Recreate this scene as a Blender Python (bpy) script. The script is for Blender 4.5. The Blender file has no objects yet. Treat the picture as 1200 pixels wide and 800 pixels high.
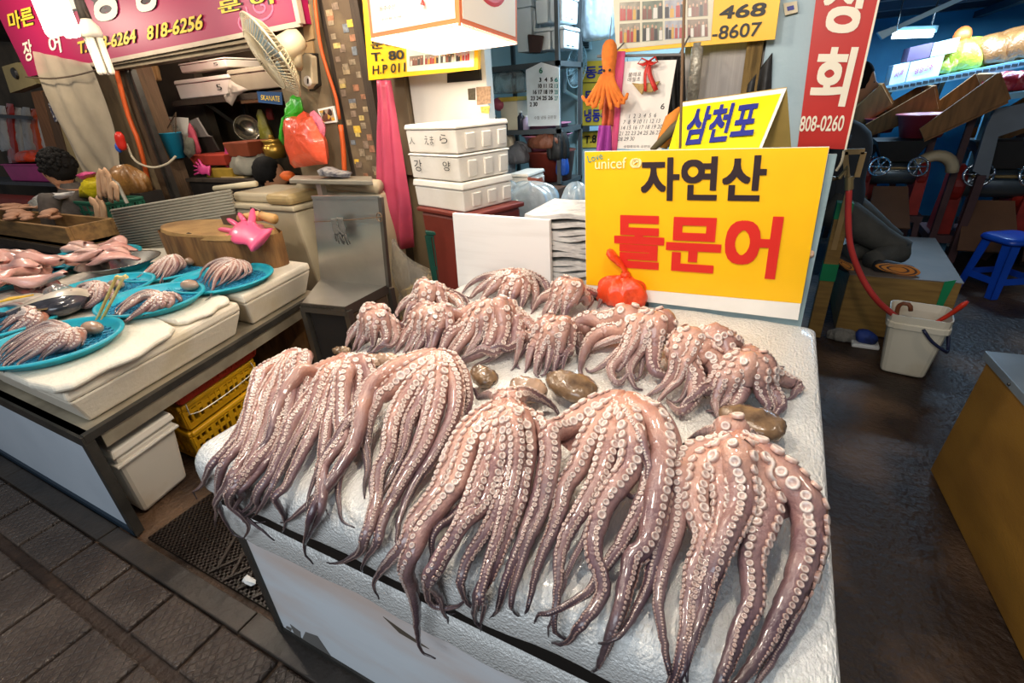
import bpy, bmesh, math, random
import numpy as np
from mathutils import Vector, Matrix, Quaternion

SC = bpy.context.scene
COL = SC.collection
rnd = random.Random(7)
rad = math.radians

# ------------------------------------------------------------------ camera
CAM_H = 1.65
FPX = 568.5
PITCH, ROLL, YAW = rad(26.469), rad(-3.861), rad(29.158)
def cam_axes():
    cp, sp, cy, sy = math.cos(PITCH), math.sin(PITCH), math.cos(YAW), math.sin(YAW)
    f = Vector((-sy * cp, cy * cp, -sp))
    r0 = Vector((cy, sy, 0.0))
    u0 = r0.cross(f)
    c, s = math.cos(ROLL), math.sin(ROLL)
    return c * r0 + s * u0, -s * r0 + c * u0, f
CR, CU, CF = cam_axes()
CO = Vector((0, 0, CAM_H))
cd = bpy.data.cameras.new('camera')
cam = bpy.data.objects.new('camera', cd)
COL.objects.link(cam)
cd.sensor_width = 36.0
cd.lens = FPX * 36.0 / 1200.0
cd.clip_start = 0.02
cd.clip_end = 60
cam.matrix_world = Matrix(((CR.x, CU.x, -CF.x, CO.x), (CR.y, CU.y, -CF.y, CO.y), (CR.z, CU.z, -CF.z, CO.z), (0, 0, 0, 1)))
SC.camera = cam

def P(px, py, x=None, y=None, z=None):
    """where the sight line of a photo pixel meets a real plane of the place"""
    d = CR * ((px - 600) / FPX) + CU * ((400 - py) / FPX) + CF
    if z is not None: t = (z - CAM_H) / d.z
    elif x is not None: t = x / d.x
    else: t = y / d.y
    return CO + d * t

# ------------------------------------------------------------------ light and exposure
SC.view_settings.view_transform = 'Standard'
SC.view_settings.look = 'None'
SC.view_settings.exposure = 0.12
SC.view_settings.gamma = 1.0
SC.view_settings.use_curve_mapping = False
SC.cycles.use_denoising = True
SC.cycles.max_bounces = 6
SC.cycles.sample_clamp_indirect = 6.0
SC.cycles.caustics_reflective = False
SC.cycles.caustics_refractive = False
wd = bpy.data.worlds.new('market_air')
SC.world = wd
wd.use_nodes = True
wd.node_tree.nodes['Background'].inputs[0].default_value = (0.80, 0.88, 1.0, 1)
wd.node_tree.nodes['Background'].inputs[1].default_value = 0.13

def lamp(name, kind, loc, energy, color, size=0.1, rot=None, size_y=None):
    l = bpy.data.lights.new(name, kind)
    l.energy = energy
    l.color = color
    if kind == 'AREA':
        l.size = size
        if size_y:
            l.shape = 'RECTANGLE'; l.size_y = size_y
    else:
        l.shadow_soft_size = size
    o = bpy.data.objects.new(name, l)
    o.location = loc
    if rot: o.rotation_euler = rot
    COL.objects.link(o)
    return o
WARM = (1.0, 0.86, 0.70)
COOL = (0.82, 0.91, 1.0)
# unseen bulbs over the stalls, above the picture; warm fills added behind them
lamp('stall_bulb', 'POINT', (-0.75, 0.75, 2.25), 38, WARM, 0.06)
lamp('stall_bulb', 'POINT', (-0.05, 1.15, 2.30), 36, WARM, 0.06)
lamp('stall_bulb', 'POINT', (-1.35, 1.45, 2.30), 34, WARM, 0.06)
lamp('stall_bulb', 'POINT', (-3.10, 1.00, 2.30), 38, WARM, 0.06)
lamp('stall_bulb', 'POINT', (-4.60, 1.55, 2.60), 50, WARM, 0.08)
lamp('stall_bulb', 'POINT', (-2.55, 2.25, 2.50), 44, WARM, 0.08)
lamp('stall_bulb', 'POINT', (-6.3, 1.9, 2.6), 48, WARM, 0.08)
lamp('shop_warm_fill', 'POINT', (-4.6, 3.2, 2.45), 40, WARM, 0.08)  # warm fill added to lift the left background, no fitting built
lamp('aisle_warm_fill', 'POINT', (1.5, 2.2, 2.6), 22, WARM, 0.08)  # warm fill added over the aisle floor, no fitting built
# daylight that comes down the lane from behind
lamp('lane_daylight', 'AREA', (-0.8, -2.6, 3.2), 100, COOL, 3.5, (rad(48), 0, 0), 1.6)
# blue tubes of the machine shop
lamp('shop_tube_light', 'AREA', (1.3, 6.3, 2.12), 60, (0.45, 0.72, 1.0), 1.2, (0, 0, 0), 0.12)
lamp('back_room_light', 'AREA', (-1.0, 3.9, 2.45), 34, (0.62, 0.84, 1.0), 0.8, (0, 0, 0), 0.2)

# ------------------------------------------------------------------ materials
def lin(h):
    h = h.lstrip('#')
    o = []
    for i in (0, 2, 4):
        c = int(h[i:i + 2], 16) / 255
        o.append(c / 12.92 if c <= 0.04045 else ((c + 0.055) / 1.055) ** 2.4)
    return o
MATS = {}
def M(name, col, rough=0.6, metal=0.0, var=0.12, scale=6.0, bump=0.0, bscale=60.0, col2=None, lo=0.45, hi=0.7,
      stretch=(1, 1, 1), spec=0.5, coat=0.0, trans=0.0, alpha=1.0, emit=0.0, sss=0.0, ior=1.45):
    """procedural surface: base colour with noise variation (or patches of col2), optional fine relief"""
    if name in MATS: return MATS[name]
    m = bpy.data.materials.new(name)
    m.use_nodes = True
    nt = m.node_tree
    b = nt.nodes['Principled BSDF']
    L = nt.links.new
    tc = nt.nodes.new('ShaderNodeTexCoord')
    mp = nt.nodes.new('ShaderNodeMapping')
    mp.inputs['Scale'].default_value = stretch
    L(tc.outputs['Object'], mp.inputs['Vector'])
    nz = nt.nodes.new('ShaderNodeTexNoise')
    nz.inputs['Scale'].default_value = scale
    nz.inputs['Detail'].default_value = 5
    L(mp.outputs[0], nz.inputs['Vector'])
    cr = nt.nodes.new('ShaderNodeValToRGB')
    c = lin(col)
    if col2 is None:
        a = [x * (1 - var) for x in c] + [1]; d = [min(1, x * (1 + var)) for x in c] + [1]
        cr.color_ramp.elements[0].position = 0.3; cr.color_ramp.elements[1].position = 0.7
    else:
        a = c + [1]; d = lin(col2) + [1]
        cr.color_ramp.elements[0].position = lo; cr.color_ramp.elements[1].position = hi
    cr.color_ramp.elements[0].color = a; cr.color_ramp.elements[1].color = d
    L(nz.outputs['Fac'], cr.inputs['Fac'])
    L(cr.outputs['Color'], b.inputs['Base Color'])
    b.inputs['Roughness'].default_value = rough
    b.inputs['Metallic'].default_value = metal
    b.inputs['Specular IOR Level'].default_value = spec
    b.inputs['Coat Weight'].default_value = coat
    b.inputs['Coat Roughness'].default_value = 0.12
    b.inputs['Transmission Weight'].default_value = trans
    b.inputs['Alpha'].default_value = alpha
    b.inputs['IOR'].default_value = ior
    if sss:
        b.inputs['Subsurface Weight'].default_value = sss
        b.inputs['Subsurface Radius'].default_value = (0.02, 0.008, 0.005)
        b.inputs['Subsurface Scale'].default_value = 0.6
    if emit:
        L(cr.outputs['Color'], b.inputs['Emission Color'])
        b.inputs['Emission Strength'].default_value = emit
    if bump:
        n2 = nt.nodes.new('ShaderNodeTexNoise')
        n2.inputs['Scale'].default_value = bscale
        n2.inputs['Detail'].default_value = 4
        L(mp.outputs[0], n2.inputs['Vector'])
        bp = nt.nodes.new('ShaderNodeBump')
        bp.inputs['Strength'].default_value = bump
        bp.inputs['Distance'].default_value = 0.02
        L(n2.outputs['Fac'], bp.inputs['Height'])
        L(bp.outputs[0], b.inputs['Normal'])
    MATS[name] = m
    return m

# ------------------------------------------------------------------ building
V = Vector
def frame(t, up):
    t = t.normalized()
    u = up - t * up.dot(t)
    if u.length < 1e-5:
        u = V((1, 0, 0)) - t * t.x
    u.normalize()
    return t, u, t.cross(u)
def catmull(pts, n):
    p = [V(q) for q in pts]
    p = [p[0] * 2 - p[1]] + p + [p[-1] * 2 - p[-2]]
    seg = [(p[i + 1] - p[i]).length for i in range(1, len(p) - 2)]
    tot = sum(seg) or 1
    out = []
    for k in range(n):
        d = tot * k / (n - 1)
        i = 0
        while i < len(seg) - 1 and d > seg[i]:
            d -= seg[i]; i += 1
        u = min(1, d / (seg[i] or 1))
        a, b, c, e = p[i], p[i + 1], p[i + 2], p[i + 3]
        out.append(0.5 * ((2 * b) + (c - a) * u + (2 * a - 5 * b + 4 * c - e) * u * u + (3 * b - a - 3 * c + e) * u ** 3))
    return out
def wmat(o):
    m = o.matrix_basis.copy()
    while o.parent:
        o = o.parent
        m = o.matrix_basis @ m
    return m
class MB:
    def __init__(s): s.v = []; s.f = []; s.a = []
    def quadbox(s, b, t):
        """8 corners: b, t = four bottom and four top points in the same turn"""
        i = len(s.v); s.v += [V(q) for q in b] + [V(q) for q in t]
        s.f += [(i + 3, i + 2, i + 1, i), (i + 4, i + 5, i + 6, i + 7)] + [(i + k, i + (k + 1) % 4, i + 4 + (k + 1) % 4, i + 4 + k) for k in range(4)]
        return s
    def box(s, x0, x1, y0, y1, z0, z1):
        return s.quadbox([(x0, y0, z0), (x1, y0, z0), (x1, y1, z0), (x0, y1, z0)], [(x0, y0, z1), (x1, y0, z1), (x1, y1, z1), (x0, y1, z1)])
    def obox(s, c, hx, hy, hz, rot):
        R = rot if isinstance(rot, Matrix) else Matrix.Rotation(rot, 3, 'Z')
        q = lambda a, b, e: V(c) + R @ V((a * hx, b * hy, e * hz))
        return s.quadbox([q(-1, -1, -1), q(1, -1, -1), q(1, 1, -1), q(-1, 1, -1)], [q(-1, -1, 1), q(1, -1, 1), q(1, 1, 1), q(-1, 1, 1)])
    def bar(s, a, b, w, h=None, up=(0, 0, 1)):
        a, b = V(a), V(b); h = h or w
        t, u, r = frame(b - a, V(up))
        q = [r * w / 2 + u * h / 2, -r * w / 2 + u * h / 2, -r * w / 2 - u * h / 2, r * w / 2 - u * h / 2]
        return s.quadbox([a + k for k in q], [b + k for k in q])
    def prism(s, pts, d):
        """outline pts (3D, planar) pushed by vector d"""
        n = len(pts); i = len(s.v); d = V(d)
        s.v += [V(p) for p in pts] + [V(p) + d for p in pts]
        s.f += [tuple(range(i + n - 1, i - 1, -1)), tuple(range(i + n, i + 2 * n))]
        s.f += [(i + k, i + (k + 1) % n, i + n + (k + 1) % n, i + n + k) for k in range(n)]
        return s
    def tube(s, pts, r, n=8, cap=True, up=(0, 0, 1), flat=1.0):
        pts = [V(p) for p in pts]; m = len(pts); i0 = len(s.v)
        rr = r if isinstance(r, (list, tuple)) else [r] * m
        u = V(up)
        for k in range(m):
            t = pts[min(k + 1, m - 1)] - pts[max(k - 1, 0)]
            if t.length < 1e-9: t = V((0, 0, 1))
            t, u, b = frame(t, u)
            for j in range(n):
                a = 2 * math.pi * j / n
                s.v.append(pts[k] + (u * math.cos(a) * flat + b * math.sin(a)) * rr[k])
        for k in range(m - 1):
            for j in range(n):
                a = i0 + k * n + j; b2 = i0 + k * n + (j + 1) % n
                s.f.append((a, b2, b2 + n, a + n))
        if cap:
            s.f += [tuple(range(i0 + n - 1, i0 - 1, -1)), tuple(range(i0 + (m - 1) * n, i0 + m * n))]
        return s
    def lathe(s, prof, c=(0, 0, 0), n=20, R=None, sx=1, sy=1, sq=0):
        """profile of (r, z) turned about z; sq>0 squares the plan"""
        i0 = len(s.v); c = V(c); R = R or Matrix.Identity(3)
        for r, z in prof:
            for j in range(n):
                a = 2 * math.pi * j / n; ca, sa = math.cos(a), math.sin(a)
                k = 1.0
                if sq: k = (abs(ca) ** sq + abs(sa) ** sq) ** (-1.0 / sq)
                s.v.append(c + R @ V((r * ca * k * sx, r * sa * k * sy, z)))
        for k in range(len(prof) - 1):
            for j in range(n):
                a = i0 + k * n + j; b = i0 + k * n + (j + 1) % n
                s.f.append((a, b, b + n, a + n))
        if prof[0][0] > 1e-4: s.f.append(tuple(range(i0 + n - 1, i0 - 1, -1)))
        if prof[-1][0] > 1e-4: s.f.append(tuple(range(i0 + (len(prof) - 1) * n, i0 + len(prof) * n)))
        return s
    def cyl(s, a, b, r, n=12, r2=None):
        return s.tube([a, b], [r, r if r2 is None else r2], n)
    def ball(s, c, rx, ry, rz, n=14, m=9, R=None, jit=0.0, rg=None):
        i0 = len(s.v); c = V(c); R = R or Matrix.Identity(3); g = rg or rnd
        for k in range(m + 1):
            ph = math.pi * k / m
            for j in range(n):
                a = 2 * math.pi * j / n
                q = 1 + (g.uniform(-jit, jit) if 0 < k < m else 0)
                s.v.append(c + R @ V((rx * math.sin(ph) * math.cos(a) * q, ry * math.sin(ph) * math.sin(a) * q, rz * math.cos(ph))))
        for k in range(m):
            for j in range(n):
                a = i0 + k * n + j; b = i0 + k * n + (j + 1) % n
                s.f.append((a, a + n, b + n, b))
        return s
    def grid(s, fn, nu, nv, wrap=False):
        i0 = len(s.v)
        for i in range(nu + 1):
            for j in range(nv + (0 if wrap else 1)):
                s.v.append(V(fn(i / nu, j / nv)))
        w = nv if wrap else nv + 1
        for i in range(nu):
            for j in range(nv):
                a = i0 + i * w + j; b = i0 + i * w + (j + 1) % w
                s.f.append((a, a + w, b + w, b))
        return s
    def build(s, name, mat, parent=None, smooth=False, bevel=0.0, origin=None, solid=0.0, sub=0, label=None, kind=None, seg=2):
        me = bpy.data.meshes.new(name)
        o = bpy.data.objects.new(name, me)
        COL.objects.link(o)
        if parent is not None:
            o.parent = parent
            inv = wmat(parent).inverted()
            vs = [inv @ q for q in s.v]
        elif origin is not None:
            og = V(origin); o.location = og
            vs = [q - og for q in s.v]
        else:
            lo = V([min(q[i] for q in s.v) for i in range(3)]); hi = V([max(q[i] for q in s.v) for i in range(3)])
            og = V(((lo.x + hi.x) / 2, (lo.y + hi.y) / 2, lo.z)); o.location = og
            vs = [q - og for q in s.v]
        me.from_pydata([tuple(q) for q in vs], [], s.f)
        me.materials.append(mat)
        if smooth: me.shade_smooth()
        if sub:
            md = o.modifiers.new('subsurf', 'SUBSURF'); md.levels = sub; md.render_levels = sub
        if solid:
            md = o.modifiers.new('solid', 'SOLIDIFY'); md.thickness = solid; md.offset = 0
        if bevel:
            md = o.modifiers.new('bevel', 'BEVEL'); md.width = bevel; md.segments = seg; md.limit_method = 'ANGLE'; md.angle_limit = rad(40)
        if label: o['label'] = label
        if kind: o['kind'] = kind
        return o
def T(name, label, cat, loc, group=None, rz=0.0):
    o = bpy.data.objects.new(name, None)
    o.empty_display_size = 0.05
    o.location = loc; o.rotation_euler = (0, 0, rz)
    COL.objects.link(o)
    o['label'] = label; o['category'] = cat
    if group: o['group'] = group
    return o
def tag(o, label, cat, group=None):
    o['label'] = label; o['category'] = cat
    if group: o['group'] = group
    return o
def copy_tree(o, parent=None):
    c = o.copy(); COL.objects.link(c)
    if parent: c.parent = parent
    for ch in list(o.children): copy_tree(ch, c)
    return c
def put_copy(src, loc, rz, label, group=None, scale=None):
    c = copy_tree(src)
    c.location = loc; c.rotation_euler = (0, 0, rz)
    if scale: c.scale = scale
    c['label'] = label
    if group: c['group'] = group
    return c
TEXTS = []
def text(body, bl, br, tl, mat, parent, bold=0.0, name='lettering', lift=0.0025, align='LEFT', label=None):
    """flat print: fits the words in the parallelogram bl, br, tl of the sign's face"""
    TEXTS.append((body, V(bl), V(br), V(tl), mat, parent, bold, name, lift, align, label))
def make_texts():
    tmp = []
    for q in TEXTS:
        c = bpy.data.curves.new('t', 'FONT'); c.body = q[0]; c.size = 1; c.align_x = q[9]
        c.resolution_u = 4
        o = bpy.data.objects.new('t', c); COL.objects.link(o); tmp.append(o)
    dg = bpy.context.evaluated_depsgraph_get()
    mes = [bpy.data.meshes.new_from_object(o.evaluated_get(dg)) for o in tmp]
    for o in tmp:
        c = o.data; bpy.data.objects.remove(o); bpy.data.curves.remove(c)
    for q, me in zip(TEXTS, mes):
        body, bl, br, tl, mat, parent, bold, name, lift, al, label = q
        if not len(me.vertices): continue
        if bold:      # heavier weight: the same outline laid down again, shifted by the stroke's extra width
            pv = [v.co.copy() for v in me.vertices]; pf = [tuple(p.vertices) for p in me.polygons]; nv = []; nf = []
            for dx, dy in ((0, 0), (1, 0), (-1, 0), (0, 1), (0, -1), (1, 1), (1, -1), (-1, 1), (-1, -1)):
                o0 = len(nv); nv += [(c.x + dx * bold, c.y + dy * bold, o0 / len(pv)) for c in pv]; nf += [tuple(i + o0 for i in f) for f in pf]
            bpy.data.meshes.remove(me); me = bpy.data.meshes.new(name); me.from_pydata(nv, [], nf)
        co = [v.co.copy() for v in me.vertices]
        x0 = min(c.x for c in co); x1 = max(c.x for c in co); y0 = min(c.y for c in co); y1 = max(c.y for c in co)
        U, W = br - bl, tl - bl
        nrm = U.cross(W).normalized() * lift
        inv = wmat(parent).inverted()
        for v, c in zip(me.vertices, co):
            v.co = inv @ (bl + U * ((c.x - x0) / (x1 - x0)) + W * ((c.y - y0) / (y1 - y0)) + nrm * (1 + .06 * c.z))
        me.name = name
        me.materials.clear(); me.materials.append(mat)
        o = bpy.data.objects.new(name, me); o.parent = parent; COL.objects.link(o)
        if label: o['label'] = label

# ================================================================== setting
def S(o): o['kind'] = 'structure'; return o
conc = M('wet_concrete', '#3a332c', 0.42, col2='#5d5146', lo=0.4, hi=0.75, scale=1.6, bump=0.35, bscale=26)
conc_r = M('dark_concrete', '#33251b', 0.5, col2='#7a5d45', lo=0.45, hi=0.78, scale=2.1, bump=0.7, bscale=34)
tile_m = M('paving_tile', '#3f342d', 0.33, col2='#54483f', lo=0.35, hi=0.7, scale=5, bump=0.5, bscale=45)
band_m = M('kerb_concrete', '#453c34', 0.4, col2='#2f2a26', lo=0.4, hi=0.65, scale=3, bump=0.3, bscale=30)
fl = S(MB().box(-14, 6, -2.5, 12, -0.06, -0.012).build('floor', conc_r))
# diamond relief on the paving tiles
def diamond(m):
    nt = m.node_tree; L = nt.links.new; b = nt.nodes['Principled BSDF']
    tc = nt.nodes.new('ShaderNodeTexCoord'); prev = None
    for sx in (1, -1):
        mp = nt.nodes.new('ShaderNodeMapping'); mp.inputs['Rotation'].default_value = (0, 0, rad(38 * sx))
        L(tc.outputs['Object'], mp.inputs['Vector'])
        w = nt.nodes.new('ShaderNodeTexWave'); w.inputs['Scale'].default_value = 11; w.inputs['Distortion'].default_value = 1.2
        w.inputs['Detail Scale'].default_value = 3
        L(mp.outputs[0], w.inputs['Vector'])
        r = nt.nodes.new('ShaderNodeValToRGB'); r.color_ramp.elements[0].position = 0.02; r.color_ramp.elements[1].position = 0.16
        L(w.outputs['Fac'], r.inputs['Fac'])
        if prev is None: prev = r.outputs['Color']
        else:
            mx = nt.nodes.new('ShaderNodeMix'); mx.data_type = 'RGBA'; mx.blend_type = 'MULTIPLY'; mx.inputs['Factor'].default_value = 1
            L(prev, mx.inputs[6]); L(r.outputs['Color'], mx.inputs[7]); prev = mx.outputs[2]
    old = [n for n in nt.nodes if n.type == 'BUMP'][0]
    bp = nt.nodes.new('ShaderNodeBump'); bp.inputs['Strength'].default_value = 0.8; bp.inputs['Distance'].default_value = 0.006
    L(prev, bp.inputs['Height']); L(old.outputs[0], bp.inputs['Normal']); L(bp.outputs[0], b.inputs['Normal'])
diamond(tile_m)
tm = None
rows = [(0.292, 0.462), (-0.035, 0.250), (-0.335, -0.05)]
for ri, (ya, yb) in enumerate(rows):
    off = (0.14, 0.0, 0.14)[ri]
    for i in range(13):
        x0 = -4.1 + 0.303 * i + off
        dz = rnd.uniform(-0.003, 0.003)
        b = MB().quadbox([(x0, ya, -0.012), (x0 + 0.29, ya, -0.012), (x0 + 0.29, yb, -0.012), (x0, yb, -0.012)],
                         [(x0 + 0.004, ya + 0.004, 0.004 + dz), (x0 + 0.286, ya + 0.004, 0.003 - dz), (x0 + 0.286, yb - 0.004, 0.004), (x0 + 0.004, yb - 0.004, 0.004 + dz)])
        b.build('paving_tile', tile_m, fl, bevel=0.004, seg=1)
for i in range(5):
    x0 = -4.4 + i * 0.98
    MB().box(x0, x0 + 0.972, 0.468, 0.552, -0.012, 0.006 + 0.002 * (i % 2)).build('kerb_slab', band_m, fl, bevel=0.004)
grime = M('grimy_plaster', '#8d7a5c', 0.85, col2='#574936', lo=0.35, hi=0.7, scale=3.5, bump=0.4, bscale=14, stretch=(1, 1, 0.5))
dark = M('dark_recess', '#2b241d', 0.9, col2='#463a2c', scale=3, bump=0.3, bscale=10)
white_w = M('white_wall', '#d8d2c8', 0.6, col2='#bfb6a6', lo=0.5, hi=0.85, scale=1.6, bump=0.05)
cool_w = M('pale_blue_wall', '#a9c2c4', 0.55, col2='#8ba9ae', lo=0.5, hi=0.8, scale=2, bump=0.08, bscale=20)
blue_w = M('blue_shop_wall', '#3f9cc4', 0.55, col2='#2a7ba6', scale=1.5, bump=0.1, bscale=10)
steel_d = M('dark_steel', '#4a4742', 0.42, 0.6, var=0.25, scale=10, bump=0.08)
# white wall behind the boxes and the side room
wc = S(MB().box(-2.32, -1.72, 2.98, 3.06, 0, 2.6).build('wall_center', white_w))
S(MB().box(-2.75, -2.69, 3.2, 4.85, 0, 2.6).build('wall_side_room', cool_w))
S(MB().box(-2.75, 0.0, 4.80, 4.88, 0, 2.7).build('wall_back_room', cool_w))
S(MB().box(-0.02, 0.12, 3.15, 8.0, 0, 2.9).build('wall_right_room', blue_w))
S(MB().box(0.12, 6.0, 8.0, 8.1, 0, 3.2).build('wall_right_back', blue_w))
S(MB().box(4.6, 4.7, 3.2, 8.0, 0, 3.2).build('wall_right', blue_w))
S(MB().box(-2.75, 0.12, 3.21, 4.88, 2.62, 2.7).build('ceiling_side_room', dark))
ceil_r = S(MB().box(0.12, 6.0, 3.3, 8.0, 2.34, 2.42).build('ceiling', blue_w))
for yb in (4.0, 4.9, 5.8, 6.7, 7.5):
    MB().box(0.12, 4.6, yb, yb + 0.11, 2.2, 2.34).build('beam', M('dark_beam', '#223240', 0.6), ceil_r)
for xb in (1.6, 3.2):
    MB().box(xb, xb + 0.08, 3.4, 8.0, 2.14, 2.2).build('purlin', M('dark_beam', '#223240', 0.6), ceil_r)
# pillars of the row of shops
pA = S(MB().box(-3.42, -2.93, 2.85, 3.25, 0, 2.9).build('wall_pillar_left', grime))
S(MB().box(-2.93, -2.86, 2.90, 3.2, 0, 2.9).build('trim_1', M('dark_timber', '#3a2f24', 0.8, var=0.3, stretch=(8, 8, 0.6), bump=0.3)))
pB = S(MB().box(-2.86, -2.60, 2.87, 3.2, 0, 2.9).build('wall_pillar_center', M('brown_plaster', '#5a4a38', 0.85, col2='#78664c', scale=5, bump=0.3, bscale=20)))
S(MB().box(-2.60, -2.53, 2.84, 3.2, 0, 2.9).build('trim_2', M('dark_timber', '#3a2f24')))
S(MB().box(-2.53, -2.32, 3.0, 3.2, 0, 2.6).build('wall_recess', grime))
rs = random.Random(11)
for i in range(46):   # tiny bills pasted on the pillar
    z = 1.05 + 0.0265 * i
    x = -2.845 + rs.choice((0.0, 0.055, 0.115, 0.165)) + rs.uniform(0, 0.015)
    col = rs.choice(('#8a7a62', '#a08a68', '#7d6a58', '#b7a060', '#94664a', '#6f7478', '#c9a53a'))
    MB().box(x, x + rs.uniform(0.04, 0.065), 2.866 - 0.0005 * (i % 3), 2.871, z, z + rs.uniform(0.03, 0.05)).build('pasted_bill', M('bill_' + col[1:], col, 0.7, var=0.4, scale=40), pB)
# left jamb, open shop under the pink sign
pC = S(MB().box(-6.05, -5.62, 2.85, 3.2, 0, 3.1).build('wall_pillar_far_left', grime))
S(MB().box(-5.62, -5.50, 2.90, 3.15, 0, 3.1).build('trim_3', M('brown_timber', '#5b4632', 0.8, var=0.3, stretch=(8, 8, 0.6), bump=0.3)))
for k, x in enumerate((-5.47, -5.40)):
    S(MB().box(x, x + 0.03, 2.88, 2.93, 0, 2.1).build('trim_%d' % (4 + k), steel_d))
shop_w = M('sooty_wall', '#6a5d47', 0.9, col2='#483d2e', lo=0.35, hi=0.7, scale=2.5, bump=0.3, bscale=12)
S(MB().box(-9.5, -3.42, 4.35, 4.45, 0, 3.0).build('wall_back', shop_w))
S(MB().box(-3.50, -3.42, 3.25, 4.35, 0, 3.0).build('wall_shop_side', shop_w))
S(MB().box(-9.5, -3.42, 2.95, 4.45, 2.75, 2.85).build('ceiling_shop', dark))
S(MB().box(-14, -6.05, 3.9, 4.0, 0, 3.2).build('wall_left', M('far_left_wall', '#5c5040', 0.9, col2='#3c342a', scale=2)))
S(MB().box(-6.4, -6.05, 3.0, 3.06, 0, 2.6).build('wall_panel_left', M('old_ply', '#8b7857', 0.8, col2='#6b5b42', scale=2, bump=0.1)))
# shutter rail under the pink sign
rail = S(MB().box(-5.5, -3.32, 2.78, 2.9, 2.10, 2.20).build('trim_6', M('shutter_rail', '#8d7d62', 0.4, 0.5, var=0.2)))
MB().box(-5.5, -3.32, 2.75, 2.785, 2.13, 2.15).build('rail_lip', M('shutter_rail', '#8d7d62'), rail)
# blue post beside the machine shop with the rough timber at its edge
S(MB().box(-0.155, 0.12, 2.88, 3.15, 0, 2.9).build('wall_post', M('pale_blue_paint', '#a9bfc6', 0.5, col2='#8fa9b4', lo=0.55, hi=0.8, scale=4, bump=0.12, bscale=40)))
S(MB().box(-0.235, -0.165, 2.86, 3.05, 0, 2.9).build('trim_7', M('rough_timber', '#7a6238', 0.9, var=0.4, stretch=(10, 10, 1), bump=0.6, bscale=30)))

# ------------------------------------------------------------------ floor grate between the stalls
gr = T('drain_grate', 'black plastic floor grate lying between the two stalls', 'grate', (-1.9, 0.9, -0.012))
g = MB()
for k in range(38):
    x = -2.24 + k * 0.023
    g.box(x, x + 0.010, 0.575, 1.30, -0.008, 0.006)
for k in range(32):
    y = 0.575 + k * 0.023
    g.box(-2.24, -1.36, y, y + 0.010, -0.008, 0.006)
gm = M('grate_plastic', '#2a211c', 0.35, var=0.3)
o = g.build('lattice', gm, gr); o['kind'] = 'stuff'
g = MB()
for k in range(5):
    g.bar((-1.80 + k * 0.09, 0.58, 0.010), (-1.66 + k * 0.09, 0.84, 0.010), 0.012, 0.008)
    g.bar((-1.42 - k * 0.09, 0.60, 0.013), (-1.56 - k * 0.09, 0.84, 0.013), 0.012, 0.008)
g.build('cross_rib', gm, gr)
tag(MB().ball((-1.60, 0.62, 0.022), 0.035, 0.016, 0.012, 8, 5, jit=0.3).build('foam_scrap', M('scrap_foam', '#d9d9d6', 0.7)), 'white foam scrap lying on the black floor grate', 'scrap')

# ================================================================== main stall
ZT, YF, XL, XR, YB = 0.832, 0.50, -1.345, 0.185, 1.985
panel_w = M('stained_white_panel', '#dde2e6', 0.45, col2='#d2b39f', lo=0.45, hi=0.8, scale=1.7, stretch=(0.6, 1, 2.5), bump=0.06, bscale=8)
stall = T('display_counter', 'white panelled counter under the silver slabs of large octopuses', 'counter', (-0.58, 1.25, 0))
MB().box(-1.31, 0.14, 0.545, 0.565, 0.03, 0.505).build('front_panel', panel_w, stall)
MB().box(-1.315, -1.295, 0.57, 1.93, 0.03, 0.50).build('side_panel', panel_w, stall)
MB().box(0.13, 0.15, 0.57, 1.93, 0.03, 0.50).build('side_panel', panel_w, stall)
MB().box(-1.31, 0.14, 0.56, 1.95, 0.46, 0.495).build('worktop', steel_d, stall)
for x in (-1.335, 0.14):
    for y in (0.537, 1.92):
        MB().box(x, x + 0.03, y, y + 0.03, 0, 0.50).build('leg', steel_d, stall)
MB().box(-1.31, 0.14, 0.538, 0.57, 0.0, 0.032).build('base_rail', steel_d, stall)
# flaked paint, scratch and ghost lettering of the front panel
fk = [(340, 731), (352, 740), (353, 751), (358, 740), (372, 745), (393, 776), (360, 760), (345, 742)]
MB().prism([P(a, b, y=0.5445) for a, b in fk], (0, -0.001, 0)).build('bare_patch', M('bare_board', '#6d6a66', 0.7), stall)
MB().prism([P(a, b, y=0.5445) for a, b in [(336, 733), (342, 736), (341, 739), (335, 735)]], (0, -0.001, 0)).build('bare_patch', M('bare_board', '#6d6a66'), stall)
MB().prism([P(a, b, y=0.5445) for a, b in [(449, 722), (470, 737), (490, 751), (503, 760), (490, 754), (468, 741)]], (0, -0.001, 0)).build('scratch', M('scratch_brown', '#5c5144', 0.7), stall)
teal = M('teal_pen', '#3aa0b0', 0.6)
text('Mat', P(357, 660, y=0.545), P(384, 676, y=0.545), P(361, 650, y=0.545), teal, stall, 0.01)
text('Mat', P(511, 722, y=0.545), P(545, 742, y=0.545), P(515, 712, y=0.545), teal, stall, 0.01)

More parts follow.
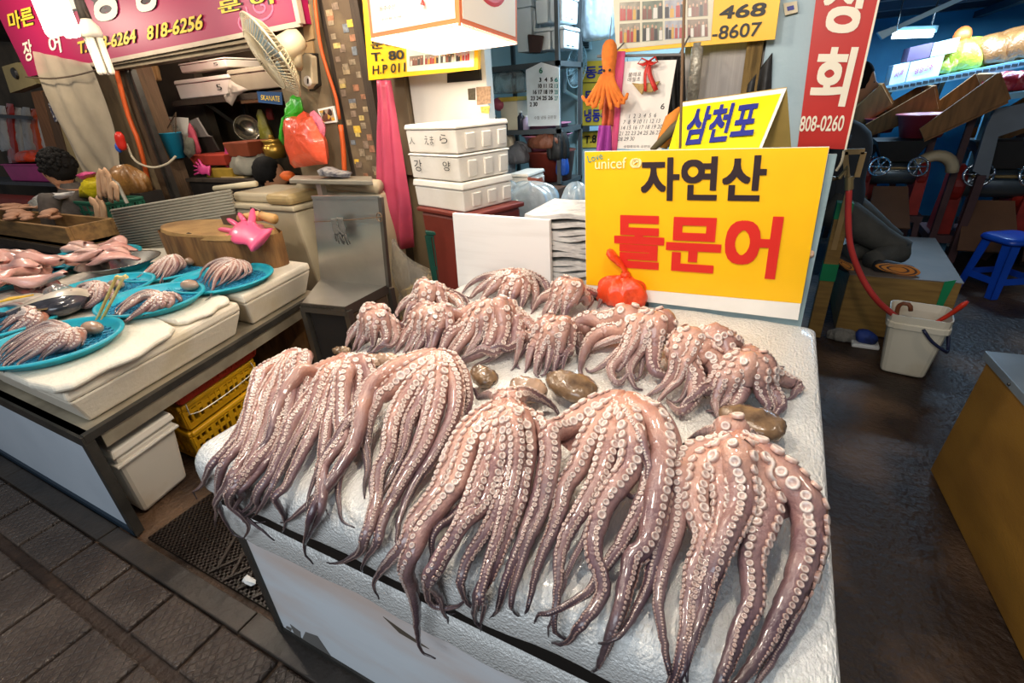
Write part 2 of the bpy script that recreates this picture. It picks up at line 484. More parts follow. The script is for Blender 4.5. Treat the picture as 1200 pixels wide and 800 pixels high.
foil = M('silver_film', '#ecebe6', 0.27, 0.18, var=0.06, scale=9, bump=0.6, bscale=150, stretch=(1, .45, 1), coat=0.3)
def slab(name, x0, x1, y0, y1, z0, z1, r, label):
    """foam slab with rounded long edges, wrapped in film, a little wavy"""
    rg = random.Random(int(z0 * 100)); nu, nv = 46, 26
    b = MB()
    prof = []
    for k in range(7):
        a = math.pi / 2 * k / 6
        prof.append((y0 + r - r * math.sin(math.pi / 2 - a), z0 + r - r * math.cos(math.pi / 2 - a) if False else None))
    ring = []
    zr = (z1 - z0)
    def rr(cx, cz, a0): return [(cx + r * math.cos(a0 + math.pi / 2 * k / 5), cz + r * math.sin(a0 + math.pi / 2 * k / 5)) for k in range(6)]
    ring += rr(y0 + r, z0 + r * .6, math.pi)[::1]
    ring = [(p[0], z0 + (p[1] - z0 - r * .6) * .6 + r * .6) for p in ring]
    nb = 14
    ring += [(y0 + r + (y1 - y0 - 2 * r) * k / nb, z0) for k in range(1, nb)]
    ring += rr(y1 - r, z0 + r, -math.pi / 2)
    ring += rr(y1 - r, z1 - r, 0)
    ring += [(y1 - r - (y1 - y0 - 2 * r) * k / nb, z1) for k in range(1, nb)]
    ring += rr(y0 + r, z1 - r, math.pi / 2)
    m = len(ring)
    cols = []
    e = 0.05
    xs = [(x0, .82), (x0 + e * .12, .9), (x0 + e * .4, .96), (x0 + e, 1.0)] + [(x0 + e + (x1 - x0 - 2 * e) * k / 30, 1.0) for k in range(1, 30)] + [(x1 - e, 1.0), (x1 - e * .4, .97), (x1 - e * .12, .92), (x1, .85)]
    cy, cz = (y0 + y1) / 2, (z0 + z1) / 2
    i0 = 0
    for x, s in xs:
        for (y, z) in ring:
            w = 0.004 * math.sin(x * 9 + y * 5) + 0.003 * math.sin(x * 23 + 1) + rg.uniform(-.0012, .0012)
            sy = 1 - (1 - s) * 0.14
            b.v.append(V((x, cy + (y - cy) * sy + w * .6, cz + (z - cz) * s + w * .5)))
    for i in range(len(xs) - 1):
        for j in range(m):
            a = i * m + j; c = i * m + (j + 1) % m
            b.f.append((a, c, c + m, a + m))
    b.f.append(tuple(range(m))[::-1]); b.f.append(tuple(range((len(xs) - 1) * m, len(xs) * m)))
    return tag(b.build(name, foil, smooth=True), label, 'foam slab')
slab('foam_slab', XL - 0.005, XR + 0.03, YF + 0.022, YB - 0.02, 0.500, 0.640, 0.045, 'lower silver-wrapped foam slab lying directly on the white counter')
tag(MB().box(XL + 0.02, XR + 0.01, YF + 0.020, YB - 0.04, 0.6405, 0.6815).build('gap_shade_strip', M('gap_shade_black', '#15120f', 0.5)), 'thin black strip added as shade between the two silver foam slabs', 'board')  # black strip stands in for the shade between the two slabs
slab('foam_slab', XL, XR + 0.02, YF, YB, 0.682, ZT, 0.062, 'upper silver-wrapped foam slab carrying the large octopuses')

# ------------------------------------------------------------------ octopus
def octo_mats():
    m = bpy.data.materials.new('octopus_skin'); m.use_nodes = True
    nt = m.node_tree; L = nt.links.new; b = nt.nodes['Principled BSDF']
    at = nt.nodes.new('ShaderNodeAttribute'); at.attribute_name = 'along'
    sd = nt.nodes.new('ShaderNodeAttribute'); sd.attribute_name = 'back'
    tc = nt.nodes.new('ShaderNodeTexCoord')
    nz = nt.nodes.new('ShaderNodeTexNoise'); nz.inputs['Scale'].default_value = 22; nz.inputs['Detail'].default_value = 6
    L(tc.outputs['Object'], nz.inputs['Vector'])
    mt = nt.nodes.new('ShaderNodeMath'); mt.operation = 'MULTIPLY_ADD'; mt.inputs[1].default_value = 0.34; mt.inputs[2].default_value = -0.17
    L(nz.outputs['Fac'], mt.inputs[0])
    ad = nt.nodes.new('ShaderNodeMath'); ad.operation = 'ADD'; L(at.outputs['Fac'], ad.inputs[0]); L(mt.outputs[0], ad.inputs[1])
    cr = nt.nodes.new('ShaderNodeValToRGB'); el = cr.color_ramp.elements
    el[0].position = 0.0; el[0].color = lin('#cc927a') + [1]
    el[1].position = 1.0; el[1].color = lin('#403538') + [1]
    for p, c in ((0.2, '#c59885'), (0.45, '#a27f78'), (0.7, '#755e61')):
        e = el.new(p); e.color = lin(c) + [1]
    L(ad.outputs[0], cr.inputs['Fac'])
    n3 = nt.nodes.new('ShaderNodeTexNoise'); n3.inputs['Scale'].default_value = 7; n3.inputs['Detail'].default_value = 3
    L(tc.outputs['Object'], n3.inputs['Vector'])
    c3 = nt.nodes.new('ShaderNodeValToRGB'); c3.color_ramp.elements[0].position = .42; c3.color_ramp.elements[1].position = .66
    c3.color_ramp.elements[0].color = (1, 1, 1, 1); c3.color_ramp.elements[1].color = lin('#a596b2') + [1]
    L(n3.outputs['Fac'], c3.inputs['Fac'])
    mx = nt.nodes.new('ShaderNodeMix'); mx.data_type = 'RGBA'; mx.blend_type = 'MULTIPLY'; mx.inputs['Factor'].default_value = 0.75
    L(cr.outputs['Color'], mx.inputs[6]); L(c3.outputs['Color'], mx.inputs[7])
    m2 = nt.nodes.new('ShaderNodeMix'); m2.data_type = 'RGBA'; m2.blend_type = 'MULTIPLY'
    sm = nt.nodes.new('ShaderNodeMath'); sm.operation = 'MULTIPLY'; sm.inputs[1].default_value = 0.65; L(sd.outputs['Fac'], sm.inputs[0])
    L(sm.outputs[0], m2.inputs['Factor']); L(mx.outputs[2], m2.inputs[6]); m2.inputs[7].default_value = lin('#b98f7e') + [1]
    L(m2.outputs[2], b.inputs['Base Color'])
    b.inputs['Roughness'].default_value = 0.3
    b.inputs['Coat Weight'].default_value = 0.65; b.inputs['Coat Roughness'].default_value = 0.07
    b.inputs['Subsurface Weight'].default_value = 0.06; b.inputs['Subsurface Radius'].default_value = (0.02, 0.008, 0.006); b.inputs['Subsurface Scale'].default_value = 0.5
    n2 = nt.nodes.new('ShaderNodeTexNoise'); n2.inputs['Scale'].default_value = 110; n2.inputs['Detail'].default_value = 4
    L(tc.outputs['Object'], n2.inputs['Vector'])
    bp = nt.nodes.new('ShaderNodeBump'); bp.inputs['Strength'].default_value = 0.35; bp.inputs['Distance'].default_value = 0.01
    L(n2.outputs['Fac'], bp.inputs['Height']); L(bp.outputs[0], b.inputs['Normal'])
    s = bpy.data.materials.new('sucker_flesh'); s.use_nodes = True
    nt = s.node_tree; L = nt.links.new; b = nt.nodes['Principled BSDF']
    at = nt.nodes.new('ShaderNodeAttribute'); at.attribute_name = 'cup'
    al = nt.nodes.new('ShaderNodeAttribute'); al.attribute_name = 'along'
    cr = nt.nodes.new('ShaderNodeValToRGB'); el = cr.color_ramp.elements
    el[0].position = 0; el[0].color = lin('#bd8f80') + [1]
    el[1].position = 1; el[1].color = lin('#d3bdb2') + [1]
    for p, c in ((0.38, '#d6b7a6'), (0.5, '#f0e2d6'), (0.66, '#eadbd0'), (0.82, '#cdb0a4')):
        e = el.new(p); e.color = lin(c) + [1]
    L(at.outputs['Fac'], cr.inputs['Fac'])
    mx = nt.nodes.new('ShaderNodeMix'); mx.data_type = 'RGBA'; mx.blend_type = 'MULTIPLY'
    L(al.outputs['Fac'], mx.inputs['Factor']); L(cr.outputs['Color'], mx.inputs[6]); mx.inputs[7].default_value = lin('#8f7674') + [1]
    L(mx.outputs[2], b.inputs['Base Color'])
    b.inputs['Roughness'].default_value = 0.3; b.inputs['Coat Weight'].default_value = 0.4; b.inputs['Coat Roughness'].default_value = 0.12
    return m, s
SKIN, CUP = octo_mats()
MANTLE = M('octopus_mantle', '#85694c', 0.25, col2='#54402f', lo=0.4, hi=0.68, scale=26, bump=0.25, bscale=45, coat=0.7)
MANTLE_P = M('octopus_mantle_pale', '#b5967e', 0.25, col2='#8a705c', lo=0.4, hi=0.75, scale=12, bump=0.2, bscale=45, coat=0.7)
class Octo:
    """collects one octopus: continuous body (arms, webs, crown) and its suckers"""
    def __init__(s):
        s.b = MB(); s.al = []; s.bk = []; s.c = MB(); s.cup = []; s.cal = []; s.mid = []
    def arm(s, path, nrm, r0, u0, u1, seg=10, lod=1, spread=38, t0=0.0, ns=1.0, rg=rnd, taper=1.25):
        m = len(path); i0 = len(s.b.v)
        cum = [0.0]
        for k in range(1, m): cum.append(cum[-1] + (path[k] - path[k - 1]).length)
        Lt = cum[-1]
        fr = []
        for k in range(m):
            t = t0 + (1 - t0) * cum[k] / Lt
            r = r0 * (1 - 0.94 * t ** taper) * min(1, 0.8 + t * 2)
            tg = path[min(k + 1, m - 1)] - path[max(k - 1, 0)]
            tg, n, sd = frame(tg, nrm[k])
            a = rad(u0 + (u1 - u0) * t)
            face = n * math.cos(a) + sd * math.sin(a)
            side = tg.cross(face)
            wob = 1 + 0.05 * math.sin(cum[k] * 95 + r0 * 900)
            fr.append((path[k], tg, face, side, r, t))
            for j in range(seg):
                q = 2 * math.pi * j / seg
                c = math.cos(q)
                k2 = (0.86 if c > 0.75 else 1.0) * wob
                d = face * c * k2 + side * math.sin(q)
                if d.dot(n) < -0.2: pass
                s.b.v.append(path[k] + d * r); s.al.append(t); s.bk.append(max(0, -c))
        for k in range(m - 1):
            for j in range(seg):
                a = i0 + k * seg + j; b = i0 + k * seg + (j + 1) % seg
                s.b.f.append((a, b, b + seg, a + seg))
        s.b.f.append(tuple(range(i0 + seg - 1, i0 - 1, -1))); s.b.f.append(tuple(range(i0 + (m - 1) * seg, i0 + m * seg)))
        s.mid.append([f[0] - f[2] * f[4] * 0.35 for f in fr])
        # suckers: two staggered rows that shrink towards the tip
        d = Lt * 0.035; row = 0
        while d < Lt * 0.95:
            k = 1
            while k < m - 1 and cum[k] < d: k += 1
            w = (d - cum[k - 1]) / max(1e-6, cum[k] - cum[k - 1])
            A, B = fr[k - 1], fr[k]
            p = A[0].lerp(B[0], w); face = A[2].lerp(B[2], w).normalized(); side = A[3].lerp(B[3], w).normalized(); tg = A[1].lerp(B[1], w).normalized()
            r = A[4] + (B[4] - A[4]) * w; t = A[5] + (B[5] - A[5]) * w
            rs = r * 0.39 * ns * (1 - 0.42 * t) * (0.5 + 0.5 * min(1, t / 0.13)) * rg.uniform(0.88, 1.12)
            if rg.random() < 0.02: rs *= 1.35
            sp = rad(spread) * (1 if row else -1) * rg.uniform(0.9, 1.1)
            dr = face * math.cos(sp) + side * math.sin(sp)
            s.sucker(p + dr * r * 0.93, (dr + rgv(rg, 0.12)).normalized(), rs, t, lod)
            row = 1 - row
            d += max(0.0022, rs * 1.04)
        return fr
    def sucker(s, p, n, r, t, lod):
        prof = [(1.02, -0.25, 0.0), (1.0, 0.28, 0.42), (0.86, 0.48, 0.5), (0.64, 0.42, 0.62), (0.42, 0.27, 0.84), (0.0, 0.22, 1.0)] if lod == 1 else [(1.0, -0.2, 0.0), (1.0, 0.32, 0.45), (0.7, 0.42, 0.6), (0.0, 0.08, 0.92)]
        ns = 10 if lod == 1 else 7
        if r < 0.0035: prof = [(1.0, -0.2, 0.0), (0.95, 0.35, 0.48), (0.0, 0.3, 0.75)]; ns = 6
        _, u, b = frame(n, V((0.31, 0.2, 0.93)))
        i0 = len(s.c.v)
        for (q, h, cu) in prof[:-1]:
            for j in range(ns):
                a = 2 * math.pi * j / ns
                s.c.v.append(p + (u * math.cos(a) + b * math.sin(a)) * r * q + n * h * r); s.cup.append(cu); s.cal.append(t)
        for k in range(len(prof) - 2):
            for j in range(ns):
                a = i0 + k * ns + j; c = i0 + k * ns + (j + 1) % ns
                s.c.f.append((a, c, c + ns, a + ns))
        s.c.v.append(p + n * prof[-1][1] * r); s.cup.append(prof[-1][2]); s.cal.append(t)
        e = len(s.c.v) - 1; l0 = i0 + (len(prof) - 2) * ns
        for j in range(ns): s.c.f.append((l0 + j, l0 + (j + 1) % ns, e))
    def web(s, pairs, frac=0.34):
        for a, b in pairs:
            A, B = s.mid[a], s.mid[b]; m = int(min(len(A), len(B)) * frac)
            if m < 3: continue
            i0 = len(s.b.v); nc = 4
            for k in range(m):
                g = (B[k] - A[k]).length
                for j in range(nc + 1):
                    w = j / nc
                    q = A[k].lerp(B[k], w); q = q - V((0, 0, 1)) * min(0.03, g * 0.18) * math.sin(math.pi * w) * (k / m)
                    s.b.v.append(q); s.al.append(0.1 + 0.25 * k / m); s.bk.append(0.5)
            for k in range(m - 1):
                for j in range(nc):
                    q = i0 + k * (nc + 1) + j
                    s.b.f.append((q, q + 1, q + nc + 2, q + nc + 1))
    def blob(s, c, rx, ry, rz, al=0.05, bk=0.6, R=None):
        i0 = len(s.b.v)
        s.b.ball(c, rx, ry, rz, 16, 10, R)
        s.al += [al] * (len(s.b.v) - i0); s.bk += [bk] * (len(s.b.v) - i0)
    def done(s, root):
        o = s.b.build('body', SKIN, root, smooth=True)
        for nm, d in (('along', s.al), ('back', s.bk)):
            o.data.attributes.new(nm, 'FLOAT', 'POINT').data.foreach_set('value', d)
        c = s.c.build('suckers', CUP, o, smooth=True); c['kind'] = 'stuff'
        for nm, d in (('cup', s.cup), ('along', s.cal)):
            c.data.attributes.new(nm, 'FLOAT', 'POINT').data.foreach_set('value', d)
        return o
def rgv(rg, a): return V((rg.uniform(-a, a), rg.uniform(-a, a), rg.uniform(-a, a)))

GX, GS = 0.008, 0.008          # height field over the draped slab: x by arc length
HF = np.zeros((240, 260), dtype=np.float32)
def hf_i(p):
    s = p.y - 0.2 if p.z > ZT - 0.02 and p.y > YF else (YF - 0.2) - (ZT - p.z)
    return int((p.x + 1.5) / GX), int((s + 0.5) / GS)
def slab_pt(px, py, h):
    """pixel to a point h above the draped slab; returns point and outward normal"""
    q = P(px, py, z=ZT + h)
    if q.y >= YF + 0.02:
        k = max(0.0, min(1.0, (YF + 0.09 - q.y) / 0.09))
        return q, V((0, -k, 1)).normalized()
    f = P(px, py, y=YF - h)
    if f.z > ZT + h * 0.5: f = q
    k = max(0.0, min(1.0, (ZT - f.z) / 0.05))
    return f, V((0, -0.6 - k, 0.7 - 0.6 * k)).normalized()
def smooth(a, n):
    for _ in range(n):
        a = [a[0]] + [(a[i - 1] + 2 * a[i] + a[i + 1]) / 4 for i in range(1, len(a) - 1)] + [a[-1]]
    return a
def octopus(label, crown, hc, arms, mantle=None, webs=None, lod=1, group=None, fall=1.3, rsc=1.0, seed=0, crown_r=0.045, name='octopus', pale=False, tone=1.0, extra=0, tail=0, webn=None):
    """arms: (pixels, base radius, sucker turn at base, at tip[, lift]); pixels run from the crown to the tip"""
    rg = random.Random(seed + 5)
    cp, _ = slab_pt(crown[0], crown[1], hc)
    root = T(name, label, 'octopus', (cp.x, cp.y, ZT), group)
    O = Octo()
    arms = list(arms)
    if extra:      # thinner arms that show between the upper ones
        ups = [a for a in arms if len(a) < 5]
        und = []
        for k in range(extra):
            i = int((k + .5) * (len(ups) - 1) / extra)
            A0, A1 = ups[i][0], ups[min(i + 1, len(ups) - 1)][0]; m = min(len(A0), len(A1)); w = rg.uniform(.3, .7)
            mid = [(A0[q][0] * w + A1[q][0] * (1 - w) + rg.uniform(-4, 4), A0[q][1] * w + A1[q][1] * (1 - w) + rg.uniform(-3, 3)) for q in range(m)]
            und.append((mid, .62 * min(ups[i][1], ups[min(i + 1, len(ups) - 1)][1]), rg.choice((-60, 0, 60)), rg.choice((-70, 0, 70))))
        arms = und + arms
    for A in arms:
        px, r0, u0, u1 = A[:4]; r0 *= rsc
        if tail and len(A) < 5:      # thin curling tip
            (xa, ya), (xb, yb_) = px[-2], px[-1]; d = math.hypot(xb - xa, yb_ - ya) or 1; ux, uy = (xb - xa) / d, (yb_ - ya) / d; c = rg.uniform(-1, 1)
            px = list(px) + [(xb + tail * (ux * .6 - uy * c * .35), yb_ + tail * (uy * .6 + ux * c * .35)), (xb + tail * (ux * .9 - uy * c * 1.0), yb_ + tail * (uy * .9 + ux * c * 1.0))]
        lift = A[4] if len(A) > 4 else 0.0
        px = [crown] + list(px)
        L = [0.0]
        for k in range(1, len(px)): L.append(L[-1] + math.hypot(px[k][0] - px[k - 1][0], px[k][1] - px[k - 1][1]))
        pts = []
        for k, (a, b) in enumerate(px):
            t = L[k] / L[-1]
            rt = r0 * (1 - 0.93 * t ** 1.25)
            h = rt * 0.9 + max(0, hc - r0) * max(0, 1 - t) ** fall * (1 - 0.0 * t) + lift * math.sin(math.pi * min(1, t * 1.15))
            p, n = slab_pt(a, b, h)
            pts.append(p)
        n = 56 if lod == 1 else 34
        path = catmull(pts, n)
        # let the arm climb over what already lies on the slab
        hh = []; nr = []
        for k, p in enumerate(path):
            t = k / (n - 1); rt = r0 * (1 - 0.93 * t ** 1.25)
            top = p.y >= YF + 0.01
            kk = 0.0 if p.y > YF + 0.08 else min(1.0, (YF + 0.08 - p.y) / 0.08)
            nn = V((0, -kk, 1 - kk * 0.9)).normalized()
            nr.append(nn)
            own = (p.z - ZT) if top else (YF - p.y)
            i, j = hf_i(p)
            g = HF[i, j] if 0 <= i < HF.shape[0] and 0 <= j < HF.shape[1] else 0
            hh.append(max(0.0, min(0.05, g + rt * 0.45 - own)) if t > 0.12 else 0.0)
        hh = smooth(hh, 6)
        path = [p + nn * d for p, nn, d in zip(path, nr, hh)]
        path = [V((max(p.x, XL - .035) if k > 30 else p.x, p.y, p.z)) + V((rg.uniform(-1, 1), rg.uniform(-1, 1), 0)) * 0.0012 for k, p in enumerate(path)]
        nrm2 = []
        for k, p in enumerate(path):
            nrm2.append((nr[k] + V((0, -0.35, 0.2)) * (1 - k / n)).normalized())
        u1 = u1 + rg.uniform(-55, 55)
        O.arm(path, nrm2, r0, u0, u1, 12 if lod == 1 else 9, lod, rg=rg)
        for k, p in enumerate(path):
            t = k / (n - 1); rt = r0 * (1 - 0.93 * t ** 1.25)
            own = (p.z - ZT) if p.y >= YF + 0.01 else (YF - p.y)
            i, j = hf_i(p); w = max(1, int(rt * 0.8 / GX))
            a0, a1, b0, b1 = max(0, i - w), min(HF.shape[0], i + w + 1), max(0, j - w), min(HF.shape[1], j + w + 1)
            if a0 < a1 and b0 < b1:
                HF[a0:a1, b0:b1] = np.maximum(HF[a0:a1, b0:b1], own + rt * 0.35)
    na = len(arms)
    nx = extra if extra else 0
    O.web([(a + nx, b + nx) for a, b in (webs if webs is not None else [(k, k + 1) for k in range(na - nx - 1)])])
    O.blob(cp - V((0, -0.015, 0.035)), crown_r, crown_r, 0.04)
    # ring of small suckers round the mouth
    for k in range(16):
        a = 2 * math.pi * k / 16; q = crown_r * 0.62
        O.sucker(cp + V((q * math.cos(a), q * math.sin(a) - 0.002, 0.012 - q * 0.25)), V((math.cos(a) * .3, math.sin(a) * .3 - .3, 1)).normalized(), 0.006 * rsc * rg.uniform(.7, 1.2), 0.05, 2)
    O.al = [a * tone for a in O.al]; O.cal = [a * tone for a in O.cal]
    O.done(root)
    MB().ball(cp + V((0, -0.006, 0.004)), 0.011, 0.011, 0.008, 10, 6).build('mouth', M('mouth_dark', '#3b3236', 0.3), root, smooth=True)
    if mantle:
        mx, my, mh, ml, mw, ma = mantle
        q, _ = slab_pt(mx, my, mh)
        R = Matrix.Rotation(rad(ma), 3, 'Z')
        b = MB()
        def sac(u, v):
            ph = math.pi * u; a = 2 * math.pi * v
            w = math.sin(ph) ** 0.8 * (1.0 - 0.25 * math.cos(ph))
            z = mh * 0.74 * math.sin(ph) ** 0.8 * math.sin(a) * (1 + .12 * math.sin(4 * a + 5 * u))
            if z < 0: z = max(z, -mh * 0.9)
            return q + R @ V((-ml * math.cos(ph), mw * w * math.cos(a), z)) + V((0, 0, 0.004 * math.sin(9 * ph + 3 * a)))
        b.grid(sac, 14, 18, True)
        b.build('mantle', MANTLE_P if pale else MANTLE, root, smooth=True, label='brown glossy mantle sac')
    return root

FRONT = 'large octopuses draped over the front edge'
BACK = 'octopuses heaped behind the front row'
octopus('curled pink octopus at the rear corner, nearest the maroon bucket', (505, 343), 0.10, [
    ([(485, 350), (470, 360), (462, 372)], .024, 0, 0), ([(490, 355), (478, 368), (472, 380)], .022, 20, 10), ([(498, 355), (488, 370), (480, 382)], .022, -20, 0),
    ([(507, 352), (500, 368), (492, 380)], .022, 0, 40), ([(515, 350), (520, 362), (508, 374), (498, 384)], .022, -30, 0), ([(520, 345), (535, 352), (540, 362), (528, 370), (518, 366)], .020, 0, 0),
    ([(495, 345), (475, 352), (465, 364)], .02, 0, 0), ([(525, 343), (545, 350), (552, 362)], .02, 0, 0)], lod=2, group=None, seed=1, rsc=1.6, extra=2, tone=.68)
octopus('topmost rear octopus against the white foam board', (605, 323), 0.12, [
    ([(580, 328), (560, 340), (548, 354)], .026, 0, 0), ([(590, 328), (572, 342), (560, 358)], .026, 20, 0), ([(598, 332), (588, 346), (575, 360)], .025, -20, 10),
    ([(606, 334), (600, 350), (598, 364)], .026, 60, 80), ([(614, 334), (614, 350), (608, 366)], .024, 0, 0), ([(622, 332), (628, 346), (622, 362)], .024, 20, 0),
    ([(630, 328), (642, 338), (640, 355)], .024, 0, 0), ([(570, 324), (552, 332), (540, 345)], .022, 0, 0), ([(620, 323), (640, 328), (655, 340)], .022, 0, 0)], lod=2, seed=2, rsc=1.6, extra=2, tone=.68)
octopus('rear octopus beside the orange bag, arms bunched short', (668, 340), 0.11, [
    ([(648, 345), (632, 352), (622, 368)], .025, 0, 0), ([(655, 348), (642, 360), (634, 375)], .025, 0, 20), ([(662, 350), (650, 366), (645, 380)], .024, -20, 0),
    ([(668, 352), (660, 370), (656, 382)], .024, 0, 0), ([(676, 350), (672, 364), (662, 378)], .024, 20, 0), ([(684, 346), (686, 358), (672, 372)], .024, 0, 0),
    ([(690, 342), (704, 348), (700, 362)], .022, 0, 0), ([(660, 338), (640, 342), (628, 354)], .022, 0, 0)], lod=2, seed=3, rsc=1.6, extra=2, tone=.68)
octopus('pink octopus on the slab edge beside the steel sink', (442, 376), 0.10, [
    ([(425, 380), (412, 392), (404, 408)], .024, 0, 0), ([(430, 384), (420, 398), (412, 412)], .022, 0, 20), ([(437, 386), (428, 400), (420, 414)], .022, -20, 0),
    ([(444, 386), (440, 400), (430, 414)], .021, 0, 0), ([(450, 384), (452, 398), (440, 410), (430, 416)], .021, 30, 0), ([(456, 380), (464, 392), (458, 406), (445, 415)], .022, 0, 0),
    ([(432, 376), (415, 384), (405, 396)], .02, 0, 0), ([(455, 376), (472, 384), (474, 398)], .021, 90, 90)], (400, 411, .02, .035, .02, 20), lod=2, seed=4, rsc=1.6, extra=2, tone=.68)
octopus('octopus with tight narrow pink arms, second row from the sink', (508, 372), 0.105, [
    ([(490, 378), (474, 395), (462, 415)], .026, 0, 0), ([(497, 382), (483, 400), (470, 418)], .024, 0, 10), ([(504, 384), (493, 402), (480, 420)], .024, 0, 0),
    ([(511, 384), (504, 402), (492, 420)], .024, 0, 0), ([(518, 382), (514, 400), (504, 418)], .024, 20, 0), ([(522, 378), (526, 396), (516, 415), (505, 424)], .024, 0, 0),
    ([(494, 374), (476, 388), (464, 405)], .024, 60, 60), ([(522, 374), (536, 388), (532, 410)], .022, 0, 0)], (452, 421, .028, .05, .028, 15), lod=2, seed=5, rsc=1.6, extra=2, tone=.68, pale=True)
octopus('big dome-shaped octopus with curved arms, middle of the second row', (575, 362), 0.125, [
    ([(552, 366), (530, 382), (515, 402), (500, 420)], .027, 70, 70), ([(560, 370), (538, 388), (522, 408), (512, 424)], .028, 0, 0), ([(566, 374), (548, 392), (535, 410), (525, 424)], .027, 0, 10),
    ([(573, 376), (562, 394), (552, 408), (542, 422)], .026, 0, 0), ([(580, 376), (576, 394), (568, 410), (550, 420), (535, 424)], .026, 0, 0), ([(588, 374), (590, 392), (582, 410), (562, 420), (545, 426)], .030, -70, -60),
    ([(594, 368), (606, 380), (604, 400), (590, 416), (572, 425)], .030, -80, -80), ([(598, 364), (616, 378), (618, 400), (606, 420)], .026, 20, 0)], lod=1, seed=6, rsc=1.42, extra=2, tail=10, tone=.72)
octopus('octopus with dark-tipped arms gathered in a bundle mid-table', (652, 388), 0.10, [
    ([(640, 394), (625, 408), (618, 428)], .026, 80, 80), ([(645, 398), (634, 414), (628, 432)], .024, 0, 0), ([(652, 398), (645, 416), (640, 434)], .024, 0, 0),
    ([(640, 390), (618, 396), (608, 412), (604, 426)], .024, 0, 0), ([(636, 386), (612, 392), (598, 408)], .024, 0, 0), ([(660, 396), (656, 414), (650, 432)], .023, 20, 0),
    ([(664, 394), (668, 410), (660, 430)], .022, 0, 0), ([(658, 386), (676, 392), (680, 408)], .022, 0, 0)], lod=1, seed=7, rsc=1.42, extra=2, tail=10, tone=.72)
octopus('thick-armed octopus whose arms sweep sideways in the third row', (765, 378), 0.115, [
    ([(735, 374), (705, 376), (682, 388), (668, 404), (664, 425)], .034, 10, 80), ([(738, 386), (712, 388), (695, 396), (685, 412), (680, 432)], .032, 0, 60), ([(742, 380), (718, 380), (690, 380), (662, 388), (645, 402), (636, 425)], .032, -10, 60),
    ([(752, 392), (735, 406), (712, 424), (696, 434)], .027, 0, 0), ([(760, 394), (748, 412), (738, 432), (742, 450)], .028, 0, 20), ([(768, 394), (766, 412), (766, 432), (780, 440), (795, 438)], .030, 0, 0),
    ([(745, 396), (730, 416), (716, 432), (722, 448), (735, 446)], .025, 60, 60), ([(776, 388), (788, 402), (790, 420), (785, 432)], .028, 0, 0),
    ([(750, 400), (738, 424), (728, 438)], .022, 0, 0)], None, lod=1, seed=8, rsc=1.42, extra=2, tail=10, tone=.72, crown_r=0.05)
octopus('octopus with twisted arms curling beside the bare silver patch', (822, 398), 0.125, [
    ([(806, 408), (808, 428), (816, 446), (812, 468), (798, 482), (786, 474)], .028, 0, 0), ([(822, 410), (838, 424), (842, 440), (828, 458), (812, 476), (802, 482)], .030, 10, -70), ([(840, 408), (856, 420), (862, 434), (856, 448)], .030, -60, -60),
    ([(814, 408), (800, 418), (790, 436), (778, 452), (762, 462)], .026, 0, 0), ([(830, 406), (850, 415), (872, 418), (898, 422)], .026, 0, 0), ([(808, 402), (795, 410), (788, 425), (800, 440), (808, 456), (795, 470)], .024, 40, 0),
    ([(846, 416), (852, 440), (850, 458), (842, 472)], .026, 20, 20), ([(800, 440), (785, 455), (772, 470), (778, 478)], .018, 0, 0)], (845, 402, .035, .055, .035, -30), lod=1, seed=9, rsc=1.42, extra=2, tail=10, tone=.72, crown_r=0.055)
octopus('octopus reaching to the bare side edge of the slab', (876, 430), 0.085, [
    ([(898, 436), (918, 444), (935, 452), (930, 462)], .030, 0, 0), ([(892, 444), (906, 458), (916, 474), (910, 486)], .028, -10, 0), ([(884, 446), (892, 462), (900, 478), (888, 484)], .026, 0, 0),
    ([(872, 444), (868, 462), (858, 478), (846, 486)], .028, 60, 60), ([(866, 440), (858, 458), (848, 472), (838, 480)], .026, 0, 0), ([(880, 424), (898, 418), (906, 428)], .026, 0, 0),
    ([(862, 436), (848, 452), (838, 470), (842, 490)], .024, -20, 0)], None, lod=1, seed=10, rsc=1.42, extra=2, tail=10, tone=.72, crown_r=0.05)
# ---- the front row
octopus('mauve octopus at the corner of the slab above the yellow crates', (342, 414), 0.115, [
    ([(325, 425), (302, 450), (288, 490), (270, 522), (248, 545), (238, 567)], .022, -50, 0), ([(330, 422), (308, 440), (294, 480), (282, 520), (262, 545), (256, 575), (258, 595), (268, 618)], .024, 0, 60),
    ([(332, 430), (312, 462), (300, 500), (288, 535), (272, 560), (262, 580), (255, 600)], .026, 0, 10), ([(337, 432), (322, 468), (308, 508), (296, 545), (281, 562), (274, 580), (284, 602), (308, 622)], .026, 0, 0),
    ([(343, 432), (333, 470), (320, 510), (303, 545), (281, 570), (275, 585), (290, 606)], .027, 10, 0), ([(349, 432), (341, 475), (327, 520), (307, 552), (290, 570), (283, 592)], .024, 0, 50),
    ([(356, 428), (350, 470), (338, 512), (322, 550), (303, 572), (296, 588)], .024, -20, 0), ([(362, 426), (358, 470), (346, 520), (326, 560), (312, 584)], .022, 30, 0)],
    seed=11, extra=1, tail=20)
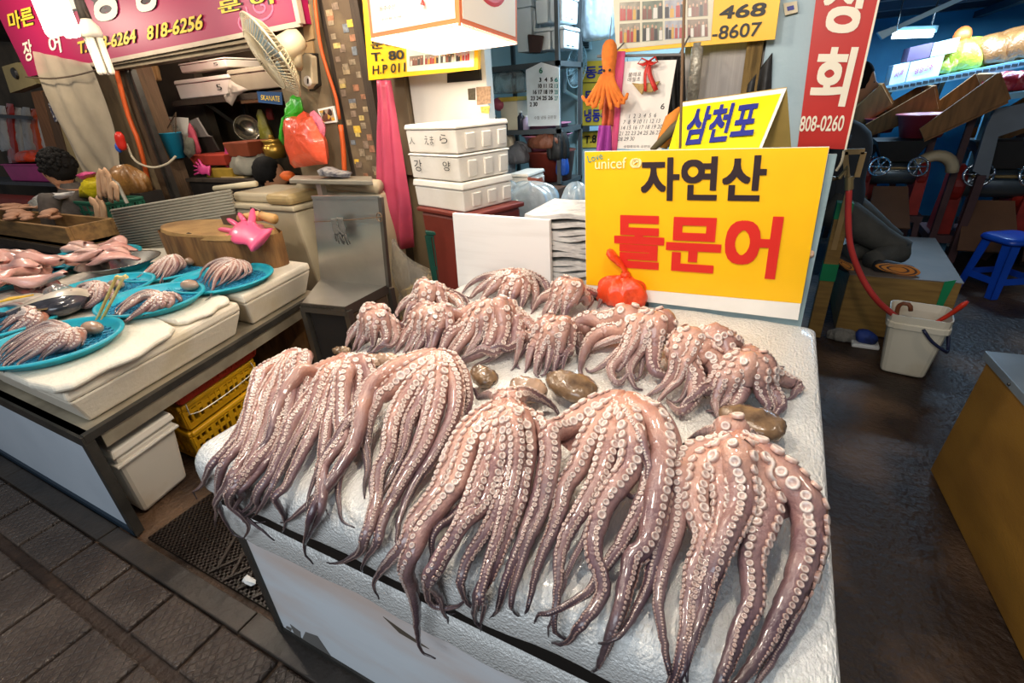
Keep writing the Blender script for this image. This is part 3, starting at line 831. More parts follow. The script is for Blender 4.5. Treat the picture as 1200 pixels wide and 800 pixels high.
octopus('mauve octopus with one smooth arm laid across it, second from the corner', (405, 420), 0.12, [
    ([(392, 432), (372, 456), (355, 482), (344, 505), (332, 532), (320, 560), (306, 588)], .027, 0, 0), ([(402, 434), (386, 460), (374, 490), (362, 515), (347, 545), (336, 570), (322, 582), (332, 602)], .027, 0, 40),
    ([(406, 435), (393, 465), (384, 500), (379, 530), (378, 556), (370, 582), (346, 604)], .026, 0, 0), ([(410, 435), (402, 465), (401, 492), (402, 512), (388, 532), (377, 552), (379, 590), (363, 622), (357, 637)], .029, 15, 40),
    ([(414, 430), (424, 445), (421, 472), (413, 502), (401, 526), (387, 546), (379, 572)], .028, -60, 0), ([(420, 426), (432, 440), (436, 462), (428, 490), (418, 516), (404, 540), (396, 570), (400, 600)], .028, -80, -40),
    ([(388, 436), (368, 474), (350, 512), (338, 535), (324, 566), (312, 588)], .023, 0, 0), ([(396, 426), (368, 440), (346, 462), (330, 488), (322, 520), (312, 548), (304, 570)], .030, 110, 60, .015)],
    (432, 421, .025, .06, .03, 0), seed=12, extra=1, tail=20, pale=True)
octopus('peach octopus with a long ribbon arm, third from the corner', (512, 416), 0.14, [
    ([(530, 424), (542, 442), (547, 468), (541, 492), (528, 520)], .030, 0, 0), ([(525, 428), (534, 456), (531, 488), (516, 520), (501, 545), (486, 566), (470, 602), (466, 630)], .030, -60, -60),
    ([(505, 432), (486, 460), (468, 495), (454, 535), (446, 560)], .026, 0, 0), ([(511, 434), (496, 464), (479, 494), (472, 524), (463, 548), (451, 572), (441, 592), (440, 612)], .029, 0, -30),
    ([(516, 434), (513, 466), (506, 492), (496, 522), (481, 547), (466, 572), (451, 602), (444, 632), (430, 652)], .033, -10, -60), ([(506, 432), (482, 456), (465, 482), (457, 507), (454, 532), (442, 556), (441, 582), (436, 620), (421, 646), (403, 657)], .029, 0, 0),
    ([(500, 426), (472, 443), (450, 464), (436, 490), (429, 520), (431, 548), (428, 566)], .036, 15, -10), ([(496, 420), (462, 433), (437, 454), (425, 484), (417, 515), (406, 536), (391, 562), (379, 592), (366, 617), (360, 637)], .032, 85, 60, .01)],
    (566, 441, .04, .055, .038, -25), seed=13, extra=1, tail=20, crown_r=0.055)
octopus('octopus with a dark mouth pocket under a folded pink arm', (594, 476), 0.135, [
    ([(612, 490), (634, 500), (642, 532), (631, 582), (616, 622), (592, 682), (585, 708)], .030, -40, -40), ([(572, 484), (546, 508), (530, 536), (520, 560), (508, 582), (488, 606), (478, 632), (458, 655), (441, 676)], .030, 0, -50),
    ([(576, 488), (553, 514), (542, 546), (535, 568), (519, 588), (500, 612), (486, 642), (476, 667), (486, 702), (491, 755)], .030, 0, 80), ([(582, 490), (567, 520), (561, 546), (553, 572), (545, 592), (522, 622), (508, 650)], .028, 0, 0),
    ([(588, 492), (576, 522), (566, 552), (551, 592), (539, 618), (519, 652), (502, 682), (506, 707), (526, 712)], .028, 0, -60), ([(592, 494), (589, 522), (580, 552), (565, 592), (545, 622), (521, 657), (511, 682), (522, 712)], .029, 0, -50),
    ([(599, 494), (600, 522), (596, 547), (589, 582), (570, 622), (550, 652), (540, 682), (546, 702)], .033, 0, -40), ([(606, 492), (616, 520), (612, 552), (604, 592), (589, 632), (579, 662), (562, 692), (556, 717)], .033, 40, -50),
    ([(600, 500), (606, 545), (594, 600), (580, 650), (572, 690), (566, 720)], .024, 0, 0),
    ([(578, 462), (558, 468), (548, 478)], .028, 0, 30, .01), ([(612, 462), (632, 466), (650, 478), (656, 492)], .032, 10, 0, .01)],
    (618, 456, .045, .06, .045, -10), webs=[(k, k + 1) for k in range(1, 7)], seed=14, extra=1, tail=20, crown_r=0.05, pale=True)
octopus('octopus with the largest white suckers spread from a central mouth', (730, 470), 0.145, [
    ([(745, 474), (770, 490), (785, 522), (783, 562), (775, 602), (768, 652), (757, 692), (736, 732), (721, 747)], .034, 20, 80), ([(718, 470), (692, 482), (662, 502), (646, 520), (646, 547), (640, 582), (625, 622), (610, 662), (600, 702)], .036, 5, 70),
    ([(722, 478), (702, 496), (687, 522), (676, 550), (661, 572), (656, 597), (646, 627), (631, 662), (622, 702)], .034, 0, 30), ([(726, 480), (716, 512), (706, 546), (695, 572), (684, 592), (666, 622), (656, 652), (654, 692), (650, 732)], .032, 0, 0),
    ([(740, 490), (752, 530), (760, 562), (747, 600), (726, 640), (706, 667), (690, 692), (665, 707), (640, 714)], .026, -20, -10), ([(732, 482), (740, 512), (740, 542), (728, 567), (710, 592), (698, 622), (696, 652), (706, 682), (704, 702), (680, 732), (670, 747)], .036, 0, 60),
    ([(740, 476), (764, 500), (775, 532), (772, 572), (765, 612), (756, 642), (742, 652), (734, 682), (724, 722), (705, 772)], .040, -75, -80), ([(738, 500), (758, 552), (756, 580), (736, 592), (716, 612), (711, 642)], .016, 80, 60, .03)],
    (668, 452, .05, .085, .055, -15), webs=[(1, 2), (2, 3), (3, 5), (5, 6)], seed=15, extra=1, tail=20, crown_r=0.06)
octopus('octopus at the open end of the slab, arms in a neat comb', (856, 516), 0.12, [
    ([(885, 528), (915, 552), (945, 590), (959, 632), (946, 682), (930, 722), (905, 772), (880, 812)], .026, -30, 0), ([(838, 524), (812, 530), (797, 550), (795, 592), (790, 627), (776, 672), (772, 712), (780, 762), (784, 782)], .030, 70, 40),
    ([(844, 532), (823, 547), (815, 577), (817, 602), (826, 632), (813, 672), (806, 722), (800, 762), (786, 802)], .034, 0, 60), ([(850, 534), (846, 562), (849, 592), (845, 622), (831, 662), (816, 702), (812, 742), (800, 782)], .034, 0, 30),
    ([(858, 534), (863, 562), (868, 592), (860, 622), (846, 652), (831, 692), (825, 722), (810, 762)], .037, 0, -80), ([(867, 532), (885, 560), (899, 587), (895, 612), (881, 652), (882, 702), (866, 742), (846, 792), (836, 822)], .038, 10, -80),
    ([(876, 530), (905, 556), (930, 582), (945, 602), (946, 642), (931, 692), (915, 722), (900, 752), (880, 782), (858, 806)], .043, 15, -80),
    ([(842, 506), (818, 510), (798, 522)], .030, 10, 0, .01), ([(872, 508), (895, 524), (918, 544)], .030, 20, 0, .01)],
    (880, 494, .045, .08, .058, -12), webs=[(k, k + 1) for k in range(1, 6)], seed=16, extra=1, tail=20, crown_r=0.055)

# ================================================================== signs and the things behind the stall
def PP(px, py, a, b, c):
    """pixel onto the plane of three real points"""
    a, b, c = V(a), V(b), V(c); n = (b - a).cross(c - a)
    d = CR * ((px - 600) / FPX) + CU * ((400 - py) / FPX) + CF
    return CO + d * ((a - CO).dot(n) / d.dot(n))
YEL = M('sign_yellow', '#f9bd0c', 0.4, var=0.04); SWHITE = M('sign_white', '#efe9df', 0.5, var=0.05)
INKD = M('ink_brown_black', '#2b191d', 0.5, var=0.02); INKR = M('ink_red', '#d8281c', 0.45, var=0.03); INKB = M('ink_blue', '#2b2f86', 0.5, var=0.02)
INKW = M('ink_white', '#f2e6cf', 0.5, var=0.02); INKK = M('ink_black', '#1d1a18', 0.5, var=0.02); INKT = M('ink_teal', '#2f8f8a', 0.5, var=0.02)
INKO = M('ink_orange', '#ef7f48', 0.5, var=0.02); INKY = M('ink_yellow', '#f2d43a', 0.5, var=0.02); INKG = M('ink_grey', '#6d6a68', 0.6, var=0.02); INKRD = M('ink_faint_red', '#c8564c', 0.6, var=0.02)
PALE = M('ink_pale', '#f6e7a8', 0.5, var=0.02)
def plate(pix, y, th, mat, name, parent, dy=0.0):
    return MB().prism([P(a, b, y=y) for a, b in pix], (0, th, 0)).build(name, mat, parent)
def photo_mat(i, sc=55):
    nm = 'photo_print_%d' % i
    if nm in MATS: return MATS[nm]
    m = bpy.data.materials.new(nm); m.use_nodes = True; nt = m.node_tree; L = nt.links.new; b = nt.nodes['Principled BSDF']
    tc = nt.nodes.new('ShaderNodeTexCoord'); v = nt.nodes.new('ShaderNodeTexVoronoi'); v.inputs['Scale'].default_value = sc
    L(tc.outputs['Object'], v.inputs['Vector'])
    cr = nt.nodes.new('ShaderNodeValToRGB'); cr.color_ramp.interpolation = 'CONSTANT'; el = cr.color_ramp.elements
    pal = [('#4a2f28', '#b9a58c', '#8c3d34', '#5d5a48', '#d8cdbb'), ('#39302c', '#a3907a', '#c99a45', '#6f4b3e', '#cfc6b8'), ('#3d4336', '#8d9a7a', '#5a3b33', '#c7b9a3', '#a9655a')][i % 3]
    el[0].color = lin(pal[0]) + [1]; el[1].position = 0.8; el[1].color = lin(pal[4]) + [1]
    for p, c in ((0.2, pal[1]), (0.42, pal[2]), (0.6, pal[3])):
        e = el.new(p); e.color = lin(c) + [1]
    sp = nt.nodes.new('ShaderNodeSeparateColor'); L(v.outputs['Color'], sp.inputs[0]); L(sp.outputs[0], cr.inputs['Fac'])
    L(cr.outputs['Color'], b.inputs['Base Color']); b.inputs['Roughness'].default_value = 0.25
    MATS[nm] = m
    return m
def group_photo(pix, y, i, parent):
    """small flat print of a standing group: background, clothes and heads as flat shapes"""
    g = random.Random(i + 20); a, b, c, d = [P(*q, y=y) for q in pix]
    bgc = ('#8d8470', '#6f7560', '#9a9aa0', '#7d6a58')[i % 4]
    f = plate(pix, y, .001, M('photo_bg' + bgc[1:], bgc, .3, var=.3, scale=30), 'photograph', parent)
    pt = lambda u, v: d + (c - d) * u + (a - d) * v
    cl = [MB(), MB(), MB()]; hd = MB(); e = V((0, -.0004, 0)); m = g.choice((4, 5, 6))
    for k in range(m):
        u = (k + .5) / m + g.uniform(-.03, .03); h = g.uniform(.5, .72); w = .42 / m
        cl[g.randrange(3)].prism([pt(u - w, 0.03), pt(u + w, 0.03), pt(u + w * .9, h), pt(u - w * .9, h)], e)
        hd.prism([pt(u + w * .55 * math.cos(q), h + .09 + .09 * math.sin(q)) for q in [6.2832 * j / 8 for j in range(8)]], e * 2)
    for q, col in zip(cl, [('#a8322c', '#2d2a2c', '#c99a3c'), ('#3a3430', '#7d4a3a', '#d8d0c4')][i % 2]):
        if q.v: q.build('printed_clothes', M('photo_c' + col[1:], col, .3), parent)
    hd.build('printed_heads', M('photo_skin', '#c49a7c', .3), parent)
# ---- big yellow sign
y0 = 1.95
sg = T('yellow_sign', 'large yellow sign board with black and red lettering behind the octopuses', 'sign', (-0.28, y0, 0.845))
plate([(685, 177.5), (972, 172), (935, 375), (687, 345)], y0, 0.012, SWHITE, 'board', sg)
plate([(685.3, 178), (971.5, 172.5), (939, 355.5), (687, 333.5)], y0 - 0.0015, 0.001, YEL, 'yellow_face', sg)
Y1 = y0 - 0.002
text('자연산', P(751, 234.5, y=Y1), P(895, 236.5, y=Y1), P(751, 185, y=Y1), INKD, sg, 0.028)
text('돌문어', P(720, 313, y=Y1), P(908, 327, y=Y1), P(720, 249, y=Y1), INKR, sg, 0.034)
text('Love', P(690, 190.5, y=Y1), P(707, 186, y=Y1), P(688, 182.5, y=Y1), INKT, sg, 0.0)
text('unicef', P(697.5, 198, y=Y1), P(734, 197, y=Y1), P(697.5, 185.5, y=Y1), PALE, sg, 0.004)
ec = P(745, 191, y=Y1 - 0.002)
em = MB()
em.tube([ec + V((0.0155 * math.cos(a), 0, 0.0155 * math.sin(a))) for a in [6.2832 * k / 20 for k in range(21)]], 0.0022, 6)
em.tube([ec + V((0.010 * math.cos(a), 0, 0.010 * math.sin(a))) for a in [6.2832 * k / 16 for k in range(17)]], 0.0015, 6)
em.tube([ec + V((-0.009, 0, -0.004)), ec + V((0, -0.001, 0.003)), ec + V((0.008, 0, 0.005))], 0.003, 6)
for s in (-1, 1):
    em.tube([ec + V((s * 0.020 * math.cos(a), 0, 0.019 * math.sin(a))) for a in [-1.2 + 2.2 * k / 8 for k in range(9)]], [0.001 + 0.002 * math.sin(3.14 * k / 8) for k in range(9)], 6)
em.build('emblem', PALE, sg)
bk = T('backing_board', 'grey blue metal board standing right behind the yellow sign', 'board', (-0.2, 1.975, 0.70))
MB().prism([P(a, b, y=1.968) for a, b in [(760, 180), (981, 181), (938, 385), (760, 360)]], (0, 0.022, 0)).build('panel', M('grey_blue_metal', '#8ea3a6', 0.5, 0.2, var=0.15, bump=0.1), bk)
MB().ball(P(949, 297, y=1.975), 0.016, 0.02, 0.016, 10, 7, jit=0.15).build('edge_pad', M('tan_pad', '#c9a68b', 0.8), bk, smooth=True)
# cabinet hidden behind the sign, carries the folded sign and papers
cb = T('back_cabinet', 'low grey cabinet standing behind the yellow sign', 'cabinet', (-0.4, 2.3, 0))
MB().box(-0.62, 0.06, 2.02, 2.62, 0, 1.27).build('body', M('cabinet_grey', '#8a8880', 0.6), cb, bevel=0.006)
MB().box(-0.28, -0.27, 2.012, 2.02, 0.05, 1.2).build('door_gap', steel_d, cb)
# ---- folded yellow sign
af = T('folded_sign', 'folded yellow table sign with slanting blue lettering above the large sign', 'sign', (-0.2, 2.22, 1.27))
rl, rr_ = P(800, 120, y=2.24), P(922, 103, y=2.24)
fl_, fr_ = P(783, 178, y=2.10), P(893, 173, y=2.10)
def ext(a, b, z): return a + (b - a) * ((z - a.z) / (b.z - a.z))
flb, frb = ext(rl, fl_, 1.272), ext(rr_, fr_, 1.272)
MB().prism([rl, rr_, frb, flb], (0, 0.004, 0.003)).build('front_panel', SWHITE, af)
k = 0.03
fy = [rl.lerp(rr_, .0) + (flb - rl) * .05, rr_.lerp(rl, .03) + (frb - rr_) * .05, frb.lerp(flb, .03), flb]
nn = (rr_ - rl).cross(flb - rl).normalized() * -0.002
if nn.y > 0: nn = -nn
MB().prism([q + nn for q in fy], nn * 0.3).build('yellow_face', M('sign_lemon', '#f3dc14', 0.4, var=0.03), af)
rb = P(936, 172, y=2.42); rbb = V((rb.x + 0.004, 2.45, 1.272)); lbb = V((rl.x, 2.45, 1.272))
MB().prism([rl, rr_, rbb, lbb], (0, 0.004, 0.003)).build('back_panel', M('sign_back_cream', '#d9b766', 0.6), af)
pa, pb, pc = rl + nn * 2, rr_ + nn * 2, flb + nn * 2
text('삼천포', PP(799, 171, pa, pb, pc), PP(881, 163.5, pa, pb, pc), PP(811, 127, pa, pb, pc), INKB, af, 0.03)
rod = MB().tube([P(803, -30, y=2.06), P(800, 60, y=2.06), P(797, 174, y=2.06)], 0.005, 6).build('hanging_rod', M('rusty_rod', '#6a5138', 0.7))
tag(rod, 'thin brown rod hanging in front of the folded sign', 'rod')
# ---- red banner on the blue post
bn = T('red_banner', 'red vertical banner with cream lettering fixed to the pale blue post', 'sign', (0.15, 2.84, 1.35))
yb_ = 2.842
plate([(971, -120), (1056, -120), (990, 175), (934.5, 172.5)], yb_, 0.012, M('banner_red', '#bf2317', 0.45, var=0.05), 'panel', bn)
MB().bar(P(1056.5, -120, y=yb_), P(990.5, 175.5, y=yb_), 0.008).build('edge_trim', INKW, bn)
yb2 = yb_ - 0.002
text('상', P(958, 38, y=yb2), P(1012, 40, y=yb2), P(973, -42, y=yb2), INKW, bn, 0.028)
text('회', P(946, 123, y=yb2), P(990, 125, y=yb2), P(960, 55, y=yb2), INKW, bn, 0.03)
text('808-0260', P(936, 154, y=yb2), P(987, 153.5, y=yb2), P(939, 136, y=yb2), INKW, bn, 0.012)
sk = T('wall_socket', 'small ivory switch box on the pale blue post', 'switch', P(927, 8, y=2.87))
plate([(918, 4), (934, 1), (935, 14), (920, 18)], 2.855, 0.03, M('ivory', '#cdbf9f', 0.5), 'plate', sk)
plate([(922, 8), (930, 6), (931, 11), (923, 13)], 2.853, 0.004, INKB, 'mark', sk)
# ---- yellow sign above, beside the post
s2 = T('yellow_sign', 'yellow phone-number sign with pasted group photographs above the calendar', 'sign', (-0.5, 2.80, 1.84))
plate([(716, -80), (925, -80), (908, 46), (722, 62)], 2.80, 0.03, YEL, 'board', s2)
text('468', P(842, 23, y=2.798), P(896, 18.5, y=2.798), P(845, 7.5, y=2.798), INKK, s2, 0.02)
text('-8607', P(834, 47, y=2.798), P(890.5, 42, y=2.798), P(836, 31, y=2.798), INKK, s2, 0.01)
plate([(717, -20), (838, -20), (833, 47), (722, 58)], 2.797, 0.002, M('album_card', '#d5cdb4', 0.4), 'photo_card', s2)
n = 0
for row in range(2):
    for c in range(4):
        xa, xb = 726 + 26.5 * c, 750 + 26.5 * c
        t0, t1 = (3 - c * 1.2, 25 - c * 1.6) if row == 0 else (28 - c * 1.6, 51 - c * 2.2)
        group_photo([(xa, t0), (xb, t0 - 1.3), (xb, t1 - 1.6), (xa, t1)], 2.7955, n, s2); n += 1
# ---- yellow sign behind the lantern
s3 = T('yellow_sign', 'yellow phone-number sign half hidden by the glowing lantern box', 'sign', (-2.2, 2.76, 1.82))
plate([(420, -60), (562, -60), (560, 81), (432, 94)], 2.76, 0.03, YEL, 'board', s3)
text('문어도매', P(435, 58, y=2.758), P(500, 52, y=2.758), P(434, 47, y=2.758), INKK, s3, 0.02)
text('T. 80', P(436, 72.5, y=2.758), P(474, 69, y=2.758), P(435, 62, y=2.758), INKK, s3, 0.02)
text('H.P 011', P(437, 87.5, y=2.758), P(475, 84, y=2.758), P(437, 77, y=2.758), INKK, s3, 0.01)
plate([(476, 52), (556, 46), (555, 78), (477, 84)], 2.757, 0.002, M('mint_card', '#cfe0c8', 0.4), 'photo_card', s3)
for c in range(4):
    xa = 480 + 18 * c
    group_photo([(xa, 66 - c * 1.6), (xa + 16, 64.5 - c * 1.6), (xa + 16, 76 - c * 1.7), (xa, 77.5 - c * 1.7)], 2.7555, c + 3, s3)
# ---- lantern sign box
lt = T('lantern_sign', 'glowing white lantern sign box with orange borders hanging over the aisle', 'sign', P(520, 50, z=1.95))
A_, B_, C_ = P(539, 30, z=1.95), P(435, 48, z=1.95), P(606, 52, z=1.905)
D_ = B_ + C_ - A_
upv = (B_ - A_).cross(C_ - A_).normalized()
if upv.z < 0: upv = -upv
hgt = 0.42
GLOW = M('lantern_glow', '#fff6e2', 0.5, var=0.01, emit=2.2)
FACE = M('lantern_face', '#f3e4cf', 0.5, var=0.02, emit=0.12)
GLOO = M('lantern_orange', '#ea7a42', 0.5, var=0.03, emit=0.05)
MB().quadbox([A_, B_, D_, C_], [q + upv * 0.012 for q in (A_, B_, D_, C_)]).build('diffuser', GLOW, lt)
for a, b in ((A_, B_), (A_, C_), (B_, D_), (C_, D_)):
    out = (b - a).normalized().cross(upv)
    cen = (A_ + D_) / 2
    if out.dot((a + b) / 2 - cen) < 0: out = -out
    MB().quadbox([a, b, b - out * .008, a - out * .008], [q + upv * hgt for q in (a, b, b - out * .008, a - out * .008)]).build('side_panel', GLOO, lt)
    d = (b - a).normalized(); e = out * 0.0015; w = (b - a).length
    q0 = a + d * 0.022 + upv * 0.03 + e; q1 = b - d * 0.022 + upv * 0.03 + e
    MB().prism([q0, q1, q1 + upv * (hgt - .06), q0 + upv * (hgt - .06)], e).build('face_sheet', FACE, lt)
eo = V((0, -0.004, 0))
text('동주수산', P(445, 13.5, y=B_.y - .01), P(464, 10, y=B_.y - .01), P(445, 8, y=B_.y - .01), INKG, lt, 0.0)
text('수산물 도매 소매 택배 전국 어디나', P(447, 24.5, y=B_.y - .018), P(520, 12.5, y=B_.y - .018), P(447, 22, y=B_.y - .018), INKRD, lt, 0.0)
fm = MB().tube([P(495, 6, y=A_.y - .0), P(495.3, 3, y=A_.y - .0), P(495, -3, y=A_.y - .0)], [0.011, 0.008, 0.002], 8)
fm.build('flame_mark', INKR, lt)
dC = (C_ - A_).normalized(); oC = dC.cross(upv)
if oC.x < 0: oC = -oC
rc = A_ + dC * ((C_ - A_).length * .5) + upv * 0.235 + oC * 0.004
MB().tube([rc + (dC * .14 * math.cos(a) + upv * .10 * math.sin(a)) for a in [6.2832 * i / 28 for i in range(29)]], 0.018, 6, flat=0.15, up=tuple(oC)).build('ring_mark', INKR, lt)
for i in range(60):   # floral border print of the side face
    pass
MB().tube([(A_ + D_) / 2 + upv * hgt, (A_ + D_) / 2 + upv * (hgt + .5)], 0.006, 6).build('hanging_wire', steel_d, lt)
ll = lamp('lantern_light', 'AREA', (A_ + D_) / 2 - upv * 0.02, 14, WARM, 0.45)
ll.rotation_mode = 'QUATERNION'; ll.rotation_quaternion = upv.to_track_quat('Z', 'Y')

# ---- white foam board and newspapers
tag(MB().prism([P(530, 250, y=1.955), P(643.5, 258, y=1.955), P(646, 352, y=1.955), P(537, 336, y=1.955)], (0, 0.024, 0)).build('foam_board', M('foam_white', '#e4e0da', 0.55, col2='#d6d0c8', lo=.5, hi=.9, scale=2, stretch=(1, 1, 14)), bevel=0.002), 'white foam board standing upright at the back of the slab', 'board')
pr = M('newsprint', '#c9c5be', 0.8, col2='#8f8b88', lo=0.5, hi=0.75, scale=14, stretch=(1, 1, 3))
pt = T('paper_shelf', 'low crate under the newspapers beside the yellow sign', 'crate', (-0.8, 2.2, 0))
MB().box(-1.02, -0.66, 2.0, 2.45, 0, 0.865).build('body', M('crate_brown', '#4b3729', 0.8), pt)
rg = random.Random(5)
for i in range(11):
    z = 0.866 + 0.029 * i
    tilt = rg.uniform(-0.01, 0.012)
    b = MB()
    x0, x1 = -0.99 + rg.uniform(-.02, .02), -0.665
    def fn(u, v, z=z, tilt=tilt, x0=x0, x1=x1, i=i):
        x = x0 + (x1 - x0) * v; y = 1.995 + 0.35 * u
        return (x, y, z + 0.012 + 0.008 * math.sin(7 * v + i) * (1 - u) + tilt * v + 0.03 * (v - 0.5) ** 2)
    b.grid(fn, 6, 8)
    tag(b.build('newspaper', pr, solid=0.02), ('lowest', 'second lowest', 'third lowest', 'fourth lowest', 'fifth lowest', 'middle', 'fifth from top', 'fourth from top', 'third from top', 'second from top', 'topmost')[i] + ' newspaper of the pile beside the large yellow sign', 'newspaper', 'pile of folded newspapers')
# ---- orange bag on the slab
def bag_mesh(c, rx, ry, rz, seed, neck=0.0, lean=(0, 0), n=44, m=18, crumple=0.15):
    rg = random.Random(seed); b = MB(); ph = [rg.uniform(0, 6.28) for _ in range(8)]
    def fn(u, v):
        th = math.pi * u; a = 2 * math.pi * v
        w = math.sin(th) ** 0.75 if 0 < u < 1 else 0
        cr = 1 + crumple * (math.sin(5 * a + ph[0] + 4 * u) * .5 + math.sin(9 * a + ph[1] - 6 * u) * .4 + math.sin(13 * a + 9 * u + ph[2]) * .4) + .16 * u * u * math.sin(11 * a + ph[4])
        z = -math.cos(th)
        if z < -0.55: z = -0.55 + (z + 0.55) * 0.2
        return V(c) + V((rx * w * cr * math.cos(a), ry * w * cr * math.sin(a), rz * (z + 0.64) * (1 + 0.06 * math.sin(3 * a + ph[3]))))
    b.grid(fn, m, n, True)
    return b
ob = T('plastic_bag', 'knotted orange plastic bag standing on the slab before the yellow sign', 'bag', P(728, 356, z=ZT))
ORG = M('orange_film', '#ee4a1c', 0.3, var=0.15, scale=20, bump=0.5, bscale=35, coat=0.4, alpha=0.9, sss=0.1)
bc = P(729, 356, z=ZT)
bag_mesh(bc, 0.105, 0.07, 0.075, 3).build('sack', ORG, ob, smooth=True)
kt = P(733, 322, y=bc.y); tp = P(713, 292, y=bc.y)
MB().tube(catmull([bc + V((0, 0, 0.09)), kt, kt + V((-.01, 0, .03)), tp + V((.012, 0, -.02)), tp], 12), [.05, .035, .022, .018, .02, .016, .022, .026, .03, .032, .03, .012], 10, flat=0.5).build('twisted_neck', ORG, ob, smooth=True)
MB().ball(kt, 0.022, 0.02, 0.018, 10, 7, jit=0.15).build('knot', ORG, ob, smooth=True)
rg = random.Random(9)
MB().ball(bc + V((0.01, 0, 0.035)), 0.085, 0.05, 0.034, 14, 8, jit=0.2).build('contents', M('bag_contents', '#8d3f22', 0.6, col2='#4f2a1c', scale=30), ob, smooth=True)

# ---- plush octopus, cloths, calendar with ribbon
po = T('plush_octopus', 'orange toy octopus hanging beside the ribboned calendar', 'toy', P(712, 88, y=2.5))
PL = M('orange_plush', '#d8742c', 0.95, var=0.15, scale=40, bump=0.3, bscale=200)
hc_ = P(714, 68, y=2.5)
MB().lathe([(0.001, 0.075), (0.018, 0.070), (0.032, 0.05), (0.036, 0.02), (0.033, -0.02), (0.028, -0.05), (0.03, -0.07), (0.02, -0.085), (0.001, -0.09)], hc_, 14).build('head', PL, po, smooth=True)
for i in range(8):
    a = -2.9 + 2.6 * i / 7; s = math.cos(a)
    q = hc_ + V((0.02 * s, -0.02, -0.07))
    e = hc_ + V((0.085 * s + rnd.uniform(-.01, .01), -0.035, -0.15 - 0.05 * abs(math.sin(a))))
    MB().tube(catmull([q, q + V((0.02 * s, -.02, -.04)), e + V((0.005 * s, 0, -.01)), e + V((0.025 * s, -.01, .015))], 10), [.014, .014, .013, .012, .012, .011, .01, .01, .009, .006], 8).build('arm', PL, po, smooth=True)
for s in (-1, 1):
    MB().ball(hc_ + V((0.014 * s, -0.033, -0.05)), 0.006, 0.004, 0.006, 8, 6).build('eye', INKK, po, smooth=True)
MB().tube([hc_ + V((0, 0, .07)), hc_ + V((0.0, 0.02, .16))], 0.002, 5).build('hanging_cord', INKG, po)
def drape(pts_top, pts_bot, y, name, mat, label, cat, folds=3, amp=0.02, dep=None):
    b = MB(); a0, a1 = [P(*q, y=y) for q in pts_top]; c0, c1 = [P(*q, y=y) for q in pts_bot]
    def fn(u, v):
        t = a0.lerp(a1, v); q = c0.lerp(c1, v); p = t.lerp(q, u)
        return p + V((0, amp * math.sin(v * folds * 6.28 + u * 1.3) * (0.4 + 0.6 * u), 0))
    b.grid(fn, 12, folds * 8)
    return tag(b.build(name, mat, smooth=True, solid=0.006), label, cat)
drape([(707, 106), (722, 100)], [(704, 148), (717, 148)], 2.53, 'red_cloth', M('rust_cloth', '#b5502f', 0.8), 'rust red cloth hanging below the toy octopus', 'cloth', 2, .015)
drape([(702, 147), (716, 147)], [(697, 182), (716, 182)], 2.52, 'purple_cloth', M('purple_cloth', '#8c2f83', 0.8), 'purple cloth bunched above the corner of the yellow sign', 'cloth', 2, .015)
drape([(722, 60), (733, 60)], [(715, 180), (722, 180)], 2.56, 'pink_ribbon', M('pink_strip', '#d8507e', 0.6), 'pink strip hanging along the edge of the ribboned calendar', 'strip', 1, .006)
hr = MB().tube([P(700, 66, y=2.585), P(800, 64, y=2.585)], .006, 6)
hr.tube([P(716, 66, y=2.585), V((P(716, 66, y=2.585).x, 2.80, 1.87))], .004, 5).tube([P(796, 64, y=2.585), V((P(796, 64, y=2.585).x, 2.80, 1.87))], .004, 5)
tag(hr.build('hanging_rail', INKG), 'thin grey rail under the photo sign that carries calendar and toy', 'rail')
cl = T('wall_calendar', 'white calendar with faint numbers and a red ribbon on it', 'calendar', P(755, 170, y=2.6))
yc = 2.57
PAPER = M('calendar_paper', '#e6dfd4', 0.6, var=0.03)
plate([(732, 72), (793, 70), (775, 176), (719, 174)], yc, 0.006, PAPER, 'page', cl)
text('6', P(774, 128, y=yc), P(778.5, 128, y=yc), P(775, 121, y=yc), INKK, cl, 0)
text('    1  2  3  4  5  6\n 7  8  9 10 11 12 13\n14 15 16 17 18 19 20\n21 22 23 24 25 26 27\n28 29 30', P(724, 165, y=yc), P(772, 164, y=yc), P(731, 134, y=yc), INKG, cl, 0)
text('수협중앙회 공판장', P(731, 173, y=yc), P(762, 173, y=yc), P(731, 170, y=yc), INKG, cl, 0)
plate([(735, 80), (754, 79), (752, 98), (733, 99)], yc - .002, 0.001, SWHITE, 'note', cl)
text('물때표\n매월초', P(735, 96, y=yc - .003), P(750, 95, y=yc - .003), P(737, 85, y=yc - .003), INKG, cl, 0)
rb_ = T('ribbon_charm', 'red ribbon bow with two small straw scoops hung on the calendar', 'ornament', P(762, 100, y=2.54))
RIB = M('red_ribbon', '#c22a20', 0.5, var=0.1)
bo = P(760, 72, y=2.54)
for s in (-1, 1):
    MB().tube([bo, bo + V((s * .03, -.01, .015)), bo + V((s * .045, -.012, -.005)), bo + V((s * .02, -.01, -.012)), bo], .010, 6, flat=.35).build('bow_loop', RIB, rb_, smooth=True)
    MB().tube(catmull([bo, bo + V((s * .01, -.01, -.05)), bo + V((.02 + s * .025, -.01, -.12))], 6), .012, 6, flat=.3).build('ribbon_tail', RIB, rb_, smooth=True)
    MB().prism([P(*q, y=2.535) for q in ([(740, 97), (756, 99), (752, 111)] if s < 0 else [(752, 98), (773, 95), (764, 108), (756, 108)])], (0, .015, 0)).build('straw_scoop', M('straw', '#a98c55', 0.8, var=.3, scale=60), rb_, bevel=.002)
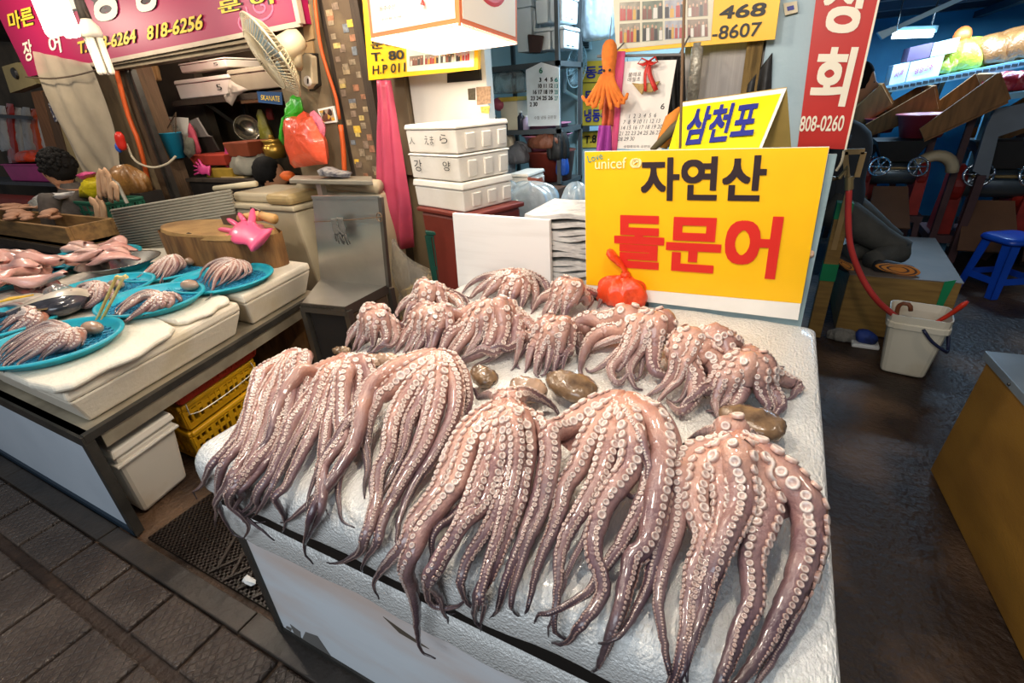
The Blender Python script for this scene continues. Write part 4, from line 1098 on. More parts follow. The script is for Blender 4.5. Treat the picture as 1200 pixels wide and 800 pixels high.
tag(MB().tube([P(764, 176, y=2.42), P(790, 150, y=2.42), P(801, 138, y=2.42)], [0.012, 0.022, 0.012], 8).build('folded_umbrella', M('olive_cloth', '#5d5236', 0.7), smooth=True), 'olive folded umbrella behind the folded sign', 'umbrella')
tag(MB().tube([P(775, 172, y=2.46), P(788, 140, y=2.46), P(797, 126, y=2.46)], [0.03, 0.035, 0.008], 7).build('folded_umbrella', M('orange_cloth', '#d9812a', 0.7, col2='#5f7a34', scale=9), smooth=True), 'orange and green folded umbrella behind the folded sign', 'umbrella')
drape([(768, 66), (802, 62)], [(780, 172), (803, 172)], 2.68, 'hanging_sheet', M('black_film', '#1f1d1c', 0.5, bump=.4, bscale=15), 'black plastic sheet hanging behind the ribboned calendar', 'sheet', 3, .02)
tag(MB().prism([P(a, b, y=2.93) for a, b in [(803, 55), (908, 46), (894, 118), (800, 128)]], (0, .012, 0)).build('ribbed_panel', M('grey_ribbed', '#9c9590', 0.4, var=.1, scale=30, stretch=(3, 1, .1))), 'grey translucent ribbed panel under the phone-number sign', 'panel')
tag(MB().tube([P(818, 50, y=2.82), P(815, 80, y=2.82), P(811, 120, y=2.82)], 0.028, 10).build('wrapped_pipe', M('foil_tape', '#b9b2a2', 0.4, 0.5, bump=.6, bscale=40), smooth=True), 'silver taped pipe running down the ribbed panel', 'pipe')
drape([(868, 110), (905, 62)], [(868, 118), (903, 112)], 2.862, 'hanging_sheet', M('black_film', '#1f1d1c'), 'black sheet bunched between ribbed panel and blue post', 'sheet', 2, .015)

# ================================================================== boxes, side room, rear corner
def mpp(p): return (V(p) - CO).dot(CF) / FPX
FOAM = M('fish_box_foam', '#dcd5c9', 0.6, col2='#c5bba9', lo=.5, hi=.85, scale=3, bump=.12, bscale=60)
FOAMB = M('fish_box_foam_cool', '#d5dde0', 0.6, var=.06, bump=.12, bscale=60)
def foam_box(label, fr, wd, w, d, z0, z1, mat=None, group=None, lid=0.22, ribs=3, marks=(), cat='box', taper=0.012):
    """fish box: fr = near corner xy, wd = direction of the marked face (unit xy)"""
    mat = mat or FOAM
    fr = V((fr[0], fr[1], 0)); wd = V((wd[0], wd[1], 0)).normalized(); dd = V((wd.y, -wd.x, 0))
    if dd.y < 0: dd = -dd
    t = T('foam_box', label, cat, (fr + wd * w / 2 + dd * d / 2 + V((0, 0, z0))), group)
    def q(a, b, z): return fr + wd * a + dd * b + V((0, 0, z))
    h = z1 - z0; zl = z1 - h * lid
    g = taper
    MB().quadbox([q(g, g, z0), q(w - g, g, z0), q(w - g, d - g, z0), q(g, d - g, z0)], [q(.008, .008, zl), q(w - .008, .008, zl), q(w - .008, d - .008, zl), q(.008, d - .008, zl)]).build('body', mat, t, bevel=.008)
    MB().quadbox([q(0, 0, zl + .003), q(w, 0, zl + .003), q(w, d, zl + .003), q(0, d, zl + .003)], [q(.006, .006, z1 - .004), q(w - .006, .006, z1 - .004), q(w - .006, d - .006, z1 - .004), q(.006, d - .006, z1 - .004)]).build('lid', mat, t, bevel=.008)
    for i in range(ribs):
        b0 = d * (0.18 + 0.3 * i); b1 = b0 + d * 0.16
        o = -0.006
        MB().quadbox([q(o + g * .8, b0, z0 + h * .12), q(o + g * .8, b1, z0 + h * .12), q(.03, b1, z0 + h * .12), q(.03, b0, z0 + h * .12)], [q(o + .004, b0, zl - .02), q(o + .004, b1, zl - .02), q(.03, b1, zl - .02), q(.03, b0, zl - .02)]).build('rib', mat, t, bevel=.004, seg=1)
    for (s, a, b, u0, u1) in marks:
        e = -0.002
        m0 = q(w * a, g * .8 + e, z0 + h * u0); m1 = q(w * b, g * .8 + e, z0 + h * u0); m2 = q(w * a, .008 + e * 2, z0 + h * u1)
        text(s, m0, m1, m2, INKK, t, 0.0, 'pen_mark', 0.003)
    return t
FR = P(532, 144, y=2.30); FL = P(470, 134, y=2.44)
wdir = (FL - FR); wdir.z = 0; W_ = wdir.length
zs = [P(533, yy, y=2.30).z for yy in (144, 181, 214, 249)]
# the marked face reads left to right from the camera: start at the far corner
def stack_box(label, z0, z1, marks, lid=.22, sh=0.0):
    wd = wdir.normalized(); fr = V((FR.x, FR.y, 0)) + wd * sh
    t = foam_box(label, (fr.x, fr.y), (wd.x, wd.y), W_, 0.40, z0, z1, None, 'stack of marked white foam boxes', lid, 3)
    dd = V((wd.y, -wd.x, 0)); dd = dd if dd.y > 0 else -dd
    for (s, a, b, u0, u1) in marks:
        h = z1 - z0
        p = lambda u, v: fr + wd * (W_ * (1 - u)) + dd * (0.018) + V((0, 0, z0 + h * v))
        text(s, p(a, u0) - dd * .0, p(b, u0), p(a, u1), INKK, t, 0.0, 'pen_mark', 0.022)
    return t
stack_box('white foam box topmost in the stack, brush marks on its side', zs[1], zs[0], [('人', .1, .22, .3, .55), ('えま', .42, .6, .3, .6), ('ら', .72, .86, .35, .65)])
stack_box('white foam box second from the top of the stack, two dark characters', zs[2], zs[1] - .001, [('강', .14, .3, .3, .75), ('양', .72, .86, .4, .75)], .12, .0)
stack_box('plain white foam box with ribbed lid, lowest in the stack', zs[3], zs[2] - .001, [], .28, -.01)
mt = T('maroon_tub', 'maroon plastic tub carrying the stack of foam boxes', 'tub', (FR.x - .2, 2.55, 0))
wd = wdir.normalized(); dd = V((wd.y, -wd.x, 0)); dd = dd if dd.y > 0 else -dd
qq = lambda a, b, z: V((FR.x, FR.y, 0)) + wd * a + dd * b + V((0, 0, z))
MAR = M('maroon_plastic', '#6d2a1f', 0.45, var=.15)
MB().quadbox([qq(-.02, .02, 0), qq(W_ - .08, .02, 0), qq(W_ - .08, .38, 0), qq(-.02, .38, 0)], [qq(-.06, .0, zs[3] - .03), qq(W_ - .06, .0, zs[3] - .03), qq(W_ - .06, .4, zs[3] - .03), qq(-.06, .4, zs[3] - .03)]).build('body', MAR, mt, bevel=.02)
MB().quadbox([qq(-.08, -.015, zs[3] - .03), qq(W_ - .04, -.015, zs[3] - .03), qq(W_ - .04, .415, zs[3] - .03), qq(-.08, .415, zs[3] - .03)], [qq(-.08, -.015, zs[3] - .002), qq(W_ - .04, -.015, zs[3] - .002), qq(W_ - .04, .415, zs[3] - .002), qq(-.08, .415, zs[3] - .002)]).build('rim', MAR, mt, bevel=.008)
# pink apron hanging in the recess
def cone_cloth(pix, y, name, mat, label, cat, amp=.03, folds=4, dep=.05):
    """hanging cloth gathered at the top: rows of (left px, right px, y px)"""
    b = MB(); n = len(pix)
    rows = [(P(a, c, y=y), P(bb, c, y=y)) for a, bb, c in pix]
    def fn(u, v):
        k = u * (n - 1); i = min(int(k), n - 2); w = k - i
        l = rows[i][0].lerp(rows[i + 1][0], w); r = rows[i][1].lerp(rows[i + 1][1], w)
        ang = math.pi * v
        return l.lerp(r, v) + V((0, -dep * math.sin(ang) + amp * math.sin(v * folds * 6.28 + 2 * u) * (0.35 + u * .65), 0))
    b.grid(fn, 16, 40)
    return tag(b.build(name, mat, smooth=True, solid=0.005), label, cat)
cone_cloth([(443, 458, 94), (444, 462, 120), (441, 468, 160), (440, 474, 200), (440, 481, 245), (440, 484, 290)], 2.78, 'apron', M('pink_rubber', '#b23f58', 0.5, var=.12, coat=.3), 'pink rubber apron hanging in the recess below the yellow sign', 'apron', .018, 3)
tag(MB().box(-2.52, -2.34, 2.95, 2.99, 1.2, 2.1).build('wall_board', M('dim_board', '#6b5c48', .8)), 'brown board leaning in the recess behind the apron', 'board')
tag(MB().prism([P(a, b, y=2.96) for a, b in [(524, 86), (562, 80), (563, 94), (524, 97)]], (0, .02, 0)).build('name_plaque', M('dark_plaque', '#231f1c', .3, var=.3)), 'dark plaque on the white wall under the yellow sign', 'plaque')
for (pp, c, nm) in (([(548, 104), (557, 103), (557, 117), (549, 117)], '#4d4433', 'small dark sticker on the white wall above the foam boxes'), ([(558, 102), (575, 101), (575, 121), (559, 123)], '#96785c', 'brown picture sticker on the white wall above the foam boxes'), ([(563, 125), (574, 124), (573, 133), (564, 132)], '#c7a94d', 'tiny gold sticker at the edge of the white wall')):
    tag(MB().prism([P(a, b, y=2.975) for a, b in pp], (0, .003, 0)).build('wall_sticker', M('stk' + c[1:], c, .5, var=.4, scale=60)), nm, 'sticker')
# ---- steel sink
sk = T('steel_sink', 'stainless steel sink table with a tall splash panel', 'sink', (-2.25, 1.95, 0))
SS = M('stainless', '#b5b0a6', 0.3, 0.85, var=.12, scale=4, bump=.05, bscale=12)
b0, b1 = V((-2.60, 2.11, .66)), V((-2.05, 2.14, .66)); f0, f1 = P(352, 357, z=.66), P(404, 362, z=.66)
tl, tr = P(366, 231, y=2.11), P(446, 231, y=2.14)
MB().prism([tl, tr, b1, b0], (0, .012, 0)).build('splash_panel', SS, sk)
MB().bar(tl, tr, .018).build('panel_edge', SS, sk)
MB().bar(tr, b1 + V((.012, 0, 0)), .024).build('panel_edge', M('stainless_dark', '#6f6a62', .35, .8), sk)
MB().prism([f0, f1, b1, b0], (0, 0, -.015)).build('basin_plate', SS, sk)
for a, b in ((f0, f1), (f1, b1)):
    MB().prism([a + V((0, 0, .012)), b + V((0, 0, .012)), b - V((0, 0, .045)), a - V((0, 0, .045))], (0.003, .008, 0)).build('rim', M('stainless_dark', '#6f6a62'), sk)
for q in (f0, f1, b1, b0):
    MB().box(q.x - .018, q.x + .018, q.y - .018 + .02, q.y + .018 + .02, 0, q.z - .016).build('leg', M('stainless_dark', '#6f6a62'), sk)
MB().prism([f1 + V((.0, .03, -.05)), b1 + V((0, -.02, -.05)), V((b1.x, b1.y - .02, .12)), V((f1.x, f1.y + .03, .12))], (-.01, 0, 0)).build('side_panel', M('brown_panel', '#4b3b2d', .6), sk)
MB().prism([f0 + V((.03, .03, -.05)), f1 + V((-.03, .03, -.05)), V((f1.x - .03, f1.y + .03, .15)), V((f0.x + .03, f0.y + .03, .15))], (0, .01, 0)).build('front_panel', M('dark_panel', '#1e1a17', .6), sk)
MB().tube(catmull([P(368, 260, y=2.10), P(405, 258, y=2.095), P(447, 254, y=2.12)], 10), .003, 5).build('line_wire', M('rusty_rod', '#6a5138', .7), sk)
MB().tube([P(446, 254, y=2.11) + V((.02 * math.cos(a), -.01, .025 * math.sin(a))) for a in [6.28 * i / 12 for i in range(13)]], .003, 5).build('wire_ring', M('rusty_rod', '#6a5138', .7), sk)
def glove(c, dirv, up, L, mat, label, name='rubber_glove', spread=.35, group=None, floppy=0.3, thumb=1):
    """glove: cuff, palm and five fingers; c = cuff end, dirv towards the fingers"""
    d, u, s = frame(V(dirv), V(up)); b = MB(); c = V(c)
    w = L * .15
    b.tube(catmull([c, c + d * L * .3, c + d * L * .48, c + d * L * .60], 9), [w * 1.15, w * 1.0, w * .85, w * .9, w * 1.05, w * 1.15, w * 1.1, w * 1.0, w * .85], 12, up=tuple(u), flat=.28)
    for i in range(4):
        f = (i - 1.5) / 1.5
        p = c + d * L * .57 + s * w * .86 * f
        fd = (d + s * spread * f * .8 - u * floppy * (0.2 + .25 * (i % 2))).normalized()
        ln = L * (.36, .42, .40, .31)[i]
        b.tube(catmull([p, p + fd * ln * .5, p + fd * ln - u * ln * floppy * .3], 6), [w * .22, w * .22, w * .215, w * .21, w * .19, w * .10], 8, up=tuple(u))
    p = c + d * L * .42 + s * w * .9 * thumb
    td = (d * .7 + s * .75 * thumb).normalized()
    b.tube(catmull([p - td * w * .4, p + td * L * .12, p + td * L * .25 + d * L * .03], 6), [w * .32, w * .3, w * .28, w * .26, w * .24, w * .12], 8, up=tuple(u))
    o = b.build(name, mat, smooth=True)
    return tag(o, label, 'glove', group)
glove(P(398, 255, y=2.075), (-0.05, 0, -1), (0, -1, 0), .17, M('grey_knit', '#6a665e', .9, bump=.4, bscale=150), 'grey work glove hanging on the wire of the sink panel', 'work_glove')
glove(P(390, 256, y=2.065), (0.08, 0, -1), (0, -1, .1), .16, M('grey_knit', '#6a665e'), 'grey work glove hung second on the sink wire', 'work_glove', thumb=-1)
# ---- maroon bucket with scoop and hook
mb = T('maroon_bucket', 'maroon round bucket standing between sink and white board', 'bucket', P(475, 350, y=2.25) * 1.0)
cb_ = V((P(475, 296, y=2.25).x, 2.25, 0))
MB().lathe([(.0, .32), (.145, .32), (.175, .86), (.185, .87), (.185, .89), (.17, .89), (.165, .86), (.14, .42), (0, .42)], cb_, 28).build('body', MAR, mb, smooth=True)
MB().lathe([(.0, 0), (.17, 0), (.165, .318), (0, .32)], cb_, 20).build('stand', M('dark_panel', '#1e1a17'), mb)
MB().ball(P(452, 296, y=2.2), .07, .05, .045, 12, 8).build('scoop', M('red_plastic', '#c02a1e', .35), mb, smooth=True)
MB().tube(catmull([P(486, 303, y=2.12), P(491, 296, y=2.1), P(497, 301, y=2.08)], 8), .012, 8).build('hook_grip', M('red_plastic', '#c02a1e'), mb, smooth=True)
MB().tube([P(497, 301, y=2.08), P(498, 352, y=2.08)], .011, 8).build('hook_stem', M('green_grip', '#1f4a3a', .5), mb)
mb.location.z = 0
# ---- clear bag of yellow card, green crate, red tub
CLEAR = M('clear_film', '#e3ddd0', .18, trans=.75, alpha=.55, bump=.6, bscale=20, ior=1.2)
yb3 = T('card_bundle', 'clear plastic bag full of pale yellow card beside the maroon bucket', 'bag', P(482, 345, y=2.5))
for i in range(6):
    x = P(470 + i * 7, 290, y=2.48).x
    MB().box(x, x + .028, 2.46 + .01 * (i % 3), 2.75, .3, P(480, 262 + 3 * (i % 3), y=2.48).z).build('card_sheet', M('yellow_card', '#cdae5c', .7, var=.1), yb3)
bagc = P(470, 300, y=2.48)
b = MB()
prof = [(440, 486, 236), (443, 500, 262), (446, 512, 290), (447, 515, 320), (450, 514, 350)]
MB().tube(catmull([P(446, 195, y=2.44), P(452, 215, y=2.44), P(462, 238, y=2.44), P(478, 258, y=2.44), P(483, 290, y=2.44), P(485, 335, y=2.44)], 14), [.012, .03, .06, .10, .13, .16, .17, .18, .185, .19, .19, .19, .185, .17], 14, up=(0, -1, 0), flat=.6).build('film', CLEAR, yb3, smooth=True)
yb3.location.z = 0.0
MB().box(P(466, 300, y=2.48).x, P(513, 300, y=2.48).x, 2.46, 2.76, 0, .3).build('base_card', M('yellow_card', '#cdae5c'), yb3)
def crate(name, label, quad, z0, z1, mat, group=None, slots=(9, 3), cat='crate', wall=.012, top_off=0.02):
    """open slotted plastic crate on a base quad (4 xy points, turn order), walls built bar by bar"""
    Q = [V((q[0], q[1], 0)) for q in quad]; cen = sum(Q, V((0, 0, 0))) / 4
    t = T(name, label, cat, cen + V((0, 0, z0)), group)
    h = z1 - z0
    up = lambda p, z: p + (p - cen).normalized() * top_off * (z - z0) / h + V((0, 0, z))
    MB().prism([up(q, z0) for q in Q], (0, 0, .012)).build('base', mat, t)
    for i in range(4):
        a, c = Q[i], Q[(i + 1) % 4]
        b = MB()
        for z, hh in ((z0 + .006, .03), (z0 + h * .55, .022), (z1 - .04, .018)):
            b.bar(up(a, z + hh / 2), up(c, z + hh / 2), wall, hh)
        n = slots[0]
        for k in range(n + 1):
            p = a.lerp(c, k / n); b.bar(up(p, z0 + .02), up(p, z1 - .03), wall, .012 if k % 3 else .03, up=tuple((c - a).normalized()))
        b.build('slotted_wall', mat, t)
        MB().bar(up(a, z1 - .012), up(c, z1 - .012), wall * 2.2, .024).build('rim', mat, t, bevel=.004, seg=1)
    return t
GREEN = M('green_plastic', '#1c4a3c', .45, var=.15)
crate('green_crate', 'dark green plastic crate standing on edge behind the card bag', [P(507, 300, y=2.42)[:2], P(519, 300, y=2.42)[:2], (P(519, 300, y=2.42).x, 2.62), (P(507, 300, y=2.42).x, 2.62)], .40, P(507, 268, y=2.45).z, GREEN, slots=(4, 3))
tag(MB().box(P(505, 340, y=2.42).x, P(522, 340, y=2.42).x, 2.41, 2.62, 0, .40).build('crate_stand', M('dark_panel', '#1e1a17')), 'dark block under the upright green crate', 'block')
rt = MB().lathe([(.0, 0), (.16, 0), (.2, .60), (.21, .61), (.19, .61), (.15, .1), (0, .1)], (P(530, 345, y=2.12).x, 2.16, 0), 24, sx=.8, sy=.5)
tag(rt.build('red_tub', M('red_plastic', '#c02a1e'), smooth=True), 'bright red tub peeking out beside the white foam board', 'tub')

# ---- side room: shelves and clutter
GSH = M('grey_shelf', '#4f5356', .5, .3)
def at2(px, py, y): return P(px, py, y=y)
ys = 3.75
shelf = T('storage_shelf', 'grey metal storage shelf in the dim blue side room', 'shelf', (P(617, 200, y=ys).x, ys + .2, 0))
xa, xb = P(572, 150, y=ys).x, P(656, 148, y=ys).x
zL = [P(620, 152, y=ys).z, P(620, 74, y=ys).z, P(620, 215, y=ys).z]
for z in zL:
    MB().box(xa, xb, ys, ys + .5, z - .035, z).build('shelf_board', GSH, shelf)
for x in (xa, xb - .03):
    for y in (ys, ys + .47):
        MB().box(x, x + .03, y, y + .03, 0, 2.3).build('post', GSH, shelf)
for i, (x0p, x1p, y0p, y1p) in enumerate([(604, 622, -8, 62), (626, 642, -10, 28), (626, 645, 30, 60), (643, 660, -12, 26), (645, 662, 28, 58)]):
    p0, p1 = at2(x0p, y1p, ys + .02), at2(x1p, y0p, ys + .02)
    p0.z = max(p0.z, zL[1] + .002) if i in (0, 2, 4) else p0.z
    t = foam_box(('pale box standing tall on the top shelf nearest the lantern', 'pale foam box high on the top shelf, second column', 'pale foam box low on the top shelf, second column', 'pale foam box high on the top shelf, outer column', 'pale foam box low on the top shelf, outer column')[i], (p1.x, ys + .02), (-1, 0), abs(p1.x - p0.x), .32, p0.z, p1.z, FOAMB, 'pale boxes on the top shelf', ribs=2)
br = MB().quadbox([at2(620, 62, ys - .02), at2(634, 62, ys - .02), at2(634, 62, ys + .2), at2(620, 62, ys + .2)], [at2(618, 40, ys - .02), at2(638, 42, ys - .02), at2(638, 42, ys + .2), at2(618, 40, ys + .2)])
tag(br.build('brown_basin', M('brown_plastic', '#3e2620', .5), bevel=.01), 'dark brown square basin on the top shelf', 'basin')
b = bag_mesh(at2(598, 110, ys + .12), .17, .12, .11, 21)
tag(b.build('plastic_bag', CLEAR, smooth=True), 'clear crumpled bag on the middle shelf above the cream box', 'bag')
bx = T('cream_box', 'cream box with a yellow lid on the middle shelf', 'box', at2(600, 150, ys + .1))
pa_, pb_ = at2(588, 151, ys + .04), at2(606, 118, ys + .04)
MB().box(pa_.x, pb_.x, ys + .04, ys + .3, zL[0], pb_.z).build('body', M('cream_card', '#d9cdb4', .6), bx, bevel=.004)
MB().box(pa_.x - .008, pb_.x + .008, ys + .03, ys + .31, pb_.z, pb_.z + .03).build('lid', M('yellow_lid', '#c9a73d', .5), bx)
for px, col, hpx, nm in ((611, '#2c2d3a', 20, 'dark bottle'), (617, '#b9a7c2', 15, 'lilac bottle'), (591, '#6c675f', 12, 'grey jar'), (581, '#2e2a28', 16, 'black bottle')):
    q = at2(px, 151, ys + .03); r = 4.2 * mpp(q); hz = hpx * mpp(q)
    t = T('bottle', nm + ' standing on the middle shelf of the side room', 'bottle', (q.x, q.y, zL[0]))
    MB().lathe([(0, 0), (r, 0), (r, hz * .7), (r * .45, hz * .82), (r * .4, hz * .92), (0, hz * .92)], (q.x, q.y, zL[0]), 12).build('body', M('btl' + col[1:], col, .3), t, smooth=True)
    MB().lathe([(r * .48, hz * .9), (r * .48, hz), (0, hz)], (q.x, q.y, zL[0]), 10).build('cap', SWHITE, t)
tag(MB().ball(at2(585, 122, ys + .06), .06, .05, .05, 10, 7, jit=.1).build('pink_pouch', M('pink_pouch', '#b2505f', .5), smooth=True), 'pink pouch beside the cream box on the middle shelf', 'pouch')
c2 = T('wall_calendar', 'white calendar with bold dark numbers hung on the shelf edge', 'calendar', at2(637, 148, ys - .03))
pg = [(616, 82), (634, 73), (655, 79), (656, 147), (619, 148)]
MB().prism([at2(a, b_, ys - .02) for a, b_ in pg], (0, .008, 0)).build('page', M('calendar_cool', '#dfe6ea', .6), c2)
text('6', at2(632, 86, ys - .022), at2(636, 86, ys - .022), at2(632, 79, ys - .022), M('ink_green', '#2f7a5a', .5), c2, .02)
for r, row in enumerate(('  3  4  5', ' 10 11 12', ' 16 17 18 19', ' 23 24 25 26', '2 30')):
    yy = 96 + 7.2 * r
    text(row.strip(), at2((632, 631, 625, 622, 621)[r], yy, ys - .022), at2((648, 648, 648, 648, 630)[r], yy - .4, ys - .022), at2((632, 631, 625, 622, 621)[r], yy - 5, ys - .022), INKK, c2, .03)
for r, row in enumerate(('6', '13', '20', '27')):
    yy = 96 + 7.2 * r
    text(row, at2(650, yy, ys - .022), at2(654, yy, ys - .022), at2(650, yy - 5, ys - .022), INKT, c2, .02)
text('수협 냉동 공판장', at2(626, 140, ys - .022), at2(652, 139, ys - .022), at2(626, 136, ys - .022), INKG, c2, 0)
# lower clutter
PINKB = M('pink_basin', '#c77f9b', .35); 
z3 = zL[2]
def basin(c, r, h, mat, label, name='basin', sq=0):
    b = MB(); b.lathe([(0, 0), (r * .72, 0), (r * .95, h * .92), (r * 1.05, h * .95), (r * 1.05, h), (r * .93, h), (r * .68, h * .08), (0, h * .08)], c, 24)
    return tag(b.build(name, mat, smooth=True), label, 'basin')
q = at2(632, 193, ys + .05); basin((q.x, ys + .22, z3 + .24), .2, .12, PINKB, 'pink basin upside in the pile under the shelf')
basin((q.x, ys + .22, z3 + .34), .19, .10, PINKB, 'second pink basin nested above the first one')
tag(MB().lathe([(0, 0), (.17, 0), (.2, .22), (.21, .23), (0, .23)], (q.x + .03, ys + .22, z3 + .004), 22).build('maroon_bin', MAR, smooth=True), 'maroon bin under the pink basins in the side room', 'bin')
for (px, py, rx, ry, rz, mm, lb, sd) in (
        (653, 188, .09, .08, .14, M('black_film', '#1f1d1c'), 'black full bag hanging off the shelf end', 31), (590, 182, .10, .08, .11, M('cream_bag', '#c5b59d', .6, bump=.3), 'cream paper bag on the shelf below the bottles', 32),
        (588, 218, .11, .1, .19, M('white_bag', '#cdd9e0', .35, bump=.4, bscale=25), 'white plastic bag hanging beside the small foam box', 33), (607, 192, .1, .1, .10, M('grey_bag', '#6b6a6e', .5, bump=.4), 'grey bag behind the small foam box', 34),
        (658, 206, .05, .05, .1, M('blue_bag', '#2150a8', .5, bump=.4), 'blue bag beside the pink basins', 35), (640, 174, .15, .1, .07, M('amber_bag', '#7d4a34', .4, bump=.4), 'amber bag on top of the pink basins', 36)):
    q = at2(px, py, ys + .04)
    tag(bag_mesh((q.x, ys + .06, q.z), rx, ry, rz, sd).build('bag', mm, smooth=True), lb, 'bag')
y4 = 3.3
q = at2(607, 226, y4); q2 = at2(620, 203, y4)
foam_box('small white foam box in the clutter of the side room', (at2(620, 226, y4).x, y4), (-1, 0), at2(620, 226, y4).x - at2(597, 226, y4).x, .3, at2(607, 227, y4).z, at2(607, 203, y4).z, FOAM, None, ribs=3)
tag(MB().box(at2(595, 226, y4).x - .1, at2(640, 226, y4).x, y4 + .0, y4 + .4, 0, at2(607, 227.5, y4).z).build('brown_carton', M('brown_carton', '#5b3c2a', .8)), 'brown carton under the small foam box', 'carton')
for (px, py, rx, rz, sd, lb) in ((618, 262, .2, .16, 41, 'clear crumpled plastic bag heaped behind the white board'), (590, 262, .12, .17, 42, 'white and clear bag behind the white board edge'), (672, 262, .1, .15, 43, 'clear bag on the floor of the side room')):
    q = at2(px, py, 3.05)
    tag(bag_mesh((q.x, 3.12, q.z), rx, .1, rz, sd).build('plastic_bag', M('clear_blue_film', '#cfe0ea', .15, trans=.5, alpha=.75, bump=.5, bscale=25), smooth=True), lb, 'bag')
tag(MB().box(at2(575, 262, 3.05).x, at2(690, 262, 3.05).x, 3.03, 3.25, 0, at2(618, 263, 3.05).z).build('long_carton', M('brown_carton', '#5b3c2a')), 'long brown carton under the clear bags', 'carton')
lb_ = MB().prism([at2(a, b_, 3.2) for a, b_ in [(618, 208), (632, 210), (656, 256), (630, 256)]], (0, .02, 0))
tag(lb_.build('red_plank', M('red_brown_board', '#8a4630', .6)), 'red brown board leaning in the side room clutter', 'board')
tag(MB().bar(at2(632, 209, 3.18), at2(656, 258, 3.18), .03).build('wooden_strip', M('reddish_wood', '#6e3524', .6)), 'reddish wooden strip leaning on the red brown board', 'strip')
# back wall of the side room: fan, vent, door sign
fn = T('desk_fan', 'pale blue electric fan high in the side room', 'fan', at2(676, 78, 4.5))
FB = M('fan_blue', '#b9d4dc', .4)
fc = at2(676, 78, 4.5); fr_m = 22 * mpp(fc)
ax = (-CF * .45 + CR * .75 - CU * .35).normalized()
Rf = ax.to_track_quat('Z', 'Y').to_matrix()
def fan_parts(fc, Rf, r, mat, t, nr=28, mot=True):
    g = MB()
    for k in range(nr):
        a = 6.2832 * k / nr
        e = V((math.cos(a), math.sin(a), 0))
        g.tube([fc + Rf @ (e * r * .18 + V((0, 0, r * .22))), fc + Rf @ (e * r * .7 + V((0, 0, r * .2))), fc + Rf @ (e * r)], r * .012, 4, cap=False)
        g.tube([fc + Rf @ (e * r * .18 + V((0, 0, -r * .25))), fc + Rf @ (e * r * .75 + V((0, 0, -r * .2))), fc + Rf @ (e * r)], r * .012, 4, cap=False)
    for rr, z in ((1, 0), (.7, .2), (.18, .22), (.75, -.2)):
        g.tube([fc + Rf @ V((r * rr * math.cos(6.2832 * k / 32), r * rr * math.sin(6.2832 * k / 32), z * r)) for k in range(33)], r * (.03 if rr == 1 else .014), 6)
    g.build('grille', mat, t, smooth=True)
    MB().lathe([(0, r * .26), (r * .17, r * .24), (r * .17, r * .2), (0, r * .2)], fc, 16, Rf).build('hub_badge', mat, t)
    for k in range(4):
        a = 6.2832 * k / 4; b = MB(); cs = []
        def fb(u, v, a=a):
            q = r * (.15 + .7 * u); w = a + (v - .5) * 1.1 * (0.6 + .4 * u)
            return fc + Rf @ V((q * math.cos(w), q * math.sin(w), (v - .5) * r * .16))
        b.grid(fb, 5, 4); b.build('blade', M('fan_blade', '#9fb4bb', .35), t, smooth=True, solid=.003)
    MB().lathe([(0, -r * .95), (r * .22, -r * .9), (r * .3, -r * .7), (r * .3, -r * .35), (r * .2, -r * .25), (0, -r * .22)], fc, 18, Rf).build('motor', mat, t, smooth=True)
fan_parts(fc, Rf, fr_m, FB, fn)
MB().tube([fc - ax * fr_m * .7, fc - ax * fr_m * .8 - V((0, 0, .2)), V((fc.x - .1, 4.79, fc.z - .25))], .02, 8).build('bracket', FB, fn)
vt = T('wall_vent', 'small louvred vent high on the side room wall', 'vent', at2(682, 50, 4.75))
MB().prism([at2(a, b_, 4.77) for a, b_ in [(672, 43), (692, 42), (692, 58), (672, 59)]], (0, .03, 0)).build('frame', FB, vt)
for k in range(5):
    MB().bar(at2(674, 46 + 2.6 * k, 4.765), at2(690, 45 + 2.6 * k, 4.765), .012, .014).build('slat', M('vent_dark', '#39464c', .5), vt)
tag(MB().box(at2(664, 38, 4.7).x, at2(676, 38, 4.7).x, 4.70, 4.79, at2(664, 42, 4.7).z, at2(664, 24, 4.7).z).build('meter_box', FB, bevel=.01), 'pale meter box on the side room wall', 'box')
tag(bag_mesh(at2(697, 48, 4.3), .16, .1, .26, 51).build('plastic_bag', M('clear_blue_film', '#cfe0ea'), smooth=True), 'clear bag hanging under the yellow photo sign', 'bag')
dr = T('rear_door', 'pale door with yellow menu sign at the back of the side room', 'door', (at2(690, 200, 4.78).x, 4.79, 0))
MB().prism([at2(a, b_, 4.775) for a, b_ in [(676, 70), (735, 66), (735, 330), (676, 330)]], (0, .02, 0)).build('leaf', M('pale_door', '#a7bcbd', .5), dr)
ds = T('door_sign', 'tall yellow sign with blue lettering on the rear door', 'sign', at2(695, 175, 4.77))
MB().prism([at2(a, b_, 4.765) for a, b_ in [(680, 72), (722, 70), (722, 172), (678, 173)]], (0, .006, 0)).build('board', M('sign_yellow_dim', '#d9b73a', .5), ds)
for s, x0p, x1p, y1p, y0p in (('동주', 686, 714, 92, 78), ('문어,한치', 685, 734, 121, 106), ('냉동수산', 685, 724, 143, 128), ('T.8', 685, 699, 168, 159)):
    text(s, at2(x0p, y1p, 4.763), at2(x1p, y1p - 1, 4.763), at2(x0p, y0p, 4.763), INKB if s != 'T.8' else INKK, ds, .025)
MB().bar(at2(681, 97, 4.763), at2(715, 96, 4.763), .006).build('rule_line', INKK, ds)
lk = T('door_bar', 'dark push bar across the rear door sign', 'bar', at2(690, 150, 4.74))
MB().bar(at2(674, 151, 4.74), at2(705, 150, 4.74), .05, .05).build('bar', M('dark_bar', '#3b4043', .5), lk)
